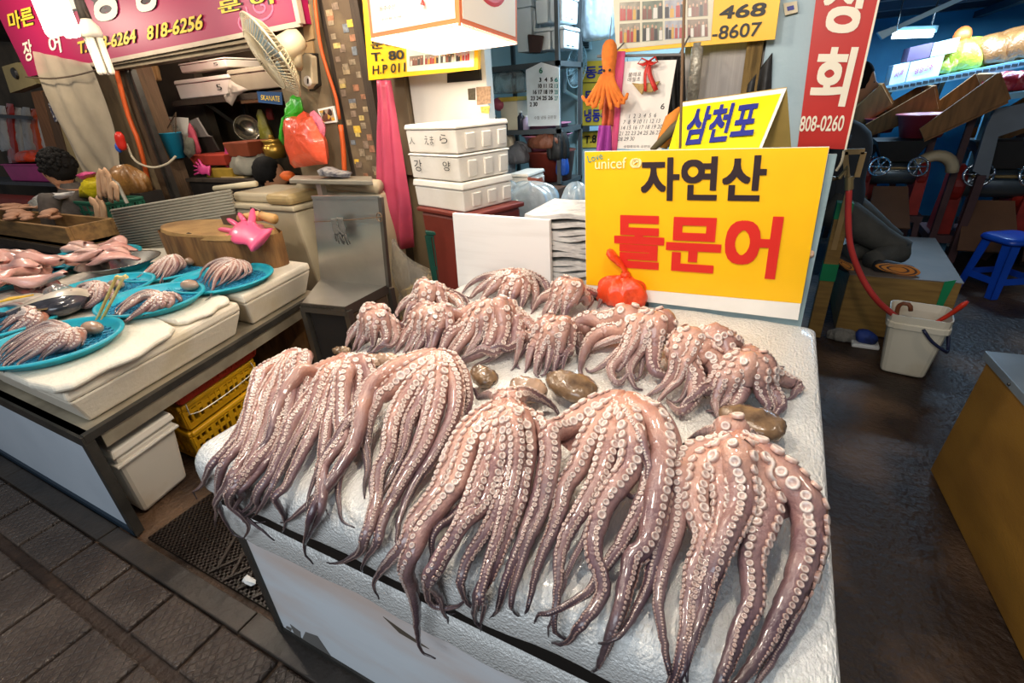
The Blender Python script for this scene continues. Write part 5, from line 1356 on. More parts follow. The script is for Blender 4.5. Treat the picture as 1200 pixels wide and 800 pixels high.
MB().bar(at2(691, 150.5, 4.71), at2(705, 150, 4.71), .01, .04).build('label', M('bar_blue', '#9cc4de', .5), lk)

# ================================================================== the other stall
C0 = V((-2.315, 0.568, 0)); SD = V((-0.235, 0.972, 0))
def LS(u, v, z): return C0 + V((-u, 0, 0)) + SD * v + V((0, 0, z))
STL = M('stained_steel', '#b5aa94', .34, .45, col2='#8a806e', lo=.4, hi=.7, scale=5)
ls = T('fish_stall', 'white panelled stall frame under the blue trays', 'stall', LS(.8, .8, 0))
MB().quadbox([LS(0, 0, .03), LS(1.6, 0, .03), LS(1.6, .02, .03), LS(0, .02, .03)], [LS(0, 0, .50), LS(1.6, 0, .50), LS(1.6, .02, .50), LS(0, .02, .50)]).build('front_panel', M('blue_white_panel', '#c6ced6', .5, col2='#aab4be', lo=.45, hi=.9, scale=1.4, bump=.05), ls)
MB().quadbox([LS(-.01, -.012, .50), LS(1.65, -.012, .50), LS(1.65, .03, .50), LS(-.01, .03, .50)], [LS(-.01, -.012, .545), LS(1.65, -.012, .545), LS(1.65, .03, .545), LS(-.01, .03, .545)]).build('front_rail', steel_d, ls)
MB().quadbox([LS(-.012, 0, .515), LS(.02, 0, .515), LS(.02, 1.62, .515), LS(-.012, 1.62, .515)], [LS(-.012, 0, .548), LS(.02, 0, .548), LS(.02, 1.62, .548), LS(-.012, 1.62, .548)]).build('side_rail', steel_d, ls)
MB().quadbox([LS(.0, .06, .445), LS(.012, .06, .445), LS(.012, 1.6, .445), LS(.0, 1.6, .445)], [LS(.0, .06, .512), LS(.012, .06, .512), LS(.012, 1.6, .512), LS(.0, 1.6, .512)]).build('side_plate', STL, ls)
MB().quadbox([LS(0.02, .0, .525), LS(2.6, .0, .525), LS(2.6, 1.62, .525), LS(0.02, 1.62, .525)], [LS(0.02, .0, .545), LS(2.6, 0, .545), LS(2.6, 1.62, .545), LS(0.02, 1.62, .545)]).build('bed_plate', STL, ls)
for u, v in ((0, 0), (0, 1.58), (1.6, 0), (2.5, 1.58), (2.5, .0)):
    MB().quadbox([LS(u - .012, v - .01, 0), LS(u + .028, v - .01, 0), LS(u + .028, v + .03, 0), LS(u - .012, v + .03, 0)], [LS(u - .012, v - .01, .51), LS(u + .028, v - .01, .51), LS(u + .028, v + .03, .51), LS(u - .012, v + .03, .51)]).build('leg', steel_d, ls)
MB().quadbox([LS(0, -.012, 0), LS(1.6, -.012, 0), LS(1.6, .0, 0), LS(0, .0, 0)], [LS(0, -.012, .03), LS(1.6, -.012, .03), LS(1.6, 0, .03), LS(0, 0, .03)]).build('foot_rail', M('dark_foot', '#22303c', .4), ls)
# foam boxes that carry the trays
def sbox(label, u0, u1, v0, v1, z0, z1, tp=.05, lidz=None, name='foam_tub'):
    t = T(name, label, 'foam box', LS((u0 + u1) / 2, (v0 + v1) / 2, z0))
    m = M('old_foam', '#dcd2bf', .6, col2='#c9b892', lo=.55, hi=.9, scale=4, bump=.15, bscale=50)
    MB().quadbox([LS(u0 + tp, v0 + tp, z0), LS(u1 - tp, v0 + tp, z0), LS(u1 - tp, v1 - tp, z0), LS(u0 + tp, v1 - tp, z0)], [LS(u0, v0, z1 - .05), LS(u1, v0, z1 - .05), LS(u1, v1, z1 - .05), LS(u0, v1, z1 - .05)]).build('body', m, t, bevel=.012)
    MB().quadbox([LS(u0 - .004, v0 - .004, z1 - .05), LS(u1, v0 - .004, z1 - .05), LS(u1, v1, z1 - .05), LS(u0 - .004, v1, z1 - .05)], [LS(u0, v0, z1), LS(u1, v0, z1), LS(u1, v1, z1), LS(u0, v1, z1)]).build('lid', m, t, bevel=.014)
    return t
sbox('big white foam tub at the stall corner under the trays', .02, .95, .02, .96, .549, .735)
sbox('white foam tub with bare top nearest the steel sink', .02, .78, 1.0, 1.62, .549, .755)
sbox('white foam tub further along the stall under the fish', 1.0, 1.9, .02, .96, .549, .735)
sbox('white foam tub under the pink roe tray', 1.0, 1.95, 1.0, 1.6, .549, .745)
PAD = M('yellowed_pad', '#e2dac8', .6, col2='#c2a77c', lo=.6, hi=.95, scale=6, bump=.3, bscale=35)
pd = MB()
def pad(label, u0, u1, v0, v1, z0, z1, sd):
    b = MB(); rg = random.Random(sd)
    def fn(a, w):
        ang = 6.2832 * w
        k = [(.0, 0), (1, 0), (1.02, .5), (1, 1), (.0, 1)][min(4, int(a * 4 + .5))]
        ca, sa = math.cos(ang), math.sin(ang); q = (abs(ca) ** 8 + abs(sa) ** 8) ** (-1 / 8.0)
        wob = 1 + .02 * math.sin(7 * ang + sd)
        return LS((u0 + u1) / 2 - ca * q * k[0] * (u1 - u0) / 2 * wob, (v0 + v1) / 2 + sa * q * k[0] * (v1 - v0) / 2 * wob, z0 + (z1 - z0) * k[1])
    b.grid(fn, 4, 48, True)
    return tag(b.build('foam_pad', PAD, bevel=.012), label, 'pad')
pad('yellowed foam pad with a dark crack under the near trays', -.02, 1.7, -.02, .58, .7365, .775, 1)
pad('yellowed foam pad under the middle tray', .03, 1.6, .60, .95, .7365, .77, 2)
ZP = .778
CY = M('cyan_tray', '#1fa0b4', .4, var=.12, scale=20); CYN = M('cyan_net', '#2f9fc4', .45, col2='#1c6f98', lo=.4, hi=.6, scale=90, bump=.8, bscale=90)
def tray(label, c, r, sy=1.0, rz=0.0, z=ZP):
    t = T('colander_tray', label, 'tray', (c.x, c.y, z), 'blue plastic trays of small octopuses')
    R = Matrix.Rotation(rz, 3, 'Z')
    MB().lathe([(0, .004), (r * .86, .004), (r * .87, .010), (0, .012)], (c.x, c.y, z), 40, R, 1, sy).build('net_base', CYN, t)
    g = MB()
    for k in range(30):
        a = 6.2832 * k / 30
        d = R @ V((math.cos(a), math.sin(a) * sy, 0))
        g.bar(V((c.x, c.y, z + .012)) + d * r * .2, V((c.x, c.y, z + .012)) + d * r * .86, .004, .005)
    for q in (.3, .42, .54, .66, .78):
        g.tube([V((c.x, c.y, z + .013)) + R @ V((math.cos(6.2832 * k / 36) * r * q, math.sin(6.2832 * k / 36) * r * q * sy, 0)) for k in range(37)], .0025, 4)
    g.build('ribs', CYN, t)
    MB().lathe([(r * .85, .002), (r * .97, .030), (r * 1.02, .034), (r * 1.02, .042), (r * .96, .044), (r * .94, .034), (r * .83, .010)], (c.x, c.y, z), 48, R, 1, sy).build('rim', CY, t, smooth=True)
    return t
def small_octopus(label, crown, hc, arms, z, mantle=None, rsc=1.0, seed=0, name='small_octopus'):
    rg = random.Random(seed); cp = P(crown[0], crown[1], z=z + hc)
    root = T(name, label, 'octopus', (cp.x, cp.y, z), 'small octopuses lying in the blue trays')
    O = Octo()
    full = []
    for k, a in enumerate(arms):
        full.append((a[0], a[1] * .86, a[2], a[3]))
        if k + 1 < len(arms):
            c = arms[k + 1]; m = min(len(a[0]), len(c[0])); w = rg.uniform(.35, .65)
            full.append(([(a[0][q][0] * w + c[0][q][0] * (1 - w) + rg.uniform(-1.5, 1.5), a[0][q][1] * w + c[0][q][1] * (1 - w) + rg.uniform(-1, 1)) for q in range(m)], a[1] * .72, rg.choice((-50, 0, 50)), rg.choice((-60, 0, 60))))
    arms = full
    for px, r0, u0, u1 in arms:
        px = list(px); (xa, ya), (xb, yb_) = px[-2], px[-1]; cu = rg.uniform(-.6, .6)
        px.append((xb + (xb - xa) * .45 - (yb_ - ya) * cu, yb_ + (yb_ - ya) * .45 + (xb - xa) * cu * .5))
        r0 *= rsc; px = [crown] + list(px); n = 26; pts = []
        for k, (a, b) in enumerate(px):
            t = k / (len(px) - 1); rt = r0 * (1 - .9 * t ** 1.6)
            pts.append(P(a, b, z=z + rt * .9 + max(0, hc - r0) * (1 - t) ** 1.4))
        path = catmull(pts, n)
        O.arm(path, [V((0, -.2, 1)).normalized()] * n, r0, u0, u1, 9, 2, rg=rg, ns=1.25)
    O.web([(k, k + 1) for k in range(len(arms) - 1)], .45)
    O.blob(cp - V((0, 0, hc * .45)), .045 * rsc, .045 * rsc, hc * .5)
    O.done(root)
    if mantle:
        mx, my, a, b, rz = mantle; q = P(mx, my, z=z + b)
        MB().ball(q, a, b, b * .9, 14, 9, Matrix.Rotation(rad(rz), 3, 'Z')).build('mantle', MANTLE_P, root, smooth=True, label='smooth brown mantle sac')
        for s in (-1, 1):
            pass
    return root
zt = ZP + .014
tA = P(45, 402, z=ZP); tA = V((-2.75, .75, 0)); tray('blue tray at the stall corner holding a mauve octopus', tA, .275, .92)
small_octopus('mauve octopus in the blue tray at the stall corner', (82, 388), .075, [([(60, 378), (40, 385), (18, 396), (2, 408)], .026, 0, 0), ([(58, 386), (38, 394), (20, 404), (4, 418)], .027, 0, 0), ([(58, 392), (40, 404), (24, 414), (6, 426)], .027, 10, 30), ([(64, 398), (50, 408), (38, 416), (22, 426)], .027, 0, 0),
    ([(74, 402), (64, 410), (52, 418)], .026, 0, 0), ([(90, 396), (88, 404), (78, 410)], .024, 0, 0), ([(96, 388), (98, 396), (96, 404)], .022, 0, 0)], zt, (108, 384, .06, .035, 10), seed=61)
tB = P(40, 372, z=ZP); tB = V((-3.33, .76, 0)); tray('blue tray behind the corner tray, partly out of view', tB, .26)
small_octopus('pale octopus in the tray beyond the corner tray', (40, 366), .07, [([(28, 368), (14, 376), (2, 386)], .03, 0, 0), ([(26, 362), (12, 366), (-4, 372)], .03, 0, 0), ([(34, 374), (22, 382), (8, 392)], .03, 0, 0), ([(46, 372), (40, 380), (30, 386)], .026, 0, 0), ([(24, 358), (8, 358), (-8, 362)], .026, 0, 0)], zt, (58, 358, .06, .035, 10), seed=62)
tC = V((-2.88, 1.24, 0)); tray('blue tray in the middle of the stall holding a pink octopus', tC, .26, .95)
small_octopus('pink octopus spread over the middle blue tray', (188, 346), .08, [([(168, 348), (152, 358), (142, 366), (138, 376)], .028, 0, 0), ([(172, 342), (158, 346), (146, 354), (136, 362)], .024, 0, 0), ([(178, 354), (168, 362), (156, 370), (148, 376)], .028, 0, 0), ([(186, 356), (180, 362), (170, 368)], .028, 0, 0),
    ([(200, 352), (198, 358), (190, 362)], .026, 0, 0), ([(206, 346), (212, 352), (208, 356)], .024, 60, 60)], zt, (222, 334, .055, .035, 15), seed=63)
tD = V((-2.89, 1.65, 0)); tray('brighter blue tray on the bare foam tub', tD, .30, .90, 0, .758)
small_octopus('octopus with long curling arms in the tray on the bare foam tub', (276, 306), .085, [([(262, 304), (248, 308), (238, 316), (233, 326)], .022, 0, 0), ([(264, 308), (252, 314), (244, 324), (240, 332)], .02, 0, 0), ([(268, 312), (258, 320), (252, 330), (250, 338), (246, 348)], .022, 0, 60), ([(274, 314), (268, 324), (260, 332), (254, 336)], .022, 0, 0),
    ([(282, 314), (278, 324), (268, 332)], .024, 0, 0), ([(290, 310), (294, 318), (286, 324)], .022, 0, 0)], .772, (302, 302, .06, .032, 10), seed=64)
tE = V((-3.46, 1.66, 0)); tray('blue tray behind, between steel bowl and bare foam tub', tE, .27, 1.0, 0, .758)
small_octopus('octopus in the rear blue tray beside the steel bowl', (204, 300), .10, [([(190, 306), (178, 314), (168, 322), (160, 326)], .026, 0, 0), ([(194, 308), (186, 318), (178, 326)], .025, 0, 0), ([(200, 310), (194, 320), (188, 330)], .025, 20, 0), ([(208, 310), (204, 318), (196, 326)], .025, 60, 60), ([(214, 306), (216, 312), (208, 318)], .024, 0, 0)], .772, (222, 306, .06, .03, -20), seed=65)
tF = V((-3.40, 1.24, 0)); tray('blue tray with a wrapped octopus beside the big fish', tF, .265)
small_octopus('pale octopus in the tray beside the big fish', (118, 334), .08, [([(104, 338), (94, 346), (86, 354)], .034, 0, 0), ([(108, 344), (100, 352), (92, 360)], .034, 0, 0), ([(118, 346), (112, 354), (102, 360)], .032, 0, 0), ([(128, 340), (132, 346), (128, 352)], .03, 0, 0), ([(98, 334), (88, 340), (80, 348)], .03, 0, 0)], zt, (136, 333, .06, .03, 10), seed=66)
# fish
fs = T('big_fish', 'dark-backed fish with pale belly and yellow fin lying between trays', 'fish', P(55, 362, z=.78))
h0, h1 = P(104, 348, z=.85), P(8, 368, z=.83)
fx = (h1 - h0); Lf = fx.length; fx.normalize(); fs_ = V((-fx.y, fx.x, 0)); 
def fishfn(off, lo, hi, sc):
    def fn(u, v):
        a = lo + (hi - lo) * v
        w = .15 * (math.sin(math.pi * min(1, u ** .62)) ** .75 * .9 + .05) * (1.0 if u < .8 else 1)
        return h0 + fx * Lf * u + fs_ * w * math.cos(a) * sc * 1.05 + V((0, 0, .062 * (w / .15) * math.sin(a) * sc))
    return fn
MB().grid(fishfn(0, 0, 6.2832, 1), 22, 20, True).build('body', M('fish_dark', '#26262c', .25, col2='#4a4850', scale=10, coat=.6), fs, smooth=True)
MB().grid(fishfn(0, 1.05, 2.6, 1.02), 22, 10).build('belly', M('fish_pale', '#cfc6b4', .3, col2='#a79f90', scale=6, coat=.5), fs, smooth=True)
MB().prism([h1, h1 + fx * .09 + fs_ * .08, h1 + fx * .05, h1 + fx * .09 - fs_ * .08], (0, 0, .01)).build('tail_fin', M('fish_dark', '#26262c'), fs)
pf = h0 + fx * Lf * .60 + V((0, 0, .065))
MB().prism([pf, pf + fx * .15 + fs_ * .01, pf + fx * .12 - fs_ * .05], (0, 0, .006)).build('side_fin', M('fish_fin_yellow', '#d8aa1e', .5), fs, label='yellow side fin')
MB().ball(h0 + fx * .06 + V((0, 0, .045)), .012, .012, .01, 10, 6).build('eye', INKK, fs, smooth=True)
MB().prism([h0 + fx * Lf * .3 + fs_ * .09, h0 + fx * Lf * .4 + fs_ * .19 + V((0, 0, .03)), h0 + fx * Lf * .7 + fs_ * .09], (0, 0, .008)).build('dorsal_fin', M('fish_fin_tan', '#7a6a4e', .5), fs)
wp = P(74, 350, z=.80)
tag(bag_mesh(wp, .10, .06, .05, 71).build('plastic_wrap', CLEAR, smooth=True), 'clear plastic wrap scrap between fish and trays', 'wrap')
tg = T('bamboo_tongs', 'yellow bamboo tongs leaning on the corner tray rim', 'tongs', P(116, 376, z=.80))
a0 = P(113, 376, z=.80); a1 = P(137, 323, y=a0.y + .10)
for s in (0, 1):
    MB().bar(a0 + V((.025 * s, .01 * s, 0)), a1 + V((.03 * s, .02 * s, 0)), .022, .008).build('arm', M('bamboo', '#cdb56a', .5, col2='#e3d6a2', scale=20), tg, bevel=.002)
MB().bar(a1 + V((-.005, 0, -.01)), a1 + V((.04, .02, -.01)), .02, .012).build('joint', M('bamboo', '#cdb56a'), tg)
bwl = MB().lathe([(0, 0), (.09, .0), (.20, .07), (.235, .085), (.24, .09), (.225, .088), (.09, .01), (0, .008)], P(146, 320, z=.76), 36)
tag(bwl.build('steel_bowl', M('bowl_steel', '#a8a59c', .22, .9), smooth=True), 'shallow stainless steel bowl behind the trays', 'bowl')
# pink entrails
PK = M('pink_flesh', '#d2a295', .28, col2='#b06a60', lo=.45, hi=.8, scale=9, bump=.2, bscale=30, coat=.6)
PK2 = M('pale_flesh', '#dcb5a6', .28, col2='#a98680', lo=.45, hi=.8, scale=9, bump=.2, bscale=30, coat=.6)
tG = P(110, 300, z=ZP); tray('blue tray heaped with pink fish entrails before the grey panel', V((tG.x, tG.y, 0)), .36, .8, 0, .748)
tH = P(10, 322, z=ZP); tray('blue tray of pink roe at the far side of the big fish', V((tH.x, tH.y, 0)), .40, .9, 0, .748)
rg = random.Random(77)
def lump(px, py, z, L, r, mat, label, group, seed):
    """one folded, flattened lobe"""
    c = P(px, py, z=z); g = random.Random(seed); a = g.uniform(-.6, .6); b = MB()
    d = V((math.cos(a), math.sin(a), 0)); s = V((-d.y, d.x, 0)); p = [g.uniform(0, 6.28) for _ in range(5)]
    def fn(u, v):
        q = 6.2832 * v; x = (u - .5) * L; w = r * math.sin(math.pi * (u * .94 + .03)) ** .6 * (1 + .22 * math.sin(9 * u + p[0]))
        bend = .35 * L * math.sin(3.2 * u + p[1]) * .4
        k = 1 + .16 * math.sin(3 * q + 7 * u + p[2]) + .10 * math.sin(5 * q - 11 * u + p[3])
        return c + d * x + s * (bend + w * math.cos(q) * k) + V((0, 0, w * .55 * math.sin(q) * k + .02 * math.sin(6 * u + p[4])))
    b.grid(fn, 20, 14, True)
    return tag(b.build('entrails', mat, smooth=True), label, 'offal', group)
for i in range(20):
    lump(112 + rg.uniform(-26, 28), 294 + rg.uniform(-12, 10), .80 + .085 * rg.random() + .03, .30, .042, PK if i % 3 else PK2, 'lobe of pink fish entrails in the tray before the grey panel', 'entrails heaped before the grey panel', 100 + i)
for i in range(24):
    lump(16 + rg.uniform(-26, 30), 314 + rg.uniform(-14, 16), .80 + .10 * rg.random() + .03, .34, .05, PK if i % 3 else PK2, 'lobe of pink roe heaped beyond the big fish', 'roe heaped beyond the big fish', 140 + i)
for i in range(6):
    lump(48 + rg.uniform(-18, 14), 332 + rg.uniform(-6, 6), .80, .2, .03, M('dark_flesh', '#57413d', .3, col2='#8d4a42', scale=14, coat=.6), 'dark scrap of fish skin beside the roe tray', 'dark scraps beside the roe tray', 170 + i)
# under the stall: white tubs, crates
wt = T('white_tub', 'white lidded tub under the stall at its corner leg', 'tub', LS(.30, .20, 0))
WTM = M('white_tub_plastic', '#cfc8bb', .45, col2='#b5a68c', lo=.55, hi=.95, scale=5)
MB().quadbox([LS(.08, .09, 0), LS(.60, .09, 0), LS(.60, .34, 0), LS(.08, .34, 0)], [LS(.03, .07, .36), LS(.64, .07, .36), LS(.64, .37, .36), LS(.03, .37, .36)]).build('body', WTM, wt, bevel=.02)
MB().quadbox([LS(.02, .06, .31), LS(.65, .06, .31), LS(.65, .38, .31), LS(.02, .38, .31)], [LS(.02, .06, .325), LS(.65, .06, .325), LS(.65, .38, .325), LS(.02, .38, .325)]).build('rim_band', WTM, wt, bevel=.005)
MB().quadbox([LS(.02, .06, .36), LS(.65, .06, .36), LS(.65, .38, .36), LS(.02, .38, .36)], [LS(.03, .07, .40), LS(.64, .07, .40), LS(.64, .37, .40), LS(.03, .37, .40)]).build('lid', WTM, wt, bevel=.01)
YC = M('yellow_crate', '#d8a313', .5, col2='#a87a0a', lo=.4, hi=.8, scale=4); RC = M('red_crate', '#a83018', .5, var=.2)
q4 = [LS(.10, .46, 0)[:2], LS(.62, .46, 0)[:2], LS(.62, .95, 0)[:2], LS(.10, .95, 0)[:2]]
crate('yellow_crate', 'lower yellow slotted crate of the stack under the stall', q4, 0.0, .20, YC, 'yellow crates stacked under the stall', (12, 3))
crate('yellow_crate', 'upper yellow slotted crate of the stack under the stall', q4, .205, .36, YC, 'yellow crates stacked under the stall', (12, 3))
crate('red_crate', 'red slotted crate on top of the yellow crates', [LS(.08, .46, 0)[:2], LS(.62, .46, 0)[:2], LS(.62, .98, 0)[:2], LS(.08, .98, 0)[:2]], .365, .445, RC, None, (12, 3))
wh = MB().tube(catmull([LS(.08, .48, .36), LS(.045, .50, .30), LS(.045, .9, .30), LS(.08, .94, .36)], 12), .004, 6)
tag(wh.build('wire_handle', M('wire_steel', '#9a958a', .35, .8)), 'grey wire handle of the upper yellow crate', 'handle')

# ================================================================== shop front and clutter on the other side
# ---- pink sign
y2 = 2.74
ps = T('pink_sign', 'long pink shop sign with yellow phone numbers over the open shop', 'sign', (-5, y2, 2.17))
MAG = M('sign_magenta', '#a31749', 0.42, col2='#8d1750', lo=.4, hi=.9, scale=.6)
plate([(-40, -60), (335, -60), (352, 27), (103, 76), (33, 90)], y2, .10, MAG, 'face', ps)
MB().bar(P(335, -60, y=y2), P(353, 28, y=y2), .04, .04).build('frame', M('sign_frame', '#b9a993', .4, .4), ps)
MB().bar(P(353, 28, y=y2), P(103, 77, y=y2), .025, .03).build('frame', M('sign_frame', '#b9a993'), ps)
yt = y2 - .003
def outl(s, a, b, c, m1, m2, bold, wide, parent):
    text(s, a, b, c, m2, parent, wide, 'lettering', .002); text(s, a, b, c, m1, parent, bold, 'lettering', .006)
PY = M('sign_text_yellow', '#f2c93a', .5, var=.02)
outl('T. 808-6264   818-6256', P(93, 63.5, y=yt), P(238, 34.5, y=yt), P(92, 49, y=yt), PY, INKD, .02, .07, ps)
outl('T', P(74, 37, y=yt), P(97, 32, y=yt), P(68, 2, y=yt), INKW, INKD, .03, .09, ps)
outl('수', P(58, 40, y=yt), P(100, 33, y=yt), P(50, -28, y=yt), INKW, INKD, .03, .09, ps)
outl('영', P(108, 28, y=yt), P(140, 22, y=yt), P(100, -36, y=yt), INKW, INKD, .03, .09, ps)
outl('상', P(158, 17, y=yt), P(190, 10, y=yt), P(150, -46, y=yt), INKW, INKD, .03, .09, ps)
outl('마른', P(13, 36, y=yt), P(42, 29, y=yt), P(9, 15, y=yt), PY, INKD, .02, .07, ps)
outl('문 어', P(258, 17, y=yt), P(322, 4, y=yt), P(255, 2, y=yt), PY, INKD, .02, .07, ps)
text('장', P(30, 73, y=yt), P(40, 70, y=yt), P(26, 49, y=yt), INKW, ps, .02)
text('어', P(60, 65, y=yt), P(73, 61, y=yt), P(56, 43, y=yt), INKW, ps, .02)
PKL = M('sign_swirl', '#e0789a', .5, var=.02)
for (cx, cy, r0, sgn) in ((290, 25, 14, 1), (306, 8, 18, -1)):
    MB().tube([P(cx + sgn * (r0 * (1 - k / 30)) * math.cos(k * .42), cy + (r0 * (1 - k / 30)) * math.sin(k * .42), y=yt) for k in range(28)], .008, 5, flat=.3, up=(0, 1, 0)).build('swirl', PKL, ps)
# ---- wall fan
wf = T('wall_fan', 'cream wall fan tilted on the pillar beside the pink sign', 'fan', P(352, 100, y=2.84))
fc = P(318, 66, y=2.50); rF = 47 * mpp(fc)
ax = (-CR * .66 - CU * .60 - CF * .22).normalized()
fan_parts(fc, ax.to_track_quat('Z', 'Y').to_matrix(), rF, M('fan_cream', '#c2b494', .4, var=.15), wf, 60)
fm_ = fc - ax * rF * .75
MB().tube([fm_, P(348, 72, y=2.62), P(350, 78, y=2.74)], [.035, .035, .03], 10).build('neck', M('fan_cream', '#c2b494'), wf, smooth=True)
MB().prism([P(a, b, y=2.76) for a, b in [(351, 68), (357, 62), (364, 66), (366, 98), (360, 105), (353, 100)]], (0, .06, 0)).build('bracket', M('fan_cream', '#c2b494'), wf, bevel=.01)
MB().prism([P(a, b, y=2.80) for a, b in [(356, 62), (367, 62), (371, 100), (362, 107)]], (0, .05, 0)).build('back_plate', M('fan_black', '#2a2622', .4), wf, bevel=.006)
MB().lathe([(0, .012), (.03, .012), (.034, 0)], P(361, 95, y=2.755), 16, V((0, -1, 0)).to_track_quat('Z', 'Y').to_matrix()).build('dial', SWHITE, wf)
MB().bar(P(361, 92, y=2.742), P(361, 98, y=2.742), .012, .008).build('dial_mark', INKK, wf)
# ---- energy-saving lamps
def cfl(c, s, label, glow, cord):
    t = T('spiral_lamp', label, 'lamp', c, 'energy saving lamps on cords')
    m = M('tube_lit', '#fff4dc', .4, var=.01, emit=3.0) if glow else M('tube_dim', '#efe6d2', .35, var=.02, emit=.04)
    for i in range(4):
        a = 1.5708 * i + .6
        for o in (-.26, .26):
            p = c + V((math.cos(a) * .030 - math.sin(a) * o * .03, math.sin(a) * .030 + math.cos(a) * o * .03, 0)) * s
            MB().tube([p, p - V((0, 0, .165 * s)), p - V((math.cos(a) * -.004, 0, .175 * s))], [.0115 * s, .0115 * s, .006 * s], 8).build('tube', m, t, smooth=True)
    MB().lathe([(0, 0), (.048 * s, 0), (.050 * s, .02 * s), (.046 * s, .05 * s), (.026 * s, .075 * s), (.024 * s, .09 * s), (0, .09 * s)], c, 20).build('base', M('lamp_base', '#d8d0c2', .4), t, smooth=True)
    MB().lathe([(0, .085 * s), (.028 * s, .085 * s), (.024 * s, .17 * s), (.01 * s, .19 * s), (0, .19 * s)], c, 14).build('socket', M('socket_black', '#2c2521', .6), t, smooth=True)
    MB().tube(catmull([c + V((0, 0, .18 * s))] + cord, 10), .006 * s, 6).build('cord', M('cord_dark', '#362a22', .7), t)
    return t
q1 = P(40, -46, y=1.55); cfl(q1, 1.8, 'bright lit energy saving lamp before the pink sign', True, [q1 + V((0, 0, .7)), q1 + V((0, 0, 1.2))])
q2 = P(109, 44, y=1.7); cfl(q2, 1.0, 'unlit white energy saving lamp dangling from a dark cord', False, [P(104, 20, y=1.7), P(92, -8, y=1.72), P(86, -60, y=1.75)])
lamp('lit_lamp_light', 'POINT', q1 + V((0, -0.5, .1)), 1.5, WARM, 0.12)
# ---- plastic sheet, wires, conduit
b = MB()
rows = [((38, 62), (40, 63)), ((45, 62), (100, 74)), ((55, 105), (114, 80)), ((68, 150), (128, 120)), ((85, 190), (138, 165)), ((100, 215), (146, 190)), ((122, 235), (150, 222))]
sp = [(P(*a, y=2.66), P(*c, y=2.66)) for a, c in [((38, 60), (104, 74)), ((44, 85), (112, 88)), ((52, 110), (122, 115)), ((64, 140), (130, 140)), ((78, 165), (137, 165)), ((92, 190), (142, 190)), ((108, 212), (148, 212)), ((126, 236), (152, 236))]]
def shf(u, v):
    k = u * 7; i = min(int(k), 6); w = k - i
    l = sp[i][0].lerp(sp[i + 1][0], w); r = sp[i][1].lerp(sp[i + 1][1], w)
    return l.lerp(r, v) + V((0, .025 * math.sin(v * 7 + u * 5) * (.3 + u) + .012 * math.sin(v * 19 - u * 8), 0))
b.grid(shf, 24, 30)
tag(b.build('plastic_sheet', M('milky_film', '#b9ab93', .3, trans=.25, alpha=.88, bump=.4, bscale=8, ior=1.2), smooth=True), 'milky plastic sheet hanging slanted below the pink sign', 'sheet')
wire = M('wire_brown', '#4a3a2a', .7)
tag(MB().tube(catmull([P(30, 90, y=2.6), P(60, 92, y=2.58), P(90, 88, y=2.6), P(120, 80, y=2.62)], 12), .007, 6).build('cable', wire), 'brown cable sagging across the plastic sheet', 'cable')
OC = M('orange_conduit', '#cf5a25', .5)
tag(MB().tube(catmull([P(134, 72, y=2.82), P(142, 105, y=2.82), P(152, 140, y=2.82), P(162, 165, y=2.82), P(172, 205, y=2.82), P(176, 225, y=2.82)], 14), .022, 8).build('orange_conduit', OC, smooth=True), 'orange conduit running down the jamb of the open shop', 'conduit')
tag(MB().tube(catmull([P(366, -40, y=2.82), P(370, 10, y=2.82), P(376, 55, y=2.82), P(386, 90, y=2.82), P(394, 115, y=2.82), P(398, 140, y=2.82)], 14), .012, 8).build('orange_conduit', OC, smooth=True), 'upper orange conduit running down the fan pillar', 'conduit')
tag(MB().tube(catmull([P(399, 146, y=2.82), P(402, 170, y=2.82), P(404, 205, y=2.82)], 8), .018, 8).build('orange_conduit', OC, smooth=True), 'lower thicker orange conduit on the fan pillar', 'conduit')
tag(MB().tube(catmull([P(148, 168, y=2.7), P(158, 188, y=2.7), P(178, 196, y=2.72), P(196, 192, y=2.75), P(206, 183, y=2.8)], 14), .010, 6).build('white_hose', M('hose_cream', '#b5a98f', .5)), 'thin cream hose looped at the shop jamb', 'hose')
tag(MB().tube(catmull([P(139, 155, y=2.64), P(141, 165, y=2.64), P(145, 176, y=2.64)], 8), [.02, .035, .04, .04, .04, .04, .035, .02], 10).build('red_float', M('red_plastic', '#c02a1e'), smooth=True), 'red float hanging at the edge of the plastic sheet', 'float')
tag(MB().ball(P(139, 173, y=2.63), .03, .03, .045, 8, 6).build('blue_peg', M('blue_bag', '#2150a8'), smooth=True), 'blue peg beside the red float', 'peg')
for pp, nm in (([(352, 6), (362, 5), (368, 45), (357, 49)], 'upper'), ([(354, 50), (366, 48), (372, 102), (361, 107)], 'lower')):
    tag(MB().prism([P(a, b_, y=2.835) for a, b_ in pp], (0, .014, 0)).build('wood_plate', M('pale_ply', '#a5855a', .7, var=.2)), nm + ' plywood plate behind the fan on the pillar', 'plate')
pc_ = T('wall_picture', 'small blue and yellow framed picture on the fan pillar', 'picture', P(384, 135, y=2.84))
plate([(372, 128), (391, 124), (395, 143), (378, 145)], 2.835, .012, SWHITE, 'frame', pc_)
plate([(374, 130), (389, 126.5), (392.5, 141), (379, 143)], 2.833, .002, photo_mat(1, 30), 'print', pc_)
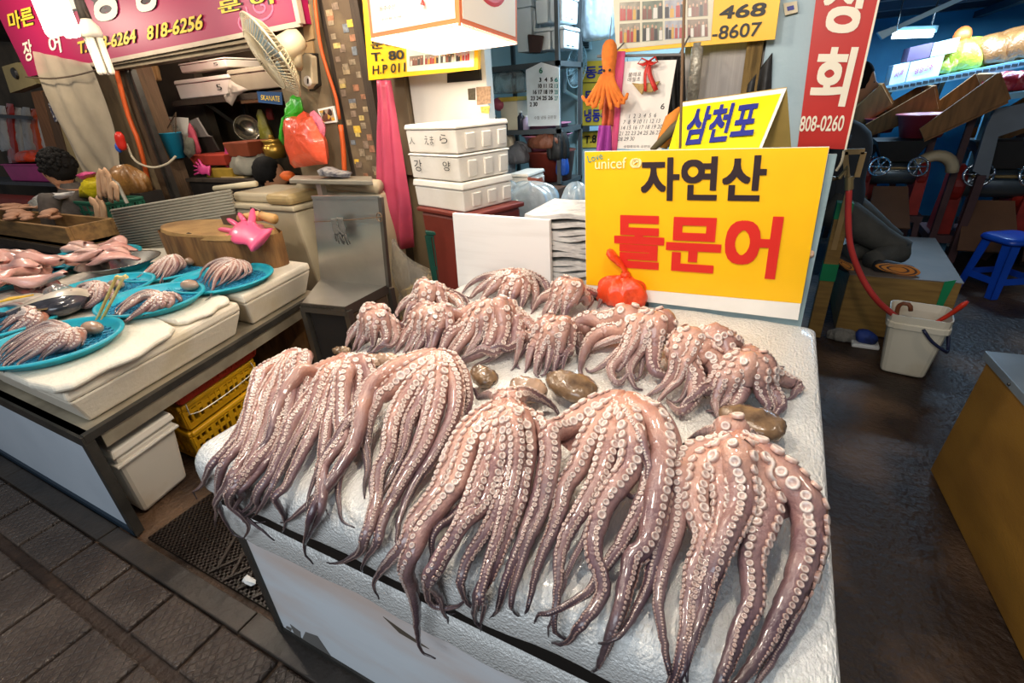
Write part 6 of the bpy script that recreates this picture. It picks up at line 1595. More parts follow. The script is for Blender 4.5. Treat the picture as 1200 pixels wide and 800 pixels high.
# ---- bundle of bags on the pillar
def poly_cloth(pix, y, name, mat, label, cat, group=None, th=.05, seed=0, parent=None):
    """limp bag: outline of the real thing at its own distance, pillowed and creased"""
    g = random.Random(seed); b = MB()
    c = V((0, 0, 0)); pts = [P(a, q, y=y) for a, q in pix]
    for p in pts: c += p
    c /= len(pts); n = len(pts); rings = 6
    for side in (-1, 1):
        i0 = len(b.v)
        b.v.append(c + V((0, side * th, 0)))
        for r in range(1, rings + 1):
            f = r / rings
            for k in range(n * 3):
                a = pts[k // 3].lerp(pts[(k // 3 + 1) % n], (k % 3) / 3)
                q = c.lerp(a, f)
                b.v.append(q + V((0, side * th * math.sqrt(max(0, 1 - f * f)) + (g.uniform(-.010, .010) if r < rings else 0), 0)))
        m = n * 3
        for k in range(m):
            t = (i0, i0 + 1 + k, i0 + 1 + (k + 1) % m)
            b.f.append(t if side > 0 else t[::-1])
        for r in range(rings - 1):
            for k in range(m):
                a0 = i0 + 1 + r * m + k; a1 = i0 + 1 + r * m + (k + 1) % m
                t = (a0, a0 + m, a1 + m, a1)
                b.f.append(t if side > 0 else t[::-1])
    return tag(b.build(name, mat, smooth=True), label, cat, group)
GRB = M('green_film', '#3fae2a', .3, var=.2, bump=.5, bscale=25, coat=.3)
poly_cloth([(340, 118), (346, 109), (352, 114), (355, 128), (350, 140), (340, 142), (332, 170), (329, 165), (334, 138), (343, 130)], 2.76, 'green_bag', GRB, 'bright green plastic bags tied on the fan pillar', 'bag', seed=1, th=.06)
OGB = M('salmon_film', '#e2593a', .3, var=.12, bump=.5, bscale=18, coat=.4)
poly_cloth([(352, 137), (356, 130), (360, 137), (366, 136), (372, 150), (380, 165), (384, 192), (372, 193), (345, 197), (338, 170), (335, 138), (344, 136)], 2.70, 'orange_bag_bundle', OGB, 'big bundle of orange plastic bags hung on the fan pillar', 'bag', seed=2, th=.10)
poly_cloth([(363, 132), (368, 129), (376, 138), (381, 150), (380, 166), (372, 150)], 2.73, 'pink_bag', M('pink_film', '#cf6a7c', .4, bump=.4), 'pink bag tucked behind the orange bag bundle', 'bag', seed=3, th=.03)
# ---- open shop: shelf, boxes, hanging things
S_Y = 3.45
ss = T('shop_shelf', 'dark wooden shelf of the open shop carrying white boxes', 'shelf', P(270, 120, y=S_Y))
za = P(215, 116, y=S_Y).z
MB().box(P(200, 116, y=S_Y).x, -3.55, S_Y, S_Y + .55, za - .06, za - .005).build('board', M('dark_timber', '#3a2f24'), ss)
for px in (232, 318):
    x = P(px, 120, y=S_Y).x
    MB().bar((x, S_Y + .08, za - .05), (x, S_Y + .5, za - .40), .03).build('bracket', steel_d, ss)
    MB().bar((x, S_Y + .52, za - .05), (x, S_Y + .52, 0), .04).build('post', steel_d, ss)
def fbx(l, r, tpy, bpy_, y, label, mat=FOAM, grp=None, d=.4, lid=.25, marks=True, z0=None):
    p, q = P(l, bpy_, y=y), P(r, tpy, y=y)
    return foam_box(label, (p.x, y), (1, 0), q.x - p.x, d, z0 if z0 is not None else p.z, q.z, mat, grp, lid, 0, [('5', .75, .84, .25, .55)] if marks else [])
zb1 = P(240, 84, y=S_Y).z
fbx(208, 266, 86, 112, S_Y, 'white foam box on the shop shelf, lower one of the pair', FOAM, 'white boxes on the shop shelf', z0=za)
t = fbx(211, 262, 66, 86, S_Y + .01, 'white foam box on the shop shelf, upper one of the pair', FOAM, 'white boxes on the shop shelf')
fbx(270, 322, 74, 103, S_Y + .02, 'grey carton with a tape flap on the shop shelf', M('grey_carton', '#8d8570', .7), 'boxes at the pillar end of the shop shelf', marks=False, z0=P(290, 106, y=S_Y).z)
fbx(280, 330, 106, 122, S_Y + .0, 'brown carton with a blue end under the grey carton', M('brown_blue_carton', '#7b5b3d', .7), 'boxes at the pillar end of the shop shelf', marks=False, lid=.1)
bx2 = T('carton_label', 'blue printed end of the brown carton on the shop shelf', 'label', P(318, 118, y=S_Y - .02))
plate([(301, 107), (330, 108), (331, 123), (303, 120)], S_Y - .012, .008, M('carton_blue', '#27507c', .6), 'panel', bx2)
text('SKANATE', P(306, 117, y=S_Y - .014), P(328, 119, y=S_Y - .014), P(306, 111, y=S_Y - .014), INKY, bx2, 0)
poly_cloth([(268, 92), (276, 98), (291, 105), (278, 112), (272, 124), (265, 119), (262, 112), (268, 108)], 3.40, 'paper_flap', M('grey_paper', '#a59d8e', .7), 'crumpled grey paper hanging over the shop shelf edge', 'paper', seed=5, th=.02)
pan = T('saucepan', 'round steel saucepan hung on the shop back wall', 'pan', P(289, 150, y=3.9))
pcn = P(289.5, 150, y=3.9); rp = 13.5 * mpp(pcn)
Rp = (CO - pcn).normalized().to_track_quat('Z', 'Y').to_matrix()
MB().lathe([(0, -.02), (rp * .55, -.02), (rp * .9, .05), (rp, .08), (rp * 1.04, .085), (rp, .09), (rp * .85, .04), (rp * .5, -.005), (0, -.005)], pcn, 30, Rp).build('bowl', M('pan_steel', '#a79d8a', .25, .85), pan, smooth=True)
MB().bar(pcn + V((0, .02, rp)), pcn + V((0, .05, rp + .22)), .03, .012).build('handle', M('black_grip', '#23201d', .5), pan)
poly_cloth([(302, 128), (306, 128), (312, 145), (319, 160), (318, 165), (307, 165), (304, 150)], 3.85, 'yellow_net', M('yellow_green_net', '#a9a03a', .7, col2='#c9bf8a', scale=12), 'yellow green net bag hung beside the saucepan', 'bag', seed=6, th=.05)
poly_cloth([(312, 126), (318, 127), (321, 140), (315, 141)], 3.9, 'red_pouch', M('dull_red', '#8c2f28', .6), 'dull red pouch hung beyond the net bag', 'pouch', seed=7, th=.03)
c3 = T('wall_calendar', 'white calendar hung on the soot-dark wall of the open shop', 'calendar', P(203, 155, y=3.3))
plate([(183, 136), (220, 138), (222, 164), (219, 169), (190, 168)], 3.30, .006, M('calendar_warm', '#d9d3c4', .6), 'page', c3)
text('6', P(198, 142, y=3.298), P(201, 142, y=3.298), P(198, 139, y=3.298), INKRD, c3, .02)
text(' 1  2  3  4  5  6\n 7  8  9 10 11 12\n13 14 15 16 17 18\n19 20 21 22 23 24', P(190, 165, y=3.298), P(216, 166, y=3.298), P(187, 146, y=3.298), INKG, c3, 0)
tag(MB().prism([P(a, b_, y=3.28) for a, b_ in [(175, 147), (181, 147), (188, 177), (182, 177)]], (0, .006, 0)).build('yellow_tag', M('tag_yellow', '#c9a417', .6)), 'narrow yellow tag beside the shop calendar', 'tag')
tag(bag_mesh(P(176, 97, y=3.3), .16, .08, .17, 81, crumple=.2).build('tan_hat', M('tan_cloth', '#8a6a42', .85), smooth=True), 'crumpled tan cloth hung high on the shop wall', 'cloth')
bb = T('blue_bucket', 'turquoise bucket hanging by its wire below the shop calendar', 'bucket', P(210, 185, y=3.1))
qb = P(209, 185, y=3.1); rb2 = 11 * mpp(qb)
MB().lathe([(0, 0), (rb2 * .8, 0), (rb2 * 1.05, rb2 * 2.4), (rb2 * 1.1, rb2 * 2.42), (rb2 * 1.0, rb2 * 2.5), (rb2 * .75, .01), (0, .01)], qb, 22).build('body', M('turquoise_plastic', '#1b7f9c', .4), bb, smooth=True)
MB().tube([qb + V((-rb2, 0, rb2 * 2.4)), P(206, 132, y=3.12), qb + V((rb2, 0, rb2 * 2.4))], .006, 5).build('wire_handle', wire, bb)
tag(MB().prism([P(a, b_, y=3.32) for a, b_ in [(221, 142), (230, 138), (242, 158), (247, 160), (224, 161)]], (0, .02, 0)).build('grey_board', M('grey_slab', '#6f6a64', .6)), 'grey board hung beside the shop calendar', 'board')
tag(MB().prism([P(a, b_, y=3.34) for a, b_ in [(228, 161), (247, 160), (256, 176), (236, 186)]], (0, .02, 0)).build('black_board', M('fan_black', '#2a2622')), 'black board hung under the grey board', 'board')
poly_cloth([(222, 143), (226, 150), (236, 178), (230, 186), (222, 180), (221, 160)], 3.25, 'pink_cloth', M('dull_pink', '#a5404f', .7), 'dull pink cloth hanging behind the turquoise bucket', 'cloth', seed=8, th=.03)
poly_cloth([(218, 160), (226, 162), (229, 180), (222, 186), (216, 178)], 3.08, 'grey_net', M('grey_net', '#5d5a4c', .8), 'grey net hanging on the turquoise bucket', 'net', seed=9, th=.03)
glove(P(266, 170, y=3.2), (-.35, 0, -1), (0, -1, .2), .30, M('rose_rubber', '#c33f7a', .4), 'rose rubber glove on the shop counter, higher of two')
glove(P(246, 200, y=3.1), (-1, 0, .1), (0, -1, .3), .30, M('rose_rubber', '#c33f7a'), 'rose rubber glove on the shop counter, lower of two')
# counter of the shop and the clutter on it
ck = T('shop_counter', 'dark counter inside the open shop behind the grey panel', 'counter', (-4.9, 3.3, 0))
zc = P(250, 212, y=3.1).z
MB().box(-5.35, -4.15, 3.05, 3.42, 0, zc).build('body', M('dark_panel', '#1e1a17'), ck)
MB().box(-5.37, -4.13, 3.03, 3.42, zc, zc + .03).build('top', M('dark_timber', '#3a2f24'), ck)
for (l, r, tp_, bt, col, lbl, nm) in ((246, 272, 197, 218, '#a5842c', 'mustard crate on the shop counter', 'mustard_crate'), (267, 291, 166, 184, '#7d3a20', 'red brown basket on the shop counter', 'brown_basket'), (264, 288, 207, 220, '#b39a68', 'straw basket at the end of the shop counter', 'straw_basket'), (226, 264, 181, 194, '#9a3322', 'red basin on the shop counter', 'red_basin'), (270, 300, 185, 206, '#8d8878', 'grey sack on the shop counter', 'grey_sack')):
    p, q = P(l, bt, y=3.14), P(r, tp_, y=3.14)
    z0 = max(zc + .032, p.z)
    if 'sack' in nm: tag(bag_mesh(V(((p.x + q.x) / 2, 3.25, p.z)), abs(q.x - p.x) * .55, .15, (q.z - p.z) * .75, 91).build(nm, M('m_' + nm, col, .7, bump=.3), smooth=True), lbl, 'sack')
    else: tag(MB().quadbox([(p.x + .03, 3.14, p.z), (q.x - .03, 3.14, p.z), (q.x - .03, 3.4, p.z), (p.x + .03, 3.4, p.z)], [(p.x, 3.12, q.z), (q.x, 3.12, q.z), (q.x, 3.42, q.z), (p.x, 3.42, q.z)]).build(nm, M('m_' + nm, col, .6, var=.25), bevel=.01), lbl, 'basket')
pt2 = T('brass_pot', 'small brass pot on the counter beside the orange bags', 'pot', P(326, 190, y=3.3))
MB().lathe([(0, 0), (.09, 0), (.10, .10), (.085, .11), (.08, .14), (.10, .16), (0, .165)], P(324, 185, y=3.3), 18).build('body', M('brass', '#b08a3a', .3, .7), pt2, smooth=True)
MB().lathe([(0, .165), (.03, .17), (.02, .2), (0, .205)], P(324, 185, y=3.3), 10).build('lid_knob', M('brass', '#b08a3a'), pt2, smooth=True)
tag(MB().lathe([(0, 0), (.1, 0), (.12, .14), (.1, .15), (0, .15)], P(300, 186, y=3.35), 18).build('grey_pot', M('pan_steel', '#a79d8a'), smooth=True), 'grey metal pot beside the brass pot', 'pot')
# man behind the freezer: only his hair, ear and part of the face show
HAIR = M('black_hair', '#0d0b09', .75, var=.3, scale=30, bump=.3, bscale=120, spec=.25)
SKN = M('face_skin', '#c08a66', .5, sss=.1, var=.06)
def person_bust(label, hc, r, face, top_mat, shoulder_z, curly, floor_z=0.0, gown='jacket'):
    """seated person seen from the side: head with face, ear, hair, neck, shoulders and arms; hips on a stool"""
    t = T('person', label, 'person', (hc.x, hc.y, floor_z))
    f = V(face).normalized(); s = V((-f.y, f.x, 0)); R = Matrix((f, s, V((0, 0, 1)))).transposed()
    b = MB()
    def hd(u, v):
        th = math.pi * u; a = 2 * math.pi * v; z = math.cos(th); w = math.sin(th)
        x = w * math.cos(a); y = w * math.sin(a)
        jaw = 1 - .28 * max(0, -z) ** 1.2
        q = V((x * (1.0 if x < 0 else 1.0) * jaw + .10 * max(0, -z) * (1 if x > 0 else .2), y * .80 * jaw, z * 1.2))
        if x > .85 * w and w > .3: q.x += .05
        q.x += .30 * math.exp(-((y / .14) ** 2) - (((z + .12) / .20) ** 2)) * (1 if x > 0 else 0)          # nose
        q.x += .07 * math.exp(-((y / .30) ** 2) - (((z + .50) / .09) ** 2)) * (1 if x > 0 else 0)          # lips
        q.x -= .07 * (math.exp(-(((abs(y) - .33) / .14) ** 2) - (((z - .10) / .12) ** 2))) * (1 if x > 0 else 0)  # eye sockets
        return hc + R @ (q * r)
    b.grid(hd, 26, 32, True)
    # neck and trunk run on from the head as one body
    nb = hc + R @ V((-.25 * r, 0, -1.0 * r))
    sh = V((hc.x, hc.y, 0)) - f * r * .5 + V((0, 0, shoulder_z))
    b.tube(catmull([nb, nb - V((0, 0, r * .5)) - f * r * .1, sh], 6), [r * .55, r * .52, r * .5, r * .52, r * .6, r * .8], 14, up=tuple(f))
    b.build('body', SKN, t, smooth=True)
    for sd in (-1, 1):
        MB().ball(hc + R @ V((-.02 * r, sd * .80 * r, -.05 * r)), r * .16, r * .06, r * .26, 10, 8, R).build('ear', SKN, t, smooth=True)
        MB().ball(hc + R @ V((.86 * r, sd * .32 * r, .12 * r)), r * .10, r * .12, r * .06, 8, 6, R).build('eye', INKK, t, smooth=True)
    g = random.Random(3); b = MB()
    b.ball(hc + R @ V((-.16 * r, 0, .30 * r)), r * 1.05, r * .98, r * 1.12, 26, 18, R, .05, g)
    if curly:
        for i in range(150):
            a = g.uniform(0, 6.28); th = g.uniform(0, 1.75); d = V((math.sin(th) * math.cos(a), math.sin(th) * math.sin(a), math.cos(th)))
            if d.x > .72 and d.z < .55: continue
            b.ball(hc + R @ (V((-.16, 0, .28)) * r + V((d.x * 1.02 * r, d.y * .95 * r, d.z * 1.12 * r))), r * .17, r * .17, r * .17, 7, 5, None, .15, g)
    # cut the front of the cap back so the face shows
    b.v = [q - f * max(0, (q - hc).dot(f) - .66 * r) if (q - hc).z < .62 * r else q for q in b.v]
    b.v = [V((q.x, q.y, max(q.z, hc.z - .30 * r))) if (q - hc).dot(f) > -.35 * r and (q - hc).z < -.30 * r else q for q in b.v]
    b.build('hair', HAIR, t, smooth=True)
    # jacket: shoulders to hips, two sleeves
    b = MB()
    hip = V((sh.x, sh.y, floor_z + .48)) - f * r * .3
    def tr(u, v):
        a = 2 * math.pi * v; c = sh.lerp(hip, u)
        w = [(.55, .5), (1.15, 1.75), (1.35, 1.95), (1.35, 1.75), (1.5, 1.9)]
        k = u * 4; i = min(3, int(k)); q = k - i
        d0 = w[i][0] + (w[i + 1][0] - w[i][0]) * q; d1 = w[i][1] + (w[i + 1][1] - w[i][1]) * q
        return c + V((0, 0, r * .25 * (1 - u))) + R @ V((math.cos(a) * d0 * r * .8, math.sin(a) * d1 * r, 0))
    b.grid(tr, 16, 24, True); b.build(gown, top_mat, t, smooth=True)
    for sd in (-1, 1):
        p = sh + R @ V((-.1 * r, sd * 1.7 * r, -.35 * r)); e = p + R @ V((.5 * r, sd * .5 * r, -2.2 * r)); h = e + R @ V((2.2 * r, -sd * .5 * r, -.2 * r))
        MB().tube(catmull([p + V((0, 0, .15 * r)), p, p.lerp(e, .5), e, e.lerp(h, .5), h], 14), [r * .5, r * .62, r * .62, r * .6, r * .58, r * .55, r * .52, r * .5, r * .5, r * .48, r * .46, r * .42, r * .38, r * .34], 12).build('sleeve', top_mat, t, smooth=True)
        glove(h - R @ V((.15 * r, 0, 0)), R @ V((1, 0, -.15)), (0, 0, 1), r * 1.7, SKN, '', 'hand', thumb=-sd).parent = None
        o = COL.objects[-1]
        for kk in ('label', 'category'):
            if kk in o: del o[kk]
        m_ = wmat(o); o.parent = t; o.location = o.location - V(t.location)
    # legs: thighs forward, shins down
    b = MB()
    for sd in (-1, 1):
        p = hip + R @ V((0, sd * .8 * r, .1)); k_ = p + R @ V((3.6 * r, sd * .2 * r, .05)); a_ = V((k_.x, k_.y, floor_z + .05)) + R @ V((-.3 * r, 0, 0))
        b.tube(catmull([p - R @ V((.6 * r, 0, 0)), p, p.lerp(k_, .5), k_, k_.lerp(a_, .5), a_], 14), [r * .6, r * .8, r * .8, r * .76, r * .72, r * .66, r * .62, r * .6, r * .55, r * .52, r * .48, r * .44, r * .4, r * .36], 12)
    b.build('trousers', M('dark_trousers', '#2a2a2e', .8), t, smooth=True)
    return t
hp = P(318, 207, y=3.08); rh = 20 * mpp(hp)
person_bust('person with black hair bent behind the beige freezer, face hidden', V((hp.x, hp.y, hp.z)), .125, (.62, .35, -.05), M('dark_shirt', '#3a3f46', .8), hp.z - .30, False)
tag(MB().ball(P(337, 206, y=2.82), .07, .05, .04, 10, 7, jit=.1).build('orange_cloth', M('orange_cloth2', '#d5601f', .7), smooth=True), 'orange cloth lying on the freezer beside the black hair', 'cloth')

# ---- freezers, scale, stump
BEI = M('freezer_beige', '#b5a88c', .45, col2='#9a8c70', lo=.5, hi=.9, scale=3, bump=.05)
fz = T('chest_freezer', 'beige chest freezer behind the chopping block', 'freezer', (-3.35, 2.65, 0))
x0, x1, zf = P(268, 240, y=2.38).x, P(343, 240, y=2.38).x, P(305, 238, y=2.38).z
MB().quadbox([(x0 + .02, 2.40, .05), (x1 + .10, 2.40, .05), (x1 + .10, 2.84, .05), (x0 + .02, 2.84, .05)], [(x0 + .02, 2.38, zf - .05), (x1, 2.38, zf - .05), (x1, 2.84, zf - .05), (x0 + .02, 2.84, zf - .05)]).build('body', BEI, fz, bevel=.02)
MB().box(x0, x1 + .02, 2.36, 2.84, zf - .048, zf - .01).build('rim', BEI, fz, bevel=.012)
zl = P(270, 232, y=2.45).z
MB().box(x0 + .02, x0 + .42, 2.42, 2.82, zf - .008, zl + .05).build('lid', BEI, fz, bevel=.02)
MB().box(x1 - .26, x1 + .0, 2.36, 2.82, zf - .008, zf + .07).build('corner_cover', M('freezer_tan', '#a08a5e', .5), fz, bevel=.03)
MB().tube([P(252, 221, y=2.5), P(300, 215, y=2.5)], .022, 10).build('lid_handle', M('cream_handle', '#cbbf9f', .5), fz, smooth=True)
fz2 = T('chest_freezer', 'second grey beige freezer with a rounded lid behind the sink', 'freezer', (-2.75, 2.82, 0))
xa2, xb2, zz2 = P(350, 228, y=2.62).x, P(440, 222, y=2.62).x, P(410, 216, y=2.62).z
MB().box(xa2, xb2, 2.62, 2.84, .05, zz2 - .06).build('body', BEI, fz2, bevel=.02)
MB().tube(catmull([(xa2, 2.66, zz2 - .05), (xa2 + .1, 2.66, zz2 - .01), ((xa2 + xb2) / 2, 2.66, zz2), (xb2, 2.66, zz2 - .02)], 10), .05, 10).build('rounded_lid', BEI, fz2, smooth=True)
sc = T('platform_scale', 'flat grey platform scale on a short post above the sink', 'scale', P(390, 225, y=2.5))
zs_ = P(390, 210, y=2.45).z
MB().quadbox([(P(342, 209, y=2.45).x, 2.42, zs_ - .03), (P(440, 209, y=2.45).x, 2.42, zs_ - .03), (P(436, 209, y=2.6).x, 2.60, zs_ - .03), (P(345, 206, y=2.6).x, 2.60, zs_ - .03)], [(P(342, 207, y=2.45).x, 2.42, zs_), (P(440, 207, y=2.45).x, 2.42, zs_), (P(436, 207, y=2.6).x, 2.60, zs_), (P(345, 205, y=2.6).x, 2.60, zs_)]).build('platform', M('scale_grey', '#8d8676', .5, .3), sc, bevel=.006)
xp = P(377, 222, y=2.48).x
MB().bar((xp, 2.48, zs_ - .03), (xp, 2.48, .0), .045).build('post', M('stainless', '#b5b0a6'), sc)
poly_cloth([(374, 198), (382, 195), (390, 199), (400, 200), (411, 203), (410, 208), (392, 208), (376, 206)], 2.50, 'work_gloves_pile', M('grey_white_knit', '#8f8a86', .9, col2='#3b3a44', scale=25), 'grey and navy work cloth lying on the platform scale', 'cloth', seed=11, th=.06)
st = T('chopping_stump', 'tree stump chopping block with a dark knot beside the foam tub', 'stump', (-3.5, 2.2, 0))
xs0, xs1 = P(200, 272, y=2.02).x, P(318, 270, y=2.02).x
zt_ = P(258, 264, y=2.10).z; cxs = (xs0 + xs1) / 2; rs_ = (xs1 - xs0) / 2
rg = random.Random(12)
b = MB(); nA = 40; wob = [1 + .05 * math.sin(3 * 6.28 * k / nA + 1) + rg.uniform(-.03, .03) for k in range(nA)]
def stf(u, v):
    k = int(round(v * nA)) % nA; a = 6.2832 * v
    R_ = rs_ * wob[k] * (.93 + .07 * (1 - u))
    return V((cxs + R_ * math.cos(a), 2.02 + .22 * wob[k] * math.sin(a), zt_ - (zt_ - .0) * u))
b.grid(stf, 6, nA, True)
b.build('trunk', M('stump_bark', '#8a6338', .8, col2='#5b3d22', lo=.4, hi=.7, scale=6, stretch=(3, 3, .6), bump=.5, bscale=12), st, smooth=True)
MB().lathe([(0, 0), (.96, 0), (1.0, -.03)], (cxs, 2.02, zt_ + .012), nA, None, rs_, .215).build('cut_face', M('stump_top', '#a5824e', .7, col2='#6d4d2b', lo=.4, hi=.75, scale=4, bump=.2), st)
MB().ball(P(226, 286, y=1.835), .07, .02, .08, 12, 8).build('knot', M('stump_knot', '#33241a', .8), st, smooth=True)
kn = M('wood_handle', '#c0945a', .5); kd = M('knife_dark', '#4a3f35', .4)
for (a0_, a1_, b1_, nm) in (((283, 261), (307, 258), (262, 262), 'chopping knife with a wooden handle beside the pink gloves'), ((308, 258), (323, 262), (296, 252), 'second chopping knife on the stump, handle toward the sink')):
    t = T('kitchen_knife', nm, 'knife', P(*a0_, y=2.1))
    MB().tube([P(*a0_, y=2.08) + V((0, 0, .03)), P(*a1_, y=2.08) + V((0, 0, .03))], [.028, .034], 10).build('handle', kn, t, smooth=True)
    MB().bar(P(*a0_, y=2.08) + V((0, 0, .03)), P(*b1_, y=2.1) + V((0, 0, .02)), .008, .07).build('blade', kd, t)
HPK = M('hot_pink_rubber', '#e2567f', .4, var=.06, coat=.2)
zz = zt_ + .05
glove(P(308, 287, y=1.88) + V((0, 0, .03)), (P(240, 256, y=2.03) - P(308, 287, y=1.88)), (0, -.7, 1), .54, HPK, 'hot pink rubber glove on top of the pair on the stump', thumb=1, floppy=.15)
glove(P(308, 276, y=2.0), (P(262, 258, y=2.2) - P(308, 276, y=2.0)), (0, -.4, 1), .48, HPK, 'hot pink rubber glove underneath on the stump', thumb=-1, floppy=.2)
# ---- grey ribbed panel
gp = MB()
A0, A1, A2, A3 = P(130, 246, y=1.98), P(271, 222, y=2.36), P(286, 300, y=2.36), P(160, 316, y=1.98)
def gpf(u, v):
    p = A0.lerp(A1, v).lerp(A3.lerp(A2, v), u)
    return p + V((0, -.010 * math.sin(u * 6.2832 * 24), 0))
gp.grid(gpf, 96, 2)
tag(gp.build('ribbed_panel', M('grey_ribbed_board', '#8d8878', .5, var=.1), solid=.01, smooth=True), 'grey ribbed plastic panel standing behind the stump', 'panel')
# ---- far clutter: trays, crate, strips, woman, basins
WD = M('old_wood', '#8c6a3c', .75, col2='#5f4526', lo=.4, hi=.75, scale=5, stretch=(1, 6, 6), bump=.3)
wtb = T('wooden_tray', 'old wooden tray of dried fish beyond the roe tray', 'tray', P(35, 300, y=2.2))
o0, o1 = P(-40, 318, y=1.68), P(77, 270, y=1.68)
top = o1.z + .02
MB().box(o0.x, o1.x, 1.68, 2.02, top - .16, top - .13).build('base', WD, wtb)
for k, (ya_, yb_2) in enumerate(((1.68, 1.71), (1.99, 2.02))):
    MB().box(o0.x, o1.x, ya_, yb_2, top - .16, top).build('side_board', WD, wtb, bevel=.004)
for x in (o0.x, o1.x - .03):
    MB().box(x, x + .03, 1.71, 1.99, top - .16, top).build('end_board', WD, wtb, bevel=.004)
tt = T('low_table', 'low table under the wooden fish tray', 'table', ((o0.x + o1.x) / 2, 2.4, 0))
MB().box(o0.x - .05, o1.x + .05, 1.66, 2.04, top - .22, top - .165).build('top', M('dark_timber', '#3a2f24'), tt)
for x in (o0.x, o1.x):
    for y in (1.70, 1.99):
        MB().box(x - .02, x + .02, y - .02, y + .02, 0, top - .22).build('leg', M('dark_timber', '#3a2f24'), tt)
rg = random.Random(31)
DF = M('dried_fish', '#b98d72', .6, col2='#8d6448', lo=.4, hi=.75, scale=14, bump=.3)
for i in range(9):
    cx_ = P(rg.uniform(-10, 62), 268, y=1.85)
    d = V((rg.uniform(.7, 1), rg.uniform(-.4, .4), 0)).normalized(); c = V((cx_.x, 1.73 + .03 * i, top + .02 + .015 * (i % 3)))
    tag(MB().tube([c - d * .22, c - d * .1, c, c + d * .12, c + d * .2, c + d * .26], [.01, .05, .065, .05, .02, .05], 8, flat=.3).build('dried_fish', DF, smooth=True), 'flat dried fish lying on the old wooden tray', 'fish', 'dried fish on the wooden tray')
crate('green_crate', 'dark green slotted crate with pale strips hung over it', [P(70, 266, y=2.2)[:2], P(134, 266, y=2.2)[:2], (P(134, 266, y=2.2).x, 2.5), (P(70, 266, y=2.2).x, 2.5)], P(100, 266, y=2.2).z, P(100, 236, y=2.2).z, M('crate_green', '#1f5a46', .45), None, (10, 3))
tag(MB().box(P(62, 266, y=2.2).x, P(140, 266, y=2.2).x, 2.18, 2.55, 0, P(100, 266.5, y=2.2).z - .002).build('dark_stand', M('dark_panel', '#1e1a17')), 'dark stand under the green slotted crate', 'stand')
STR = M('pale_strip_flesh', '#c9a37e', .5, col2='#b58a66', scale=10)
for (pts, r, lb) in (([(52, 238), (58, 236), (62, 252), (63, 262)], .045, 'pale flesh strip at the near end of the green crate'), ([(60, 236), (67, 237), (70, 255), (71, 266)], .05, 'pale flesh strip second on the green crate'), ([(107, 236), (113, 240), (116, 258), (118, 264)], .045, 'pale strip hung over the middle of the green crate'), ([(114, 232), (120, 240), (122, 256), (121, 262)], .04, 'longer pale strip hung over the green crate'), ([(117, 232), (116, 206), (121, 203), (126, 228)], .03, 'pale strip looped high over the rack'), ([(123, 230), (121, 205), (127, 203), (130, 236)], .03, 'second pale strip looped high over the rack'), ([(130, 234), (130, 218), (136, 218), (137, 234)], .03, 'short pale strip at the end of the rack')):
    tag(MB().tube(catmull([P(a, b_, y=2.14) for a, b_ in pts], 12), r, 8, flat=.4, up=(0, -1, 0)).build('flesh_strip', STR, smooth=True), lb, 'strip', 'pale strips drying at the green crate')
tag(MB().tube([P(126, 206, y=2.16), P(138, 216, y=2.16), P(149, 238, y=2.16)], .014, 6).build('rack_rod', M('rod_grey', '#9a9484', .5)), 'grey rod of the drying rack beside the brown bag', 'rod')
poly_cloth([(97, 232), (101, 212), (108, 205), (115, 214), (117, 232)], 2.30, 'yellow_bag', M('yellow_film', '#c9b51e', .4, bump=.4), 'yellow plastic bag behind the green crate', 'bag', seed=14, th=.08)
poly_cloth([(92, 204), (100, 201), (112, 202), (106, 208), (100, 211)], 2.28, 'pink_bag', M('pink_film2', '#d04a7f', .4, bump=.4), 'pink plastic bag corner above the yellow bag', 'bag', seed=15, th=.05)
tag(bag_mesh(P(158, 228, y=2.6), .24, .12, .16, 16).build('brown_sack', M('amber_film', '#8a6233', .3, coat=.3, bump=.4, col2='#5f4226', scale=5), smooth=True), 'amber filled sack between strips and ribbed panel', 'sack')
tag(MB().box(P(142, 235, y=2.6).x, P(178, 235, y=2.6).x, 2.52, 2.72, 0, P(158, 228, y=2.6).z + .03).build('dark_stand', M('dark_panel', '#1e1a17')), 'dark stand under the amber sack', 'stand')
poly_cloth([(38, 232), (48, 226), (70, 226), (88, 224), (84, 230), (66, 236), (46, 240)], 2.1, 'newspaper_sheet', pr, 'crumpled newspaper sheet lying before the seated person', 'newspaper', seed=17, th=.05)
poly_cloth([(36, 234), (44, 231), (54, 240), (55, 255), (42, 254)], 2.08, 'foil_bag', M('foil_bag', '#b5b2a6', .25, .6, bump=.5), 'silver foil bag at the end of the green crate', 'bag', seed=18, th=.06)
wh_ = P(68, 200, y=2.25)
person_bust('person with dark curly hair in a grey jacket, seen from the side', V((wh_.x, wh_.y, wh_.z)), 17.0 * mpp(wh_), (-.96, -.28, 0), M('grey_jacket', '#4d4640', .8, var=.25, scale=25), P(90, 219, y=2.25).z, True)
tag(MB().lathe([(0, 0), (.2, 0), (.2, .04), (.17, .05), (.19, .43), (.0, .43)], (wh_.x + .1, wh_.y, 0), 20).build('round_stool', M('dark_panel', '#1e1a17')), 'dark round stool under the person in the grey jacket', 'stool')
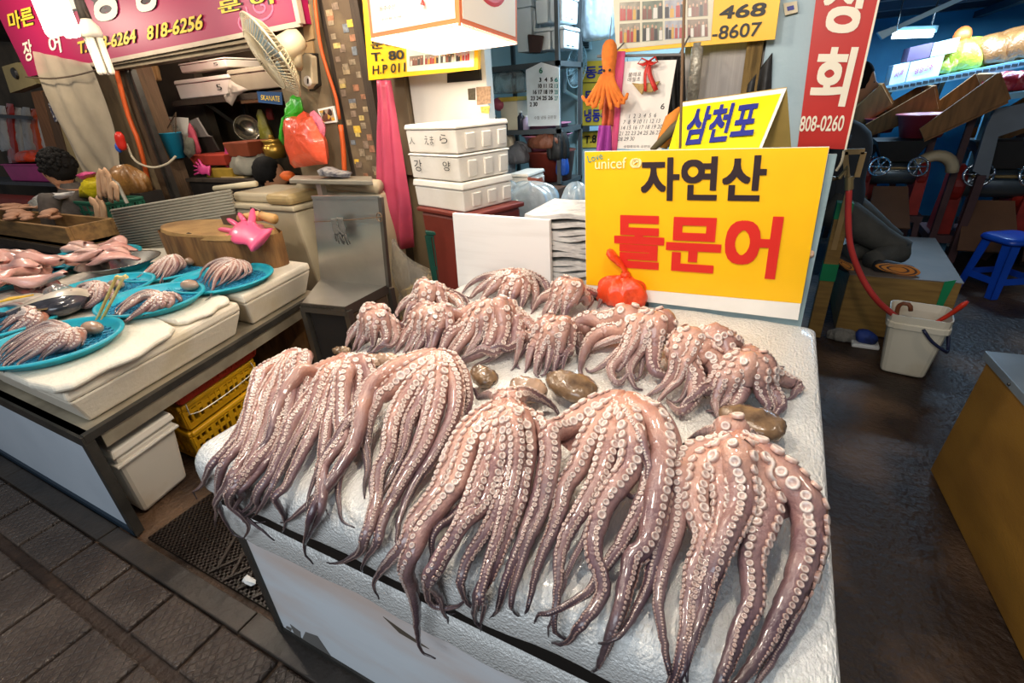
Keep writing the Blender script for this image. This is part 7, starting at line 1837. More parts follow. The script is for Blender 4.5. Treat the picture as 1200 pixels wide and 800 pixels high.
# far shelf with pink basin, packets
fs2 = T('far_shelf', 'grey metal shelf carrying the magenta basin', 'shelf', P(20, 214, y=3.3))
zf2 = P(25, 213, y=3.2).z
MB().box(P(-60, 213, y=3.2).x, P(62, 213, y=3.2).x, 3.2, 3.6, zf2 - .05, zf2 - .004).build('board', GSH, fs2)
for px in (-50, 58):
    x = P(px, 213, y=3.2).x
    MB().box(x - .02, x + .02, 3.3, 3.34, 0, zf2 - .05).build('post', GSH, fs2)
mb2 = T('magenta_basin', 'magenta rectangular basin on the far grey shelf', 'basin', P(28, 212, y=3.22))
p, q = P(12, 212, y=3.22), P(51, 192, y=3.22)
MGT = M('magenta_plastic', '#c22f86', .4)
MB().quadbox([(p.x, 3.24, zf2), (q.x - .03, 3.24, zf2), (q.x - .03, 3.5, zf2), (p.x, 3.5, zf2)], [(P(4, 195, y=3.22).x, 3.21, q.z), (q.x, 3.21, q.z), (q.x, 3.55, q.z), (P(4, 195, y=3.22).x, 3.55, q.z)]).build('body', MGT, mb2, bevel=.015)
MB().box(P(3, 195, y=3.22).x, q.x + .02, 3.2, 3.56, q.z - .02, q.z).build('rim', MGT, mb2, bevel=.008)
tag(bag_mesh(V(((p.x + q.x) / 2 - .05, 3.38, q.z + .01)), .34, .14, .09, 95).build('orange_bag', ORG, smooth=True), 'orange plastic bag lying in the magenta basin', 'bag')
rg = random.Random(41)
cols = ['#c9c4bb', '#b23a30', '#b9b2a6', '#a8a39a', '#c2552f', '#d0cbc0', '#8f3d5c', '#bdb6a5']
for i in range(8):
    px = -2 + 9.5 * i; tpv = 122 + rg.uniform(-3, 8) + (4 if i > 5 else 0); bt = 178 + rg.uniform(-8, 16)
    poly_cloth([(px, tpv), (px + 8, tpv + 1), (px + 9 + .18 * 50, bt), (px + 4, bt + 2)], 3.55 + .03 * (i % 3), 'hanging_packet', M('packet%d' % i, cols[i], .2, bump=.6, bscale=10, coat=.5), ('first', 'second, red', 'third', 'fourth', 'fifth, orange red', 'sixth', 'seventh, plum', 'eighth')[i] + ' shiny packet of the row above the magenta basin', 'packet', 'plastic packets hanging in a row', th=.05, seed=50 + i)
tag(MB().bar(P(-30, 134, y=3.45), P(36, 138, y=3.45), .05, .04).build('hanging_rail', GSH), 'grey rail from which the plastic packets hang', 'rail')
eb = T('electric_box', 'old cream electric box beside the pink sign corner', 'box', P(25, 95, y=2.95))
plate([(2, 78), (20, 73), (44, 98), (12, 109)], 2.95, .12, M('old_cream', '#9a8a5e', .6), 'case', eb)
MB().lathe([(0, .02), (.05, .02), (.06, 0)], P(18, 86, y=2.945), 14, V((0, -1, 0)).to_track_quat('Z', 'Y').to_matrix()).build('dial', M('fan_black', '#2a2622'), eb)
tag(MB().prism([P(a, b_, y=2.98) for a, b_ in [(56, 121), (66, 118), (74, 140), (64, 143)]], (0, .01, 0)).build('number_plate', M('plate_dark', '#3a3850', .4, col2='#d8d2c4', lo=.55, hi=.6, scale=40)), 'small dark plate with pale marks on the plank by the sheet', 'plate')
for i, (x0p, x1p) in enumerate(((50, 62), (63, 72), (74, 100))):
    tag(MB().prism([P(a, b_, y=3.02) for a, b_ in [(x0p - 14, 108), (x1p - 14, 106), (x1p + 24, 245), (x0p + 24, 247)]], (0, .03, 0)).build('door_plank', M('plank%d' % i, ('#6d4a30', '#4f3a28', '#8f7c56')[i], .8, var=.25, stretch=(6, 6, .5))), ('reddish narrow', 'dark narrow', 'wide pale')[i] + ' plank leaning beside the plastic sheet', 'plank')
tag(MB().box(P(-40, 240, y=2.95).x, P(36, 240, y=2.95).x, 2.95, 3.15, P(20, 262, y=2.95).z, P(20, 240, y=2.95).z).build('wooden_crate', WD), 'wooden crate with a red lid beyond the dried fish', 'crate')
tag(MB().box(P(-40, 240, y=2.95).x, P(37, 240, y=2.95).x, 2.93, 3.17, P(20, 240, y=2.95).z + .001, P(20, 233, y=2.95).z).build('flat_tray', M('dull_red_lid', '#a03a2a', .5)), 'dull red flat tray on the far wooden crate', 'tray')

# ================================================================== machine shop and aisle on the open side
WB = M('golden_ply', '#8a6a34', .55, col2='#6f5226', lo=.4, hi=.75, scale=5, stretch=(1, 1, 8), bump=.15)
GT = M('green_tape', '#0f7a4a', .5)
# counter at the frame edge
cr = T('wooden_counter', 'plywood counter with a grey steel top across the wet aisle', 'counter', (1.3, 1.5, 0))
a, b_, c_, d_ = (.83, 2.40), (1.9, 2.50), (2.05, .55), (.985, .50)
z_ = .585
MB().quadbox([(*d_, 0), (*c_, 0), (*b_, 0), (*a, 0)], [(d_[0] + .035, d_[1], z_), (*c_, z_), (*b_, z_), (a[0] + .035, a[1], z_)]).build('body', M('counter_ply', '#8a6427', .5, col2='#6b4a1c', lo=.4, hi=.75, scale=2.2, stretch=(1, 1, 2.5), bump=.12), cr, bevel=.004)
MB().quadbox([(d_[0] + .02, d_[1], z_), (*c_, z_), (*b_, z_), (a[0] + .02, a[1] + .015, z_)], [(d_[0] + .02, d_[1], z_ + .035), (*c_, z_ + .035), (*b_, z_ + .035), (a[0] + .02, a[1] + .015, z_ + .035)]).build('steel_top', M('top_grey', '#8f9aa3', .35, .5), cr, bevel=.003)
for f in (.12, .5, .85):
    MB().ball((a[0] + .018 + (d_[0] - a[0]) * f, a[1] + (d_[1] - a[1]) * f, z_ + .018), .006, .006, .006, 8, 5).build('screw', steel_d, cr)
# white bucket with ladles
bk2 = T('white_bucket', 'square white bucket with a dark handle on the wet aisle', 'bucket', (.865, 3.42, 0))
cB = V((.865, 3.44, 0)); RB = Matrix.Rotation(rad(-8), 3, 'Z')
WP = M('bucket_white', '#d8cdb6', .5, col2='#bfae8e', lo=.5, hi=.95, scale=6)
MB().lathe([(0, 0), (.108, 0), (.112, .01), (.14, .30), (.152, .305), (.152, .335), (.145, .34), (.148, .385), (.142, .385), (.132, .34), (.105, .02), (0, .02)], cB, 48, RB, 1, .92, sq=7).build('body', WP, bk2, smooth=False)
MB().tube(catmull([cB + V((.0, -.155, .33)), cB + V((.05, -.165, .27)), cB + V((.12, -.16, .22)), cB + V((.155, -.10, .20)), cB + V((.15, 0, .30))], 14), .009, 8).build('handle', M('navy_plastic', '#20233f', .4), bk2, smooth=True)
ORP = M('orange_red_plastic', '#d8371f', .4)
ld = T('ladle', 'orange red plastic ladle leaning out of the white bucket', 'ladle', cB + V((.05, 0, .3)))
MB().tube(catmull([P(1092, 380, y=3.40), P(1112, 369, y=3.36), P(1134, 353, y=3.33)], 10), [.014, .016, .018, .02, .02, .02, .022, .024, .024, .012], 10, flat=.6).build('handle', ORP, ld, smooth=True)
MB().lathe([(0, -.04), (.06, -.03), (.07, 0), (.065, 0), (.05, -.025), (0, -.03)], P(1085, 384, y=3.42), 18).build('cup', ORP, ld, smooth=True)
hk = MB().tube(catmull([P(1052, 392, y=3.42), P(1051, 366, y=3.40), P(1056, 356, y=3.39), P(1066, 357, y=3.38), P(1067, 364, y=3.38)], 14), .012, 8)
tag(hk.build('hooked_stick', M('brown_stick', '#7d4527', .5), smooth=True), 'brown hooked stick end standing in the white bucket', 'stick')
hs = MB().tube(catmull([P(995, 218, y=3.3), P(994, 255, y=3.3), P(997, 290, y=3.3), P(1010, 325, y=3.3), P(1028, 352, y=3.3), P(1050, 372, y=3.38), P(1060, 390, y=3.42)], 30), .0165, 10)
tag(hs.build('red_hose', M('red_rubber_hose', '#c23a33', .4), smooth=True), 'red rubber hose hanging from a tap into the white bucket', 'hose')
tp = T('water_tap', 'brass tap and pipe at the top of the red hose', 'tap', P(990, 205, y=3.32))
BR = M('brass_pipe', '#8f7a52', .4, .5)
MB().tube([P(995, 222, y=3.3), P(995, 207, y=3.3)], .022, 10).build('hose_tail', BR, tp)
MB().tube([P(994, 207, y=3.3), P(993, 196, y=3.3), P(984, 208, y=3.3), P(978, 209, y=3.34), P(972, 209, y=3.12)], .012, 8).build('pipe', BR, tp)
fr2 = T('wooden_easel', 'small bare wooden easel frame standing over the tap', 'easel', P(1000, 205, y=3.7))
FW = M('frame_wood', '#a08152', .6)
for p0, p1 in (((990, 178), (993, 210)), ((1012, 178), (1004, 207)), ((988, 178), (1013, 177))):
    MB().bar(P(*p0, y=3.7), P(*p1, y=3.7), .035, .03).build('bar', FW, fr2)
MB().bar(P(998, 207, y=3.7), V((P(998, 207, y=3.7).x, 3.75, .44)), .03).build('stand', FW, fr2)
# platform with green edges, person kneeling on it
pf_ = T('wooden_platform', 'low plywood platform with green taped edges', 'platform', (.8, 4.3, 0))
x0, x1 = P(978, 388, y=3.87).x, P(1098, 388, y=3.87).x
zp = P(990, 321, y=3.87).z
MB().quadbox([(x0, 3.87, 0), (x1 + .04, 3.87, 0), (x1 + .10, 5.0, 0), (x0, 5.0, 0)], [(x0, 3.87, zp), (x1 + .04, 3.87, zp), (x1 + .10, 5.0, zp), (x0, 5.0, zp)]).build('body', WB, pf_, bevel=.006)
MB().quadbox([(x0, 3.865, zp), (x1 + .045, 3.865, zp), (x1 + .10, 5.0, zp), (x0, 5.0, zp)], [(x0, 3.865, zp + .006), (x1 + .045, 3.865, zp + .006), (x1 + .10, 5.0, zp + .006), (x0, 5.0, zp + .006)]).build('top_sheet', M('worn_grey_top', '#6d6258', .6), pf_)
MB().prism([P(q[0], q[1], y=3.864) for q in [(1107, 330), (1121, 328), (1098, 372), (1092, 372)]], (0, .004, 0)).build('tape', GT, pf_)
MB().prism([P(q[0], q[1], y=3.863) for q in [(1092, 358), (1106, 356), (1098, 392), (1082, 392)]], (0, .004, 0)).build('tape', GT, pf_)
lp = T('wooden_post', 'upright plywood post with green tape beside the platform', 'post', P(975, 360, y=3.72))
xl, xr = P(972, 280, y=3.72).x, P(990, 280, y=3.72).x
zt2 = P(985, 238, y=3.72).z
MB().box(xl, xr, 3.72, 3.80, 0, zt2).build('body', WB, lp, bevel=.004)
for za_, zb_ in ((zt2 - .10, zt2 + .002), (P(980, 330, y=3.72).z, P(980, 310, y=3.72).z)):
    MB().box(xl - .003, xr + .003, 3.715, 3.803, za_, zb_).build('tape', GT, lp)
gd = T('person', 'person kneeling on the plywood platform in dark grey trousers', 'person', (P(1030, 320, y=4.2).x, 4.25, zp))
TRS = M('grey_trousers', '#47453f', .85, var=.15, scale=12, bump=.15, bscale=60)
zk = zp + .008
hipL, hipR = P(985, 238, y=4.45), P(975, 245, y=4.15)
kneL, kneR = P(1040, 282, y=4.5), P(1051, 296, y=4.22)
ankL, ankR = P(985, 322, y=4.15), P(1018, 322, y=4.02)
kneL.z = max(kneL.z, zk + .09); kneR.z = max(kneR.z, zk + .09)
for q in (ankL, ankR): q.z = max(q.z, zk + .05)
b = MB()
chest = (hipL + hipR) / 2 + V((-.06, .04, .42))
b.tube(catmull([(hipL + hipR) / 2 + V((.02, 0, -.06)), (hipL + hipR) / 2 + V((-.02, 0, .06)), chest.lerp((hipL + hipR) / 2, .4), chest, chest + V((-.04, 0, .14))], 12), [.14, .17, .18, .18, .17, .17, .18, .19, .19, .18, .14, .08], 16)
for s in (-1, 1):
    sh_ = chest + V((-.02, .20 * s, .08)); el_ = sh_ + V((-.02, .03 * s, -.27)); ha = el_ + V((.05, -.05 * s, -.22))
    b.tube(catmull([sh_, sh_.lerp(el_, .5), el_, el_.lerp(ha, .5), ha], 12), [.06, .062, .058, .054, .05, .047, .045, .044, .042, .038, .034, .03], 10)
b.build('jacket', M('dark_jacket', '#33363a', .8), gd, smooth=True)
b = MB(); hd0 = chest + V((.02, 0, .37))
b.tube(catmull([chest + V((-.04, 0, .08)), chest + V((-.04, 0, .2)), hd0 + V((-.02, 0, -.06))], 6), [.06, .056, .054, .054, .056, .06], 12)
def khd(u, v):
    th = math.pi * u; a = 2 * math.pi * v; z = math.cos(th); w = math.sin(th); x = w * math.cos(a); y = w * math.sin(a); jaw = 1 - .28 * max(0, -z)
    x2 = x * jaw + (.28 * math.exp(-((y / .14) ** 2) - (((z + .12) / .2) ** 2)) + .07 * math.exp(-((y / .3) ** 2) - (((z + .5) / .09) ** 2)) if x > 0 else 0)
    return hd0 + V((x2 * .10, y * .082 * jaw, z * .125))
b.grid(khd, 22, 26, True)
for s in (-1, 1):
    b.ball(hd0 + V((-.005, .083 * s, -.01)), .018, .008, .03, 8, 6)
    hw = chest + V((-.02, .20 * s, .08)) + V((-.02, .03 * s, -.27)) + V((.05, -.05 * s, -.22))
    b.ball(hw + V((.01, 0, -.04)), .032, .018, .045, 10, 7)
    for k in range(5):
        f0 = hw + V((.024 - .013 * k, 0, -.07 if k < 4 else -.03)); b.tube(catmull([f0, f0 + V((.006 if k < 4 else -.03, 0, -.03)), f0 + V((.014 if k < 4 else -.035, -.008 * s, -.055))], 5), [.009, .009, .0085, .008, .005], 7)
b.build('body', SKN, gd, smooth=True)
b = MB(); b.ball(hd0 + V((-.014, 0, .03)), .108, .094, .116, 20, 14, None, .03)
b.v = [V((min(q.x, hd0.x + .062), q.y, q.z)) if q.z < hd0.z + .075 else q for q in b.v]
b.v = [V((q.x, q.y, max(q.z, hd0.z - .03))) if q.x > hd0.x - .04 else q for q in b.v]
b.build('hair', HAIR, gd, smooth=True)
for s in (-1, 1): MB().ball(hd0 + V((.086, .03 * s, .012)), .009, .011, .006, 8, 6).build('eye', INKK, gd, smooth=True)
b = MB()
for h_, k_, n_ in ((hipL, kneL, ankL), (hipR, kneR, ankR)):
    kk = k_ + (k_ - (h_ + n_) / 2).normalized() * .02
    b.tube(catmull([h_ - (k_ - h_) * .12, h_, h_.lerp(k_, .5), h_.lerp(k_, .85), kk, n_.lerp(k_, .82), n_.lerp(k_, .5), n_], 26), [.10, .115, .125, .125, .12, .118, .115, .112, .108, .104, .10, .096, .09, .088, .086, .086, .086, .085, .083, .08, .078, .075, .073, .072, .072, .072], 14)
b.build('trousers', TRS, gd, smooth=True)
def shoe(c, heel, toe, nrm, label, parent):
    """lying shoe, sole turned to the viewer"""
    ax_ = (toe - heel); L_ = ax_.length; ax_.normalize(); n_ = V(nrm).normalized(); n_ = (n_ - ax_ * n_.dot(ax_)).normalized(); s_ = ax_.cross(n_)
    def outline(k, off, sc):
        pts = []
        for i in range(28):
            a = 6.2832 * i / 28; u = (1 - math.cos(a)) / 2
            w = .36 * L_ * (.42 + .20 * math.sin(u * 3.14) + .18 * u - .16 * math.exp(-((u - .42) / .16) ** 2)) * .62
            pts.append(heel + ax_ * (L_ * (.5 + (u - .5) * sc)) + s_ * math.copysign(1, math.sin(a) + 1e-9) * w * sc * min(1, (4 * u * (1 - u)) ** .45 + .0) + n_ * off)
        return pts
    MB().prism(outline(0, 0, 1.0), -n_ * .022).build('sole', M('sole_orange', '#c0761f', .6, col2='#a85f1c', scale=10), parent, bevel=.004)
    for sc, m in ((.86, 'sole_brown'), (.74, 'sole_orange'), (.52, 'sole_brown'), (.40, 'sole_orange')):
        MB().prism(outline(0, .0005, sc), n_ * (.001 + .001 * (1 - sc))).build('tread_ring', M(m, '#43281a' if 'brown' in m else '#c0761f', .6), parent)
    up = MB(); m = 10
    up.tube(catmull([heel - n_ * .05, heel.lerp(toe, .35) - n_ * .06, heel.lerp(toe, .7) - n_ * .045, toe - n_ * .03 - ax_ * .02], 12), [.03, .042, .046, .047, .047, .046, .045, .044, .042, .04, .034, .018], 12, up=tuple(n_), flat=.9)
    up.build('upper', M('shoe_dark', '#2c2a2a', .6), parent, smooth=True)
sh1 = T('shoe', 'dark shoe with an orange ringed sole on the platform edge', 'shoe', P(1050, 322, y=3.95))
shoe(None, P(1026, 311, y=3.93), P(1079, 320, y=3.93), (0, -1, .25), '', sh1)
sh2 = T('shoe', 'second dark shoe sole half hidden by the red hose', 'shoe', P(990, 315, y=3.93))
shoe(None, P(979, 303, y=3.95), P(1004, 318, y=3.95), (0, -1, .25), '', sh2)
sh3 = T('sneaker', 'blue sneaker standing on the floor before the platform', 'shoe', (P(1012, 400, y=3.72).x, 3.74, 0))
q0 = V((P(1000, 405, y=3.72).x, 3.72, 0)); q1 = V((P(1025, 405, y=3.72).x, 3.70, 0))
MB().tube(catmull([q0 + V((0, 0, .05)), q0.lerp(q1, .4) + V((0, 0, .06)), q1 + V((0, 0, .035))], 8), [.03, .048, .05, .05, .046, .042, .036, .02], 12, flat=1).build('upper', M('sneaker_blue', '#2a3f86', .6, col2='#1b1b22', scale=14), sh3, smooth=True)
MB().box(q0.x - .02, q1.x + .02, 3.66, 3.77, -.01, .018).build('sole', SWHITE, sh3, bevel=.008)
tag(bag_mesh(V((P(985, 402, y=3.75).x, 3.76, -.01)), .09, .05, .05, 44).build('net_scrap', M('grey_net2', '#7a756c', .8, bump=.5), smooth=True), 'grey crumpled netting beside the blue sneaker', 'net')
# blue stool
bs = T('blue_stool', 'royal blue plastic stool before the machines', 'stool', (1.6, 5.1, 0))
BL = M('royal_blue', '#1646b0', .35)
zst = .47; cS = V((1.70, 5.12, 0)); RS = Matrix.Rotation(rad(28), 3, 'Z')
MB().lathe([(0, zst), (.13, zst), (.15, zst - .008), (.16, zst - .03), (.155, zst - .05), (.14, zst - .03), (0, zst - .02)], cS, 32, RS, 1, 1, sq=5).build('seat', BL, bs, smooth=True)
for sx in (-1, 1):
    for sy in (-1, 1):
        t0 = cS + RS @ V((sx * .125, sy * .125, zst - .03)); t1 = cS + RS @ V((sx * .17, sy * .17, .0))
        e = RS @ V((-sx * .075, 0, 0)); g = RS @ V((0, -sy * .075, 0))
        MB().prism([t0, t0 + e, t1 + e * .75, t1], RS @ V((0, -sy * .008, 0))).prism([t0, t0 + g, t1 + g * .75, t1], RS @ V((-sx * .008, 0, 0))).build('leg', BL, bs)
for k in range(4):
    R2 = Matrix.Rotation(rad(28 + 90 * k), 3, 'Z')
    MB().prism([cS + R2 @ V((-.155, .157, .11)), cS + R2 @ V((.155, .157, .11)), cS + R2 @ V((.15, .152, .16)), cS + R2 @ V((-.15, .152, .16))], R2 @ V((0, -.008, 0))).build('stretcher', BL, bs)
# ---- grinding machines
CAST = M('cast_red', '#8c2218', .45, var=.25, scale=9); CHR = M('chrome', '#c9ced2', .18, .95, var=.04); DRUM = M('drum_steel', '#6f7a80', .3, .8); MFR = M('machine_frame', '#4a3030', .6, var=.3)
HOP = M('hopper_wood', '#8a5f31', .65, col2='#66441f', lo=.4, hi=.75, scale=4, stretch=(6, 1, 1), bump=.2)
def wheel(c, n, r, parent):
    R = V(n).normalized().to_track_quat('Z', 'Y').to_matrix(); b = MB()
    b.tube([c + R @ V((r * math.cos(6.2832 * k / 24), r * math.sin(6.2832 * k / 24), 0)) for k in range(25)], r * .11, 8)
    for k in range(6):
        a = 6.2832 * k / 6
        b.tube([c, c + R @ V((r * math.cos(a), r * math.sin(a), 0))], r * .07, 6)
        b.ball(c + R @ V((r * math.cos(a + .5), r * math.sin(a + .5), r * .1)), r * .13, r * .13, r * .13, 8, 6)
    b.lathe([(0, r * .25), (r * .2, r * .2), (r * .22, -r * .2), (0, -r * .2)], c, 12, R)
    b.build('handwheel', CHR, parent, smooth=True)
def machine(label, cpx, y, s, hopper=True, guard=False):
    c = P(cpx[0], cpx[1], y=y)
    t = T('grinding_machine', label, 'machine', (c.x, y + .1, 0), 'red chilli grinding machines')
    Rx = V((1, 0, 0)).to_track_quat('Z', 'Y').to_matrix()
    MB().lathe([(0, -.22 * s), (.11 * s, -.22 * s), (.12 * s, -.2 * s), (.12 * s, .2 * s), (.11 * s, .22 * s), (0, .22 * s)], c + V((0, .05, -.01)), 24, Rx).build('drum', DRUM, t, smooth=True)
    for sx in (-1, 1):
        b = MB()
        b.lathe([(0, -.05 * s), (.15 * s, -.05 * s), (.17 * s, -.03 * s), (.17 * s, .03 * s), (.15 * s, .05 * s), (0, .05 * s)], c + V((sx * .26 * s, .06, -.02)), 20, Rx)
        b.quadbox([c + V((sx * .26 * s - .06 * s, -.06, -.45 * s)), c + V((sx * .26 * s + .06 * s, -.06, -.45 * s)), c + V((sx * .26 * s + .06 * s, .25, -.45 * s)), c + V((sx * .26 * s - .06 * s, .25, -.45 * s))],
                  [c + V((sx * .26 * s - .05 * s, -.06, -.04 * s)), c + V((sx * .26 * s + .05 * s, -.06, -.04 * s)), c + V((sx * .26 * s + .05 * s, .2, -.04 * s)), c + V((sx * .26 * s - .05 * s, .2, -.04 * s))])
        b.build('bearing_housing', CAST, t, smooth=False)
        wheel(c + V((sx * .17 * s, -.17, .09 * s)), (sx * .35, -1, .35), .095 * s, t)
        MB().tube([c + V((sx * .17 * s, -.17, .09 * s)), c + V((sx * .18 * s, .05, .03 * s))], .016 * s, 8).build('spindle', BR, t)
    MB().tube([c + V((-.2 * s, -.14, .07 * s)), c + V((.2 * s, -.14, .07 * s))], .014 * s, 8).build('tie_rod', BR, t)
    MB().box(c.x - .36 * s, c.x + .36 * s, y - .12, y + .42, c.z - .52 * s, c.z - .45 * s).build('bed', MFR, t)
    for sx in (-1, 1):
        for yy in (y - .09, y + .38):
            MB().bar((c.x + sx * .32 * s, yy, c.z - .5 * s), (c.x + sx * .36 * s, yy, 0), .055 * s).build('leg', MFR, t)
    MB().prism([c + V((-.16 * s, -.05, -.14 * s)), c + V((.16 * s, -.05, -.14 * s)), c + V((.20 * s, -.42, -.50 * s)), c + V((-.20 * s, -.42, -.50 * s))], (0, .01, -.012)).build('chute', M('chute_brown', '#6b4a33', .6), t)
    if guard:
        g = c + V((.36 * s, .05, 0)); b = MB()
        b.tube([g + V((0, math.cos(a) * .0, 0)) + V((.0, .0, 0)) + V((.17 * s * math.cos(a), 0, .17 * s * math.sin(a))) for a in [k * 3.1416 / 12 for k in range(13)]], .06 * s, 8, up=(0, 1, 0), flat=1.6)
        b.build('belt_guard', M('guard_cream', '#b8a684', .5), t, smooth=True)
    if hopper:
        MB().quadbox([c + V((-.14 * s, -.03, .12 * s)), c + V((.14 * s, -.03, .12 * s)), c + V((.14 * s, .2, .12 * s)), c + V((-.14 * s, .2, .12 * s))], [c + V((-.24 * s, -.08, .34 * s)), c + V((.24 * s, -.08, .34 * s)), c + V((.24 * s, .3, .34 * s)), c + V((-.24 * s, .3, .34 * s))]).build('feed_box', M('feed_dark', '#33312f', .5, .4), t)
    return t
machine('grinding machine with two chrome wheels nearest the blue stool', (1166, 214), 6.1, 1.05)
machine('grinding machine with a cream belt guard, middle of the row', (1047, 202), 5.7, .80, True, True)
machine('grinding machine behind the small wooden frame', (1003, 196), 5.9, .62)
machine('grinding machine mostly out of view past the blue stool', (1246, 222), 6.2, 1.1)
def hopper(label, low, high, y, w, h, th=.02):
    """sloping wooden trough: low and high are pixels of its front board's lower edge"""
    a, e = P(*low, y=y), P(*high, y=y)
    t = T('wooden_hopper', label, 'hopper', (a + e) / 2, 'sloping wooden hoppers')
    d = (e - a).normalized(); up = V((-d.z, 0, d.x)).normalized()
    if up.z < 0: up = -up
    MB().prism([a, e, e + up * h * 1.25, a + up * h * .55], (0, th, 0)).build('front_board', HOP, t, bevel=.003)
    MB().prism([q + V((0, w, 0)) for q in (a, e, e + up * h * 1.25, a + up * h * .55)], (0, th, 0)).build('back_board', HOP, t, bevel=.003)
    MB().prism([a + V((0, th, 0)), e + V((0, th, 0)), e + V((0, w, 0)), a + V((0, w, 0))], -up * th).build('floor_board', HOP, t)
    MB().prism([e + V((0, th, 0)), e + V((0, w, 0)), e + V((0, w, 0)) + up * h * 1.2, e + V((0, th, 0)) + up * h * 1.2], d * th).build('end_board', HOP, t)
    for q in (a.lerp(e, .25), a.lerp(e, .75)):
        MB().bar((q.x, y + w * .5, q.z - th), (q.x, y + w * .5 + .05, 0), .05).build('stand_leg', MFR, t)
    return t
hopper('longest wooden hopper holding the large maroon basin', (1083, 164), (1182, 118), 5.6, .60, .19)
hopper('wooden hopper between the two maroon basins', (1010, 161), (1100, 128), 6.1, .60, .17)
hopper('wooden hopper close behind the red banner', (985, 158), (1046, 122), 6.3, .5, .18)
hopper('wooden hopper at the frame edge above the blue stool', (1152, 172), (1235, 140), 6.3, .5, .16)
q = P(1080, 163, y=5.75); basin((q.x, 5.85, q.z + .01), .21, .19, M('maroon_basin', '#8f2f38', .4), 'large maroon basin resting in the wooden hopper')
q = P(1032, 161, y=6.1); basin((q.x, 6.3, q.z + .03), .14, .13, M('maroon_basin', '#8f2f38'), 'small maroon basin resting between the hoppers')
mp_ = T('machine_plate', 'grey steel support plate under the hopper by the stool', 'plate', P(1150, 150, y=5.8))
MB().prism([P(a_, c2_, y=5.85) for a_, c2_ in [(1140, 200), (1156, 148), (1166, 128), (1205, 120), (1200, 150), (1170, 160), (1158, 210)]], (0, .05, 0)).build('panel', M('plate_grey', '#6d747a', .5, .4), mp_)
MB().bar(P(1150, 205, y=5.86), V((P(1150, 205, y=5.86).x, 5.9, 0)), .06).build('stand_leg', MFR, mp_)
# shelf with boxes on the blue wall
S2 = T('blue_shelf', 'long perforated metal shelf high on the blue wall', 'shelf', P(1115, 85, y=6.4))
e0, e1 = P(1024, 104, y=6.4), P(1230, 64, y=6.4)
BSH = M('shelf_blue', '#7fb0c9', .4, .4)
MB().prism([e0, e1, e1 + V((0, .55, 0)), e0 + V((0, .55, 0))], (0, 0, -.02)).build('board', BSH, S2)
MB().prism([e0, e1, e1 - V((0, 0, .06)), e0 - V((0, 0, .06))], (0, -.012, 0)).build('lip', BSH, S2)
for k in range(26):
    p = e0.lerp(e1, (k + .5) / 26); MB().box(p.x - .02, p.x + .02, 6.386, 6.389, p.z - .042, p.z - .018).build('slot', M('slot_dark', '#23313a', .6), S2)
for f in (.12, .45, .8):
    p = e0.lerp(e1, f)
    MB().bar(p + V((0, .05, -.03)), p + V((.05, .55, -.42)), .035).build('bracket', BSH, S2)
    MB().bar(p + V((.05, .58, -.02)), V((p.x + .05, 6.98, 0)), .05).build('upright', M('upright_blue', '#4d7d96', .5), S2)
def on_sh(px): 
    f = (P(px, 85, y=6.4).x - e0.x) / (e1.x - e0.x); return e0.lerp(e1, f)
WBX = M('carton_white', '#c9d2d6', .6, col2='#a9b4ba', scale=5)
for (l, r, h_, dz, m, lb, prt) in ((1046, 1064, 21, 0, WBX, 'white printed carton at the end of the blue wall shelf', '사과'), (1065, 1102, 21, 0, WBX, 'long white printed carton on the blue wall shelf', '영양고추'), (1060, 1085, 15, 21.5, M('carton_purple', '#5c4a63', .6), 'purple carton on top of the white printed cartons', ''), (1086, 1114, 15, 21.5, M('carton_pale', '#a6a9a4', .6), 'pale carton on top of the white printed cartons', '')):
    p = on_sh(l); q = on_sh(r); mm = mpp(p); z0 = min(p.z, q.z) + dz * mm + .004
    t = T('carton', lb, 'carton', ((p.x + q.x) / 2, 6.6, z0), 'cartons on the blue wall shelf')
    MB().quadbox([(p.x, 6.44, p.z + dz * mm + .004), (q.x, 6.44, q.z + dz * mm + .004), (q.x, 6.8, q.z + dz * mm + .004), (p.x, 6.8, p.z + dz * mm + .004)], [(p.x, 6.44, p.z + (dz + h_) * mm), (q.x, 6.44, q.z + (dz + h_) * mm), (q.x, 6.8, q.z + (dz + h_) * mm), (p.x, 6.8, p.z + (dz + h_) * mm)]).build('body', m, t)
    if prt:
        b0_ = V((p.x + (q.x - p.x) * .2, 6.437, p.z + .35 * h_ * mm)); b1_ = V((p.x + (q.x - p.x) * .75, 6.437, p.z + .45 * h_ * mm + (q.z - p.z) * .5))
        text(prt, b0_, b1_, b0_ + V((0, 0, .3 * h_ * mm)), M('print_magenta', '#a84c86', .6), t, .02)
for (px, rx, rz, m, lb, sd) in ((1112, .13, .16, M('olive_film', '#a5b03c', .25, trans=.2, alpha=.9, bump=.5), 'small green plastic bag on the blue wall shelf', 61), (1130, .22, .26, M('lime_film', '#b9c23a', .25, trans=.2, alpha=.9, bump=.5), 'large lime plastic bag on the blue wall shelf', 62), (1170, .24, .24, M('brown_film', '#7d4f2a', .3, bump=.5), 'brown filled bag on the blue wall shelf', 63), (1200, .24, .25, M('brown_film', '#7d4f2a'), 'second brown filled bag at the shelf end', 64)):
    p = on_sh(px); tag(bag_mesh((p.x, 6.62, p.z + .0), rx, .16, rz * .62, sd).build('full_bag', m, smooth=True), lb, 'bag')
tag(MB().ball(on_sh(1121) + V((0, .2, .30)), .07, .07, .08, 12, 8).build('orange_gourd', M('gourd_orange', '#b8541f', .5), smooth=True), 'orange gourd resting on the pale carton', 'gourd')
S3 = T('blue_shelf', 'short lower blue shelf at the frame edge with red bags', 'shelf', P(1190, 108, y=5.9))
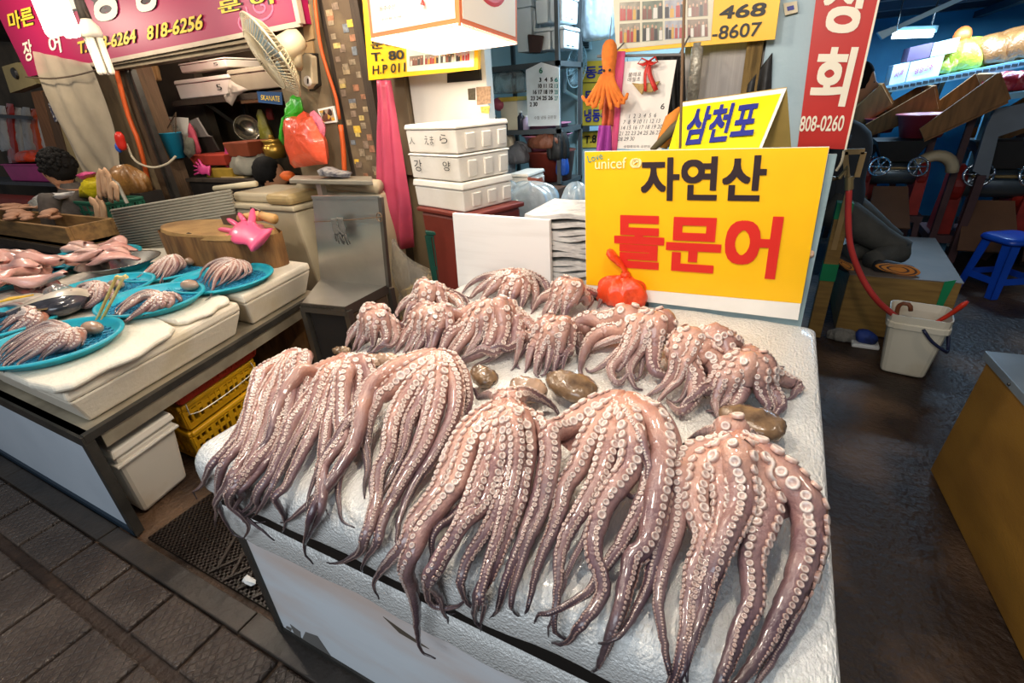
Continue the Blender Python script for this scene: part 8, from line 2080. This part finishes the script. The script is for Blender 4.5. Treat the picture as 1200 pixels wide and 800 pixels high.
g0, g1 = P(1172, 110, y=5.9), P(1240, 102, y=5.9)
MB().prism([g0, g1, g1 + V((0, .4, 0)), g0 + V((0, .4, 0))], (0, 0, -.05)).build('board', BSH, S3)
MB().bar(g0 + V((.05, .35, -.05)), V((g0.x + .05, 6.25, 0)), .05).build('upright', M('upright_blue', '#4d7d96'), S3)
for px, sd in ((1180, 71), (1198, 72)):
    q = P(px, 109, y=5.95); tag(bag_mesh((q.x, 6.08, g0.z + .01), .14, .12, .09, sd).build('red_bag', M('red_film', '#9a2733', .2, bump=.4, coat=.5), smooth=True), ('first' if px == 1180 else 'second') + ' shiny red bag on the short lower blue shelf', 'bag')
# fluorescent tubes
TUBE = M('tube_cool', '#d9f2ff', .4, var=.01, emit=7.0)
ft = T('tube_lamp', 'lit fluorescent tube under the blue ceiling', 'lamp', P(1070, 40, y=6.0))
MB().tube([P(1046, 41, y=6.0), P(1094, 39, y=6.0)], .03, 8).build('tube', TUBE, ft)
MB().bar(P(1042, 36, y=6.05), P(1098, 34, y=6.05), .06, .05).build('housing', M('housing_blue', '#8fc6dd', .4), ft)
for px in (1050, 1090):
    q = P(px, 35, y=6.05); MB().tube([q, V((q.x, q.y, 2.34))], .006, 5).build('hanger', steel_d, ft)
f2_ = T('lamp_bar', 'long slanting lamp bar crossing under the blue ceiling', 'lamp', P(1100, 25, y=5.0))
MB().bar(P(1052, 32, y=4.9), P(1140, -8, y=4.9), .035, .03).build('bar', M('bar_blue_white', '#a9d4e6', .35), f2_)
MB().prism([P(a_, c2_, y=4.9) for a_, c2_ in [(1028, 38), (1050, 30), (1052, 36), (1034, 46)]], (0, .08, 0)).build('end_cap', M('cap_steel', '#8fa7b2', .35, .5), f2_)
# pipe and cable on the shop side of the post
tag(MB().tube(catmull([P(989, 176, y=2.86), P(986, 190, y=2.86), P(980, 200, y=2.87)], 8), .006, 6).build('cream_cable', M('hose_cream', '#b5a98f')), 'cream cable hanging from the foot of the red banner', 'cable')
make_texts()
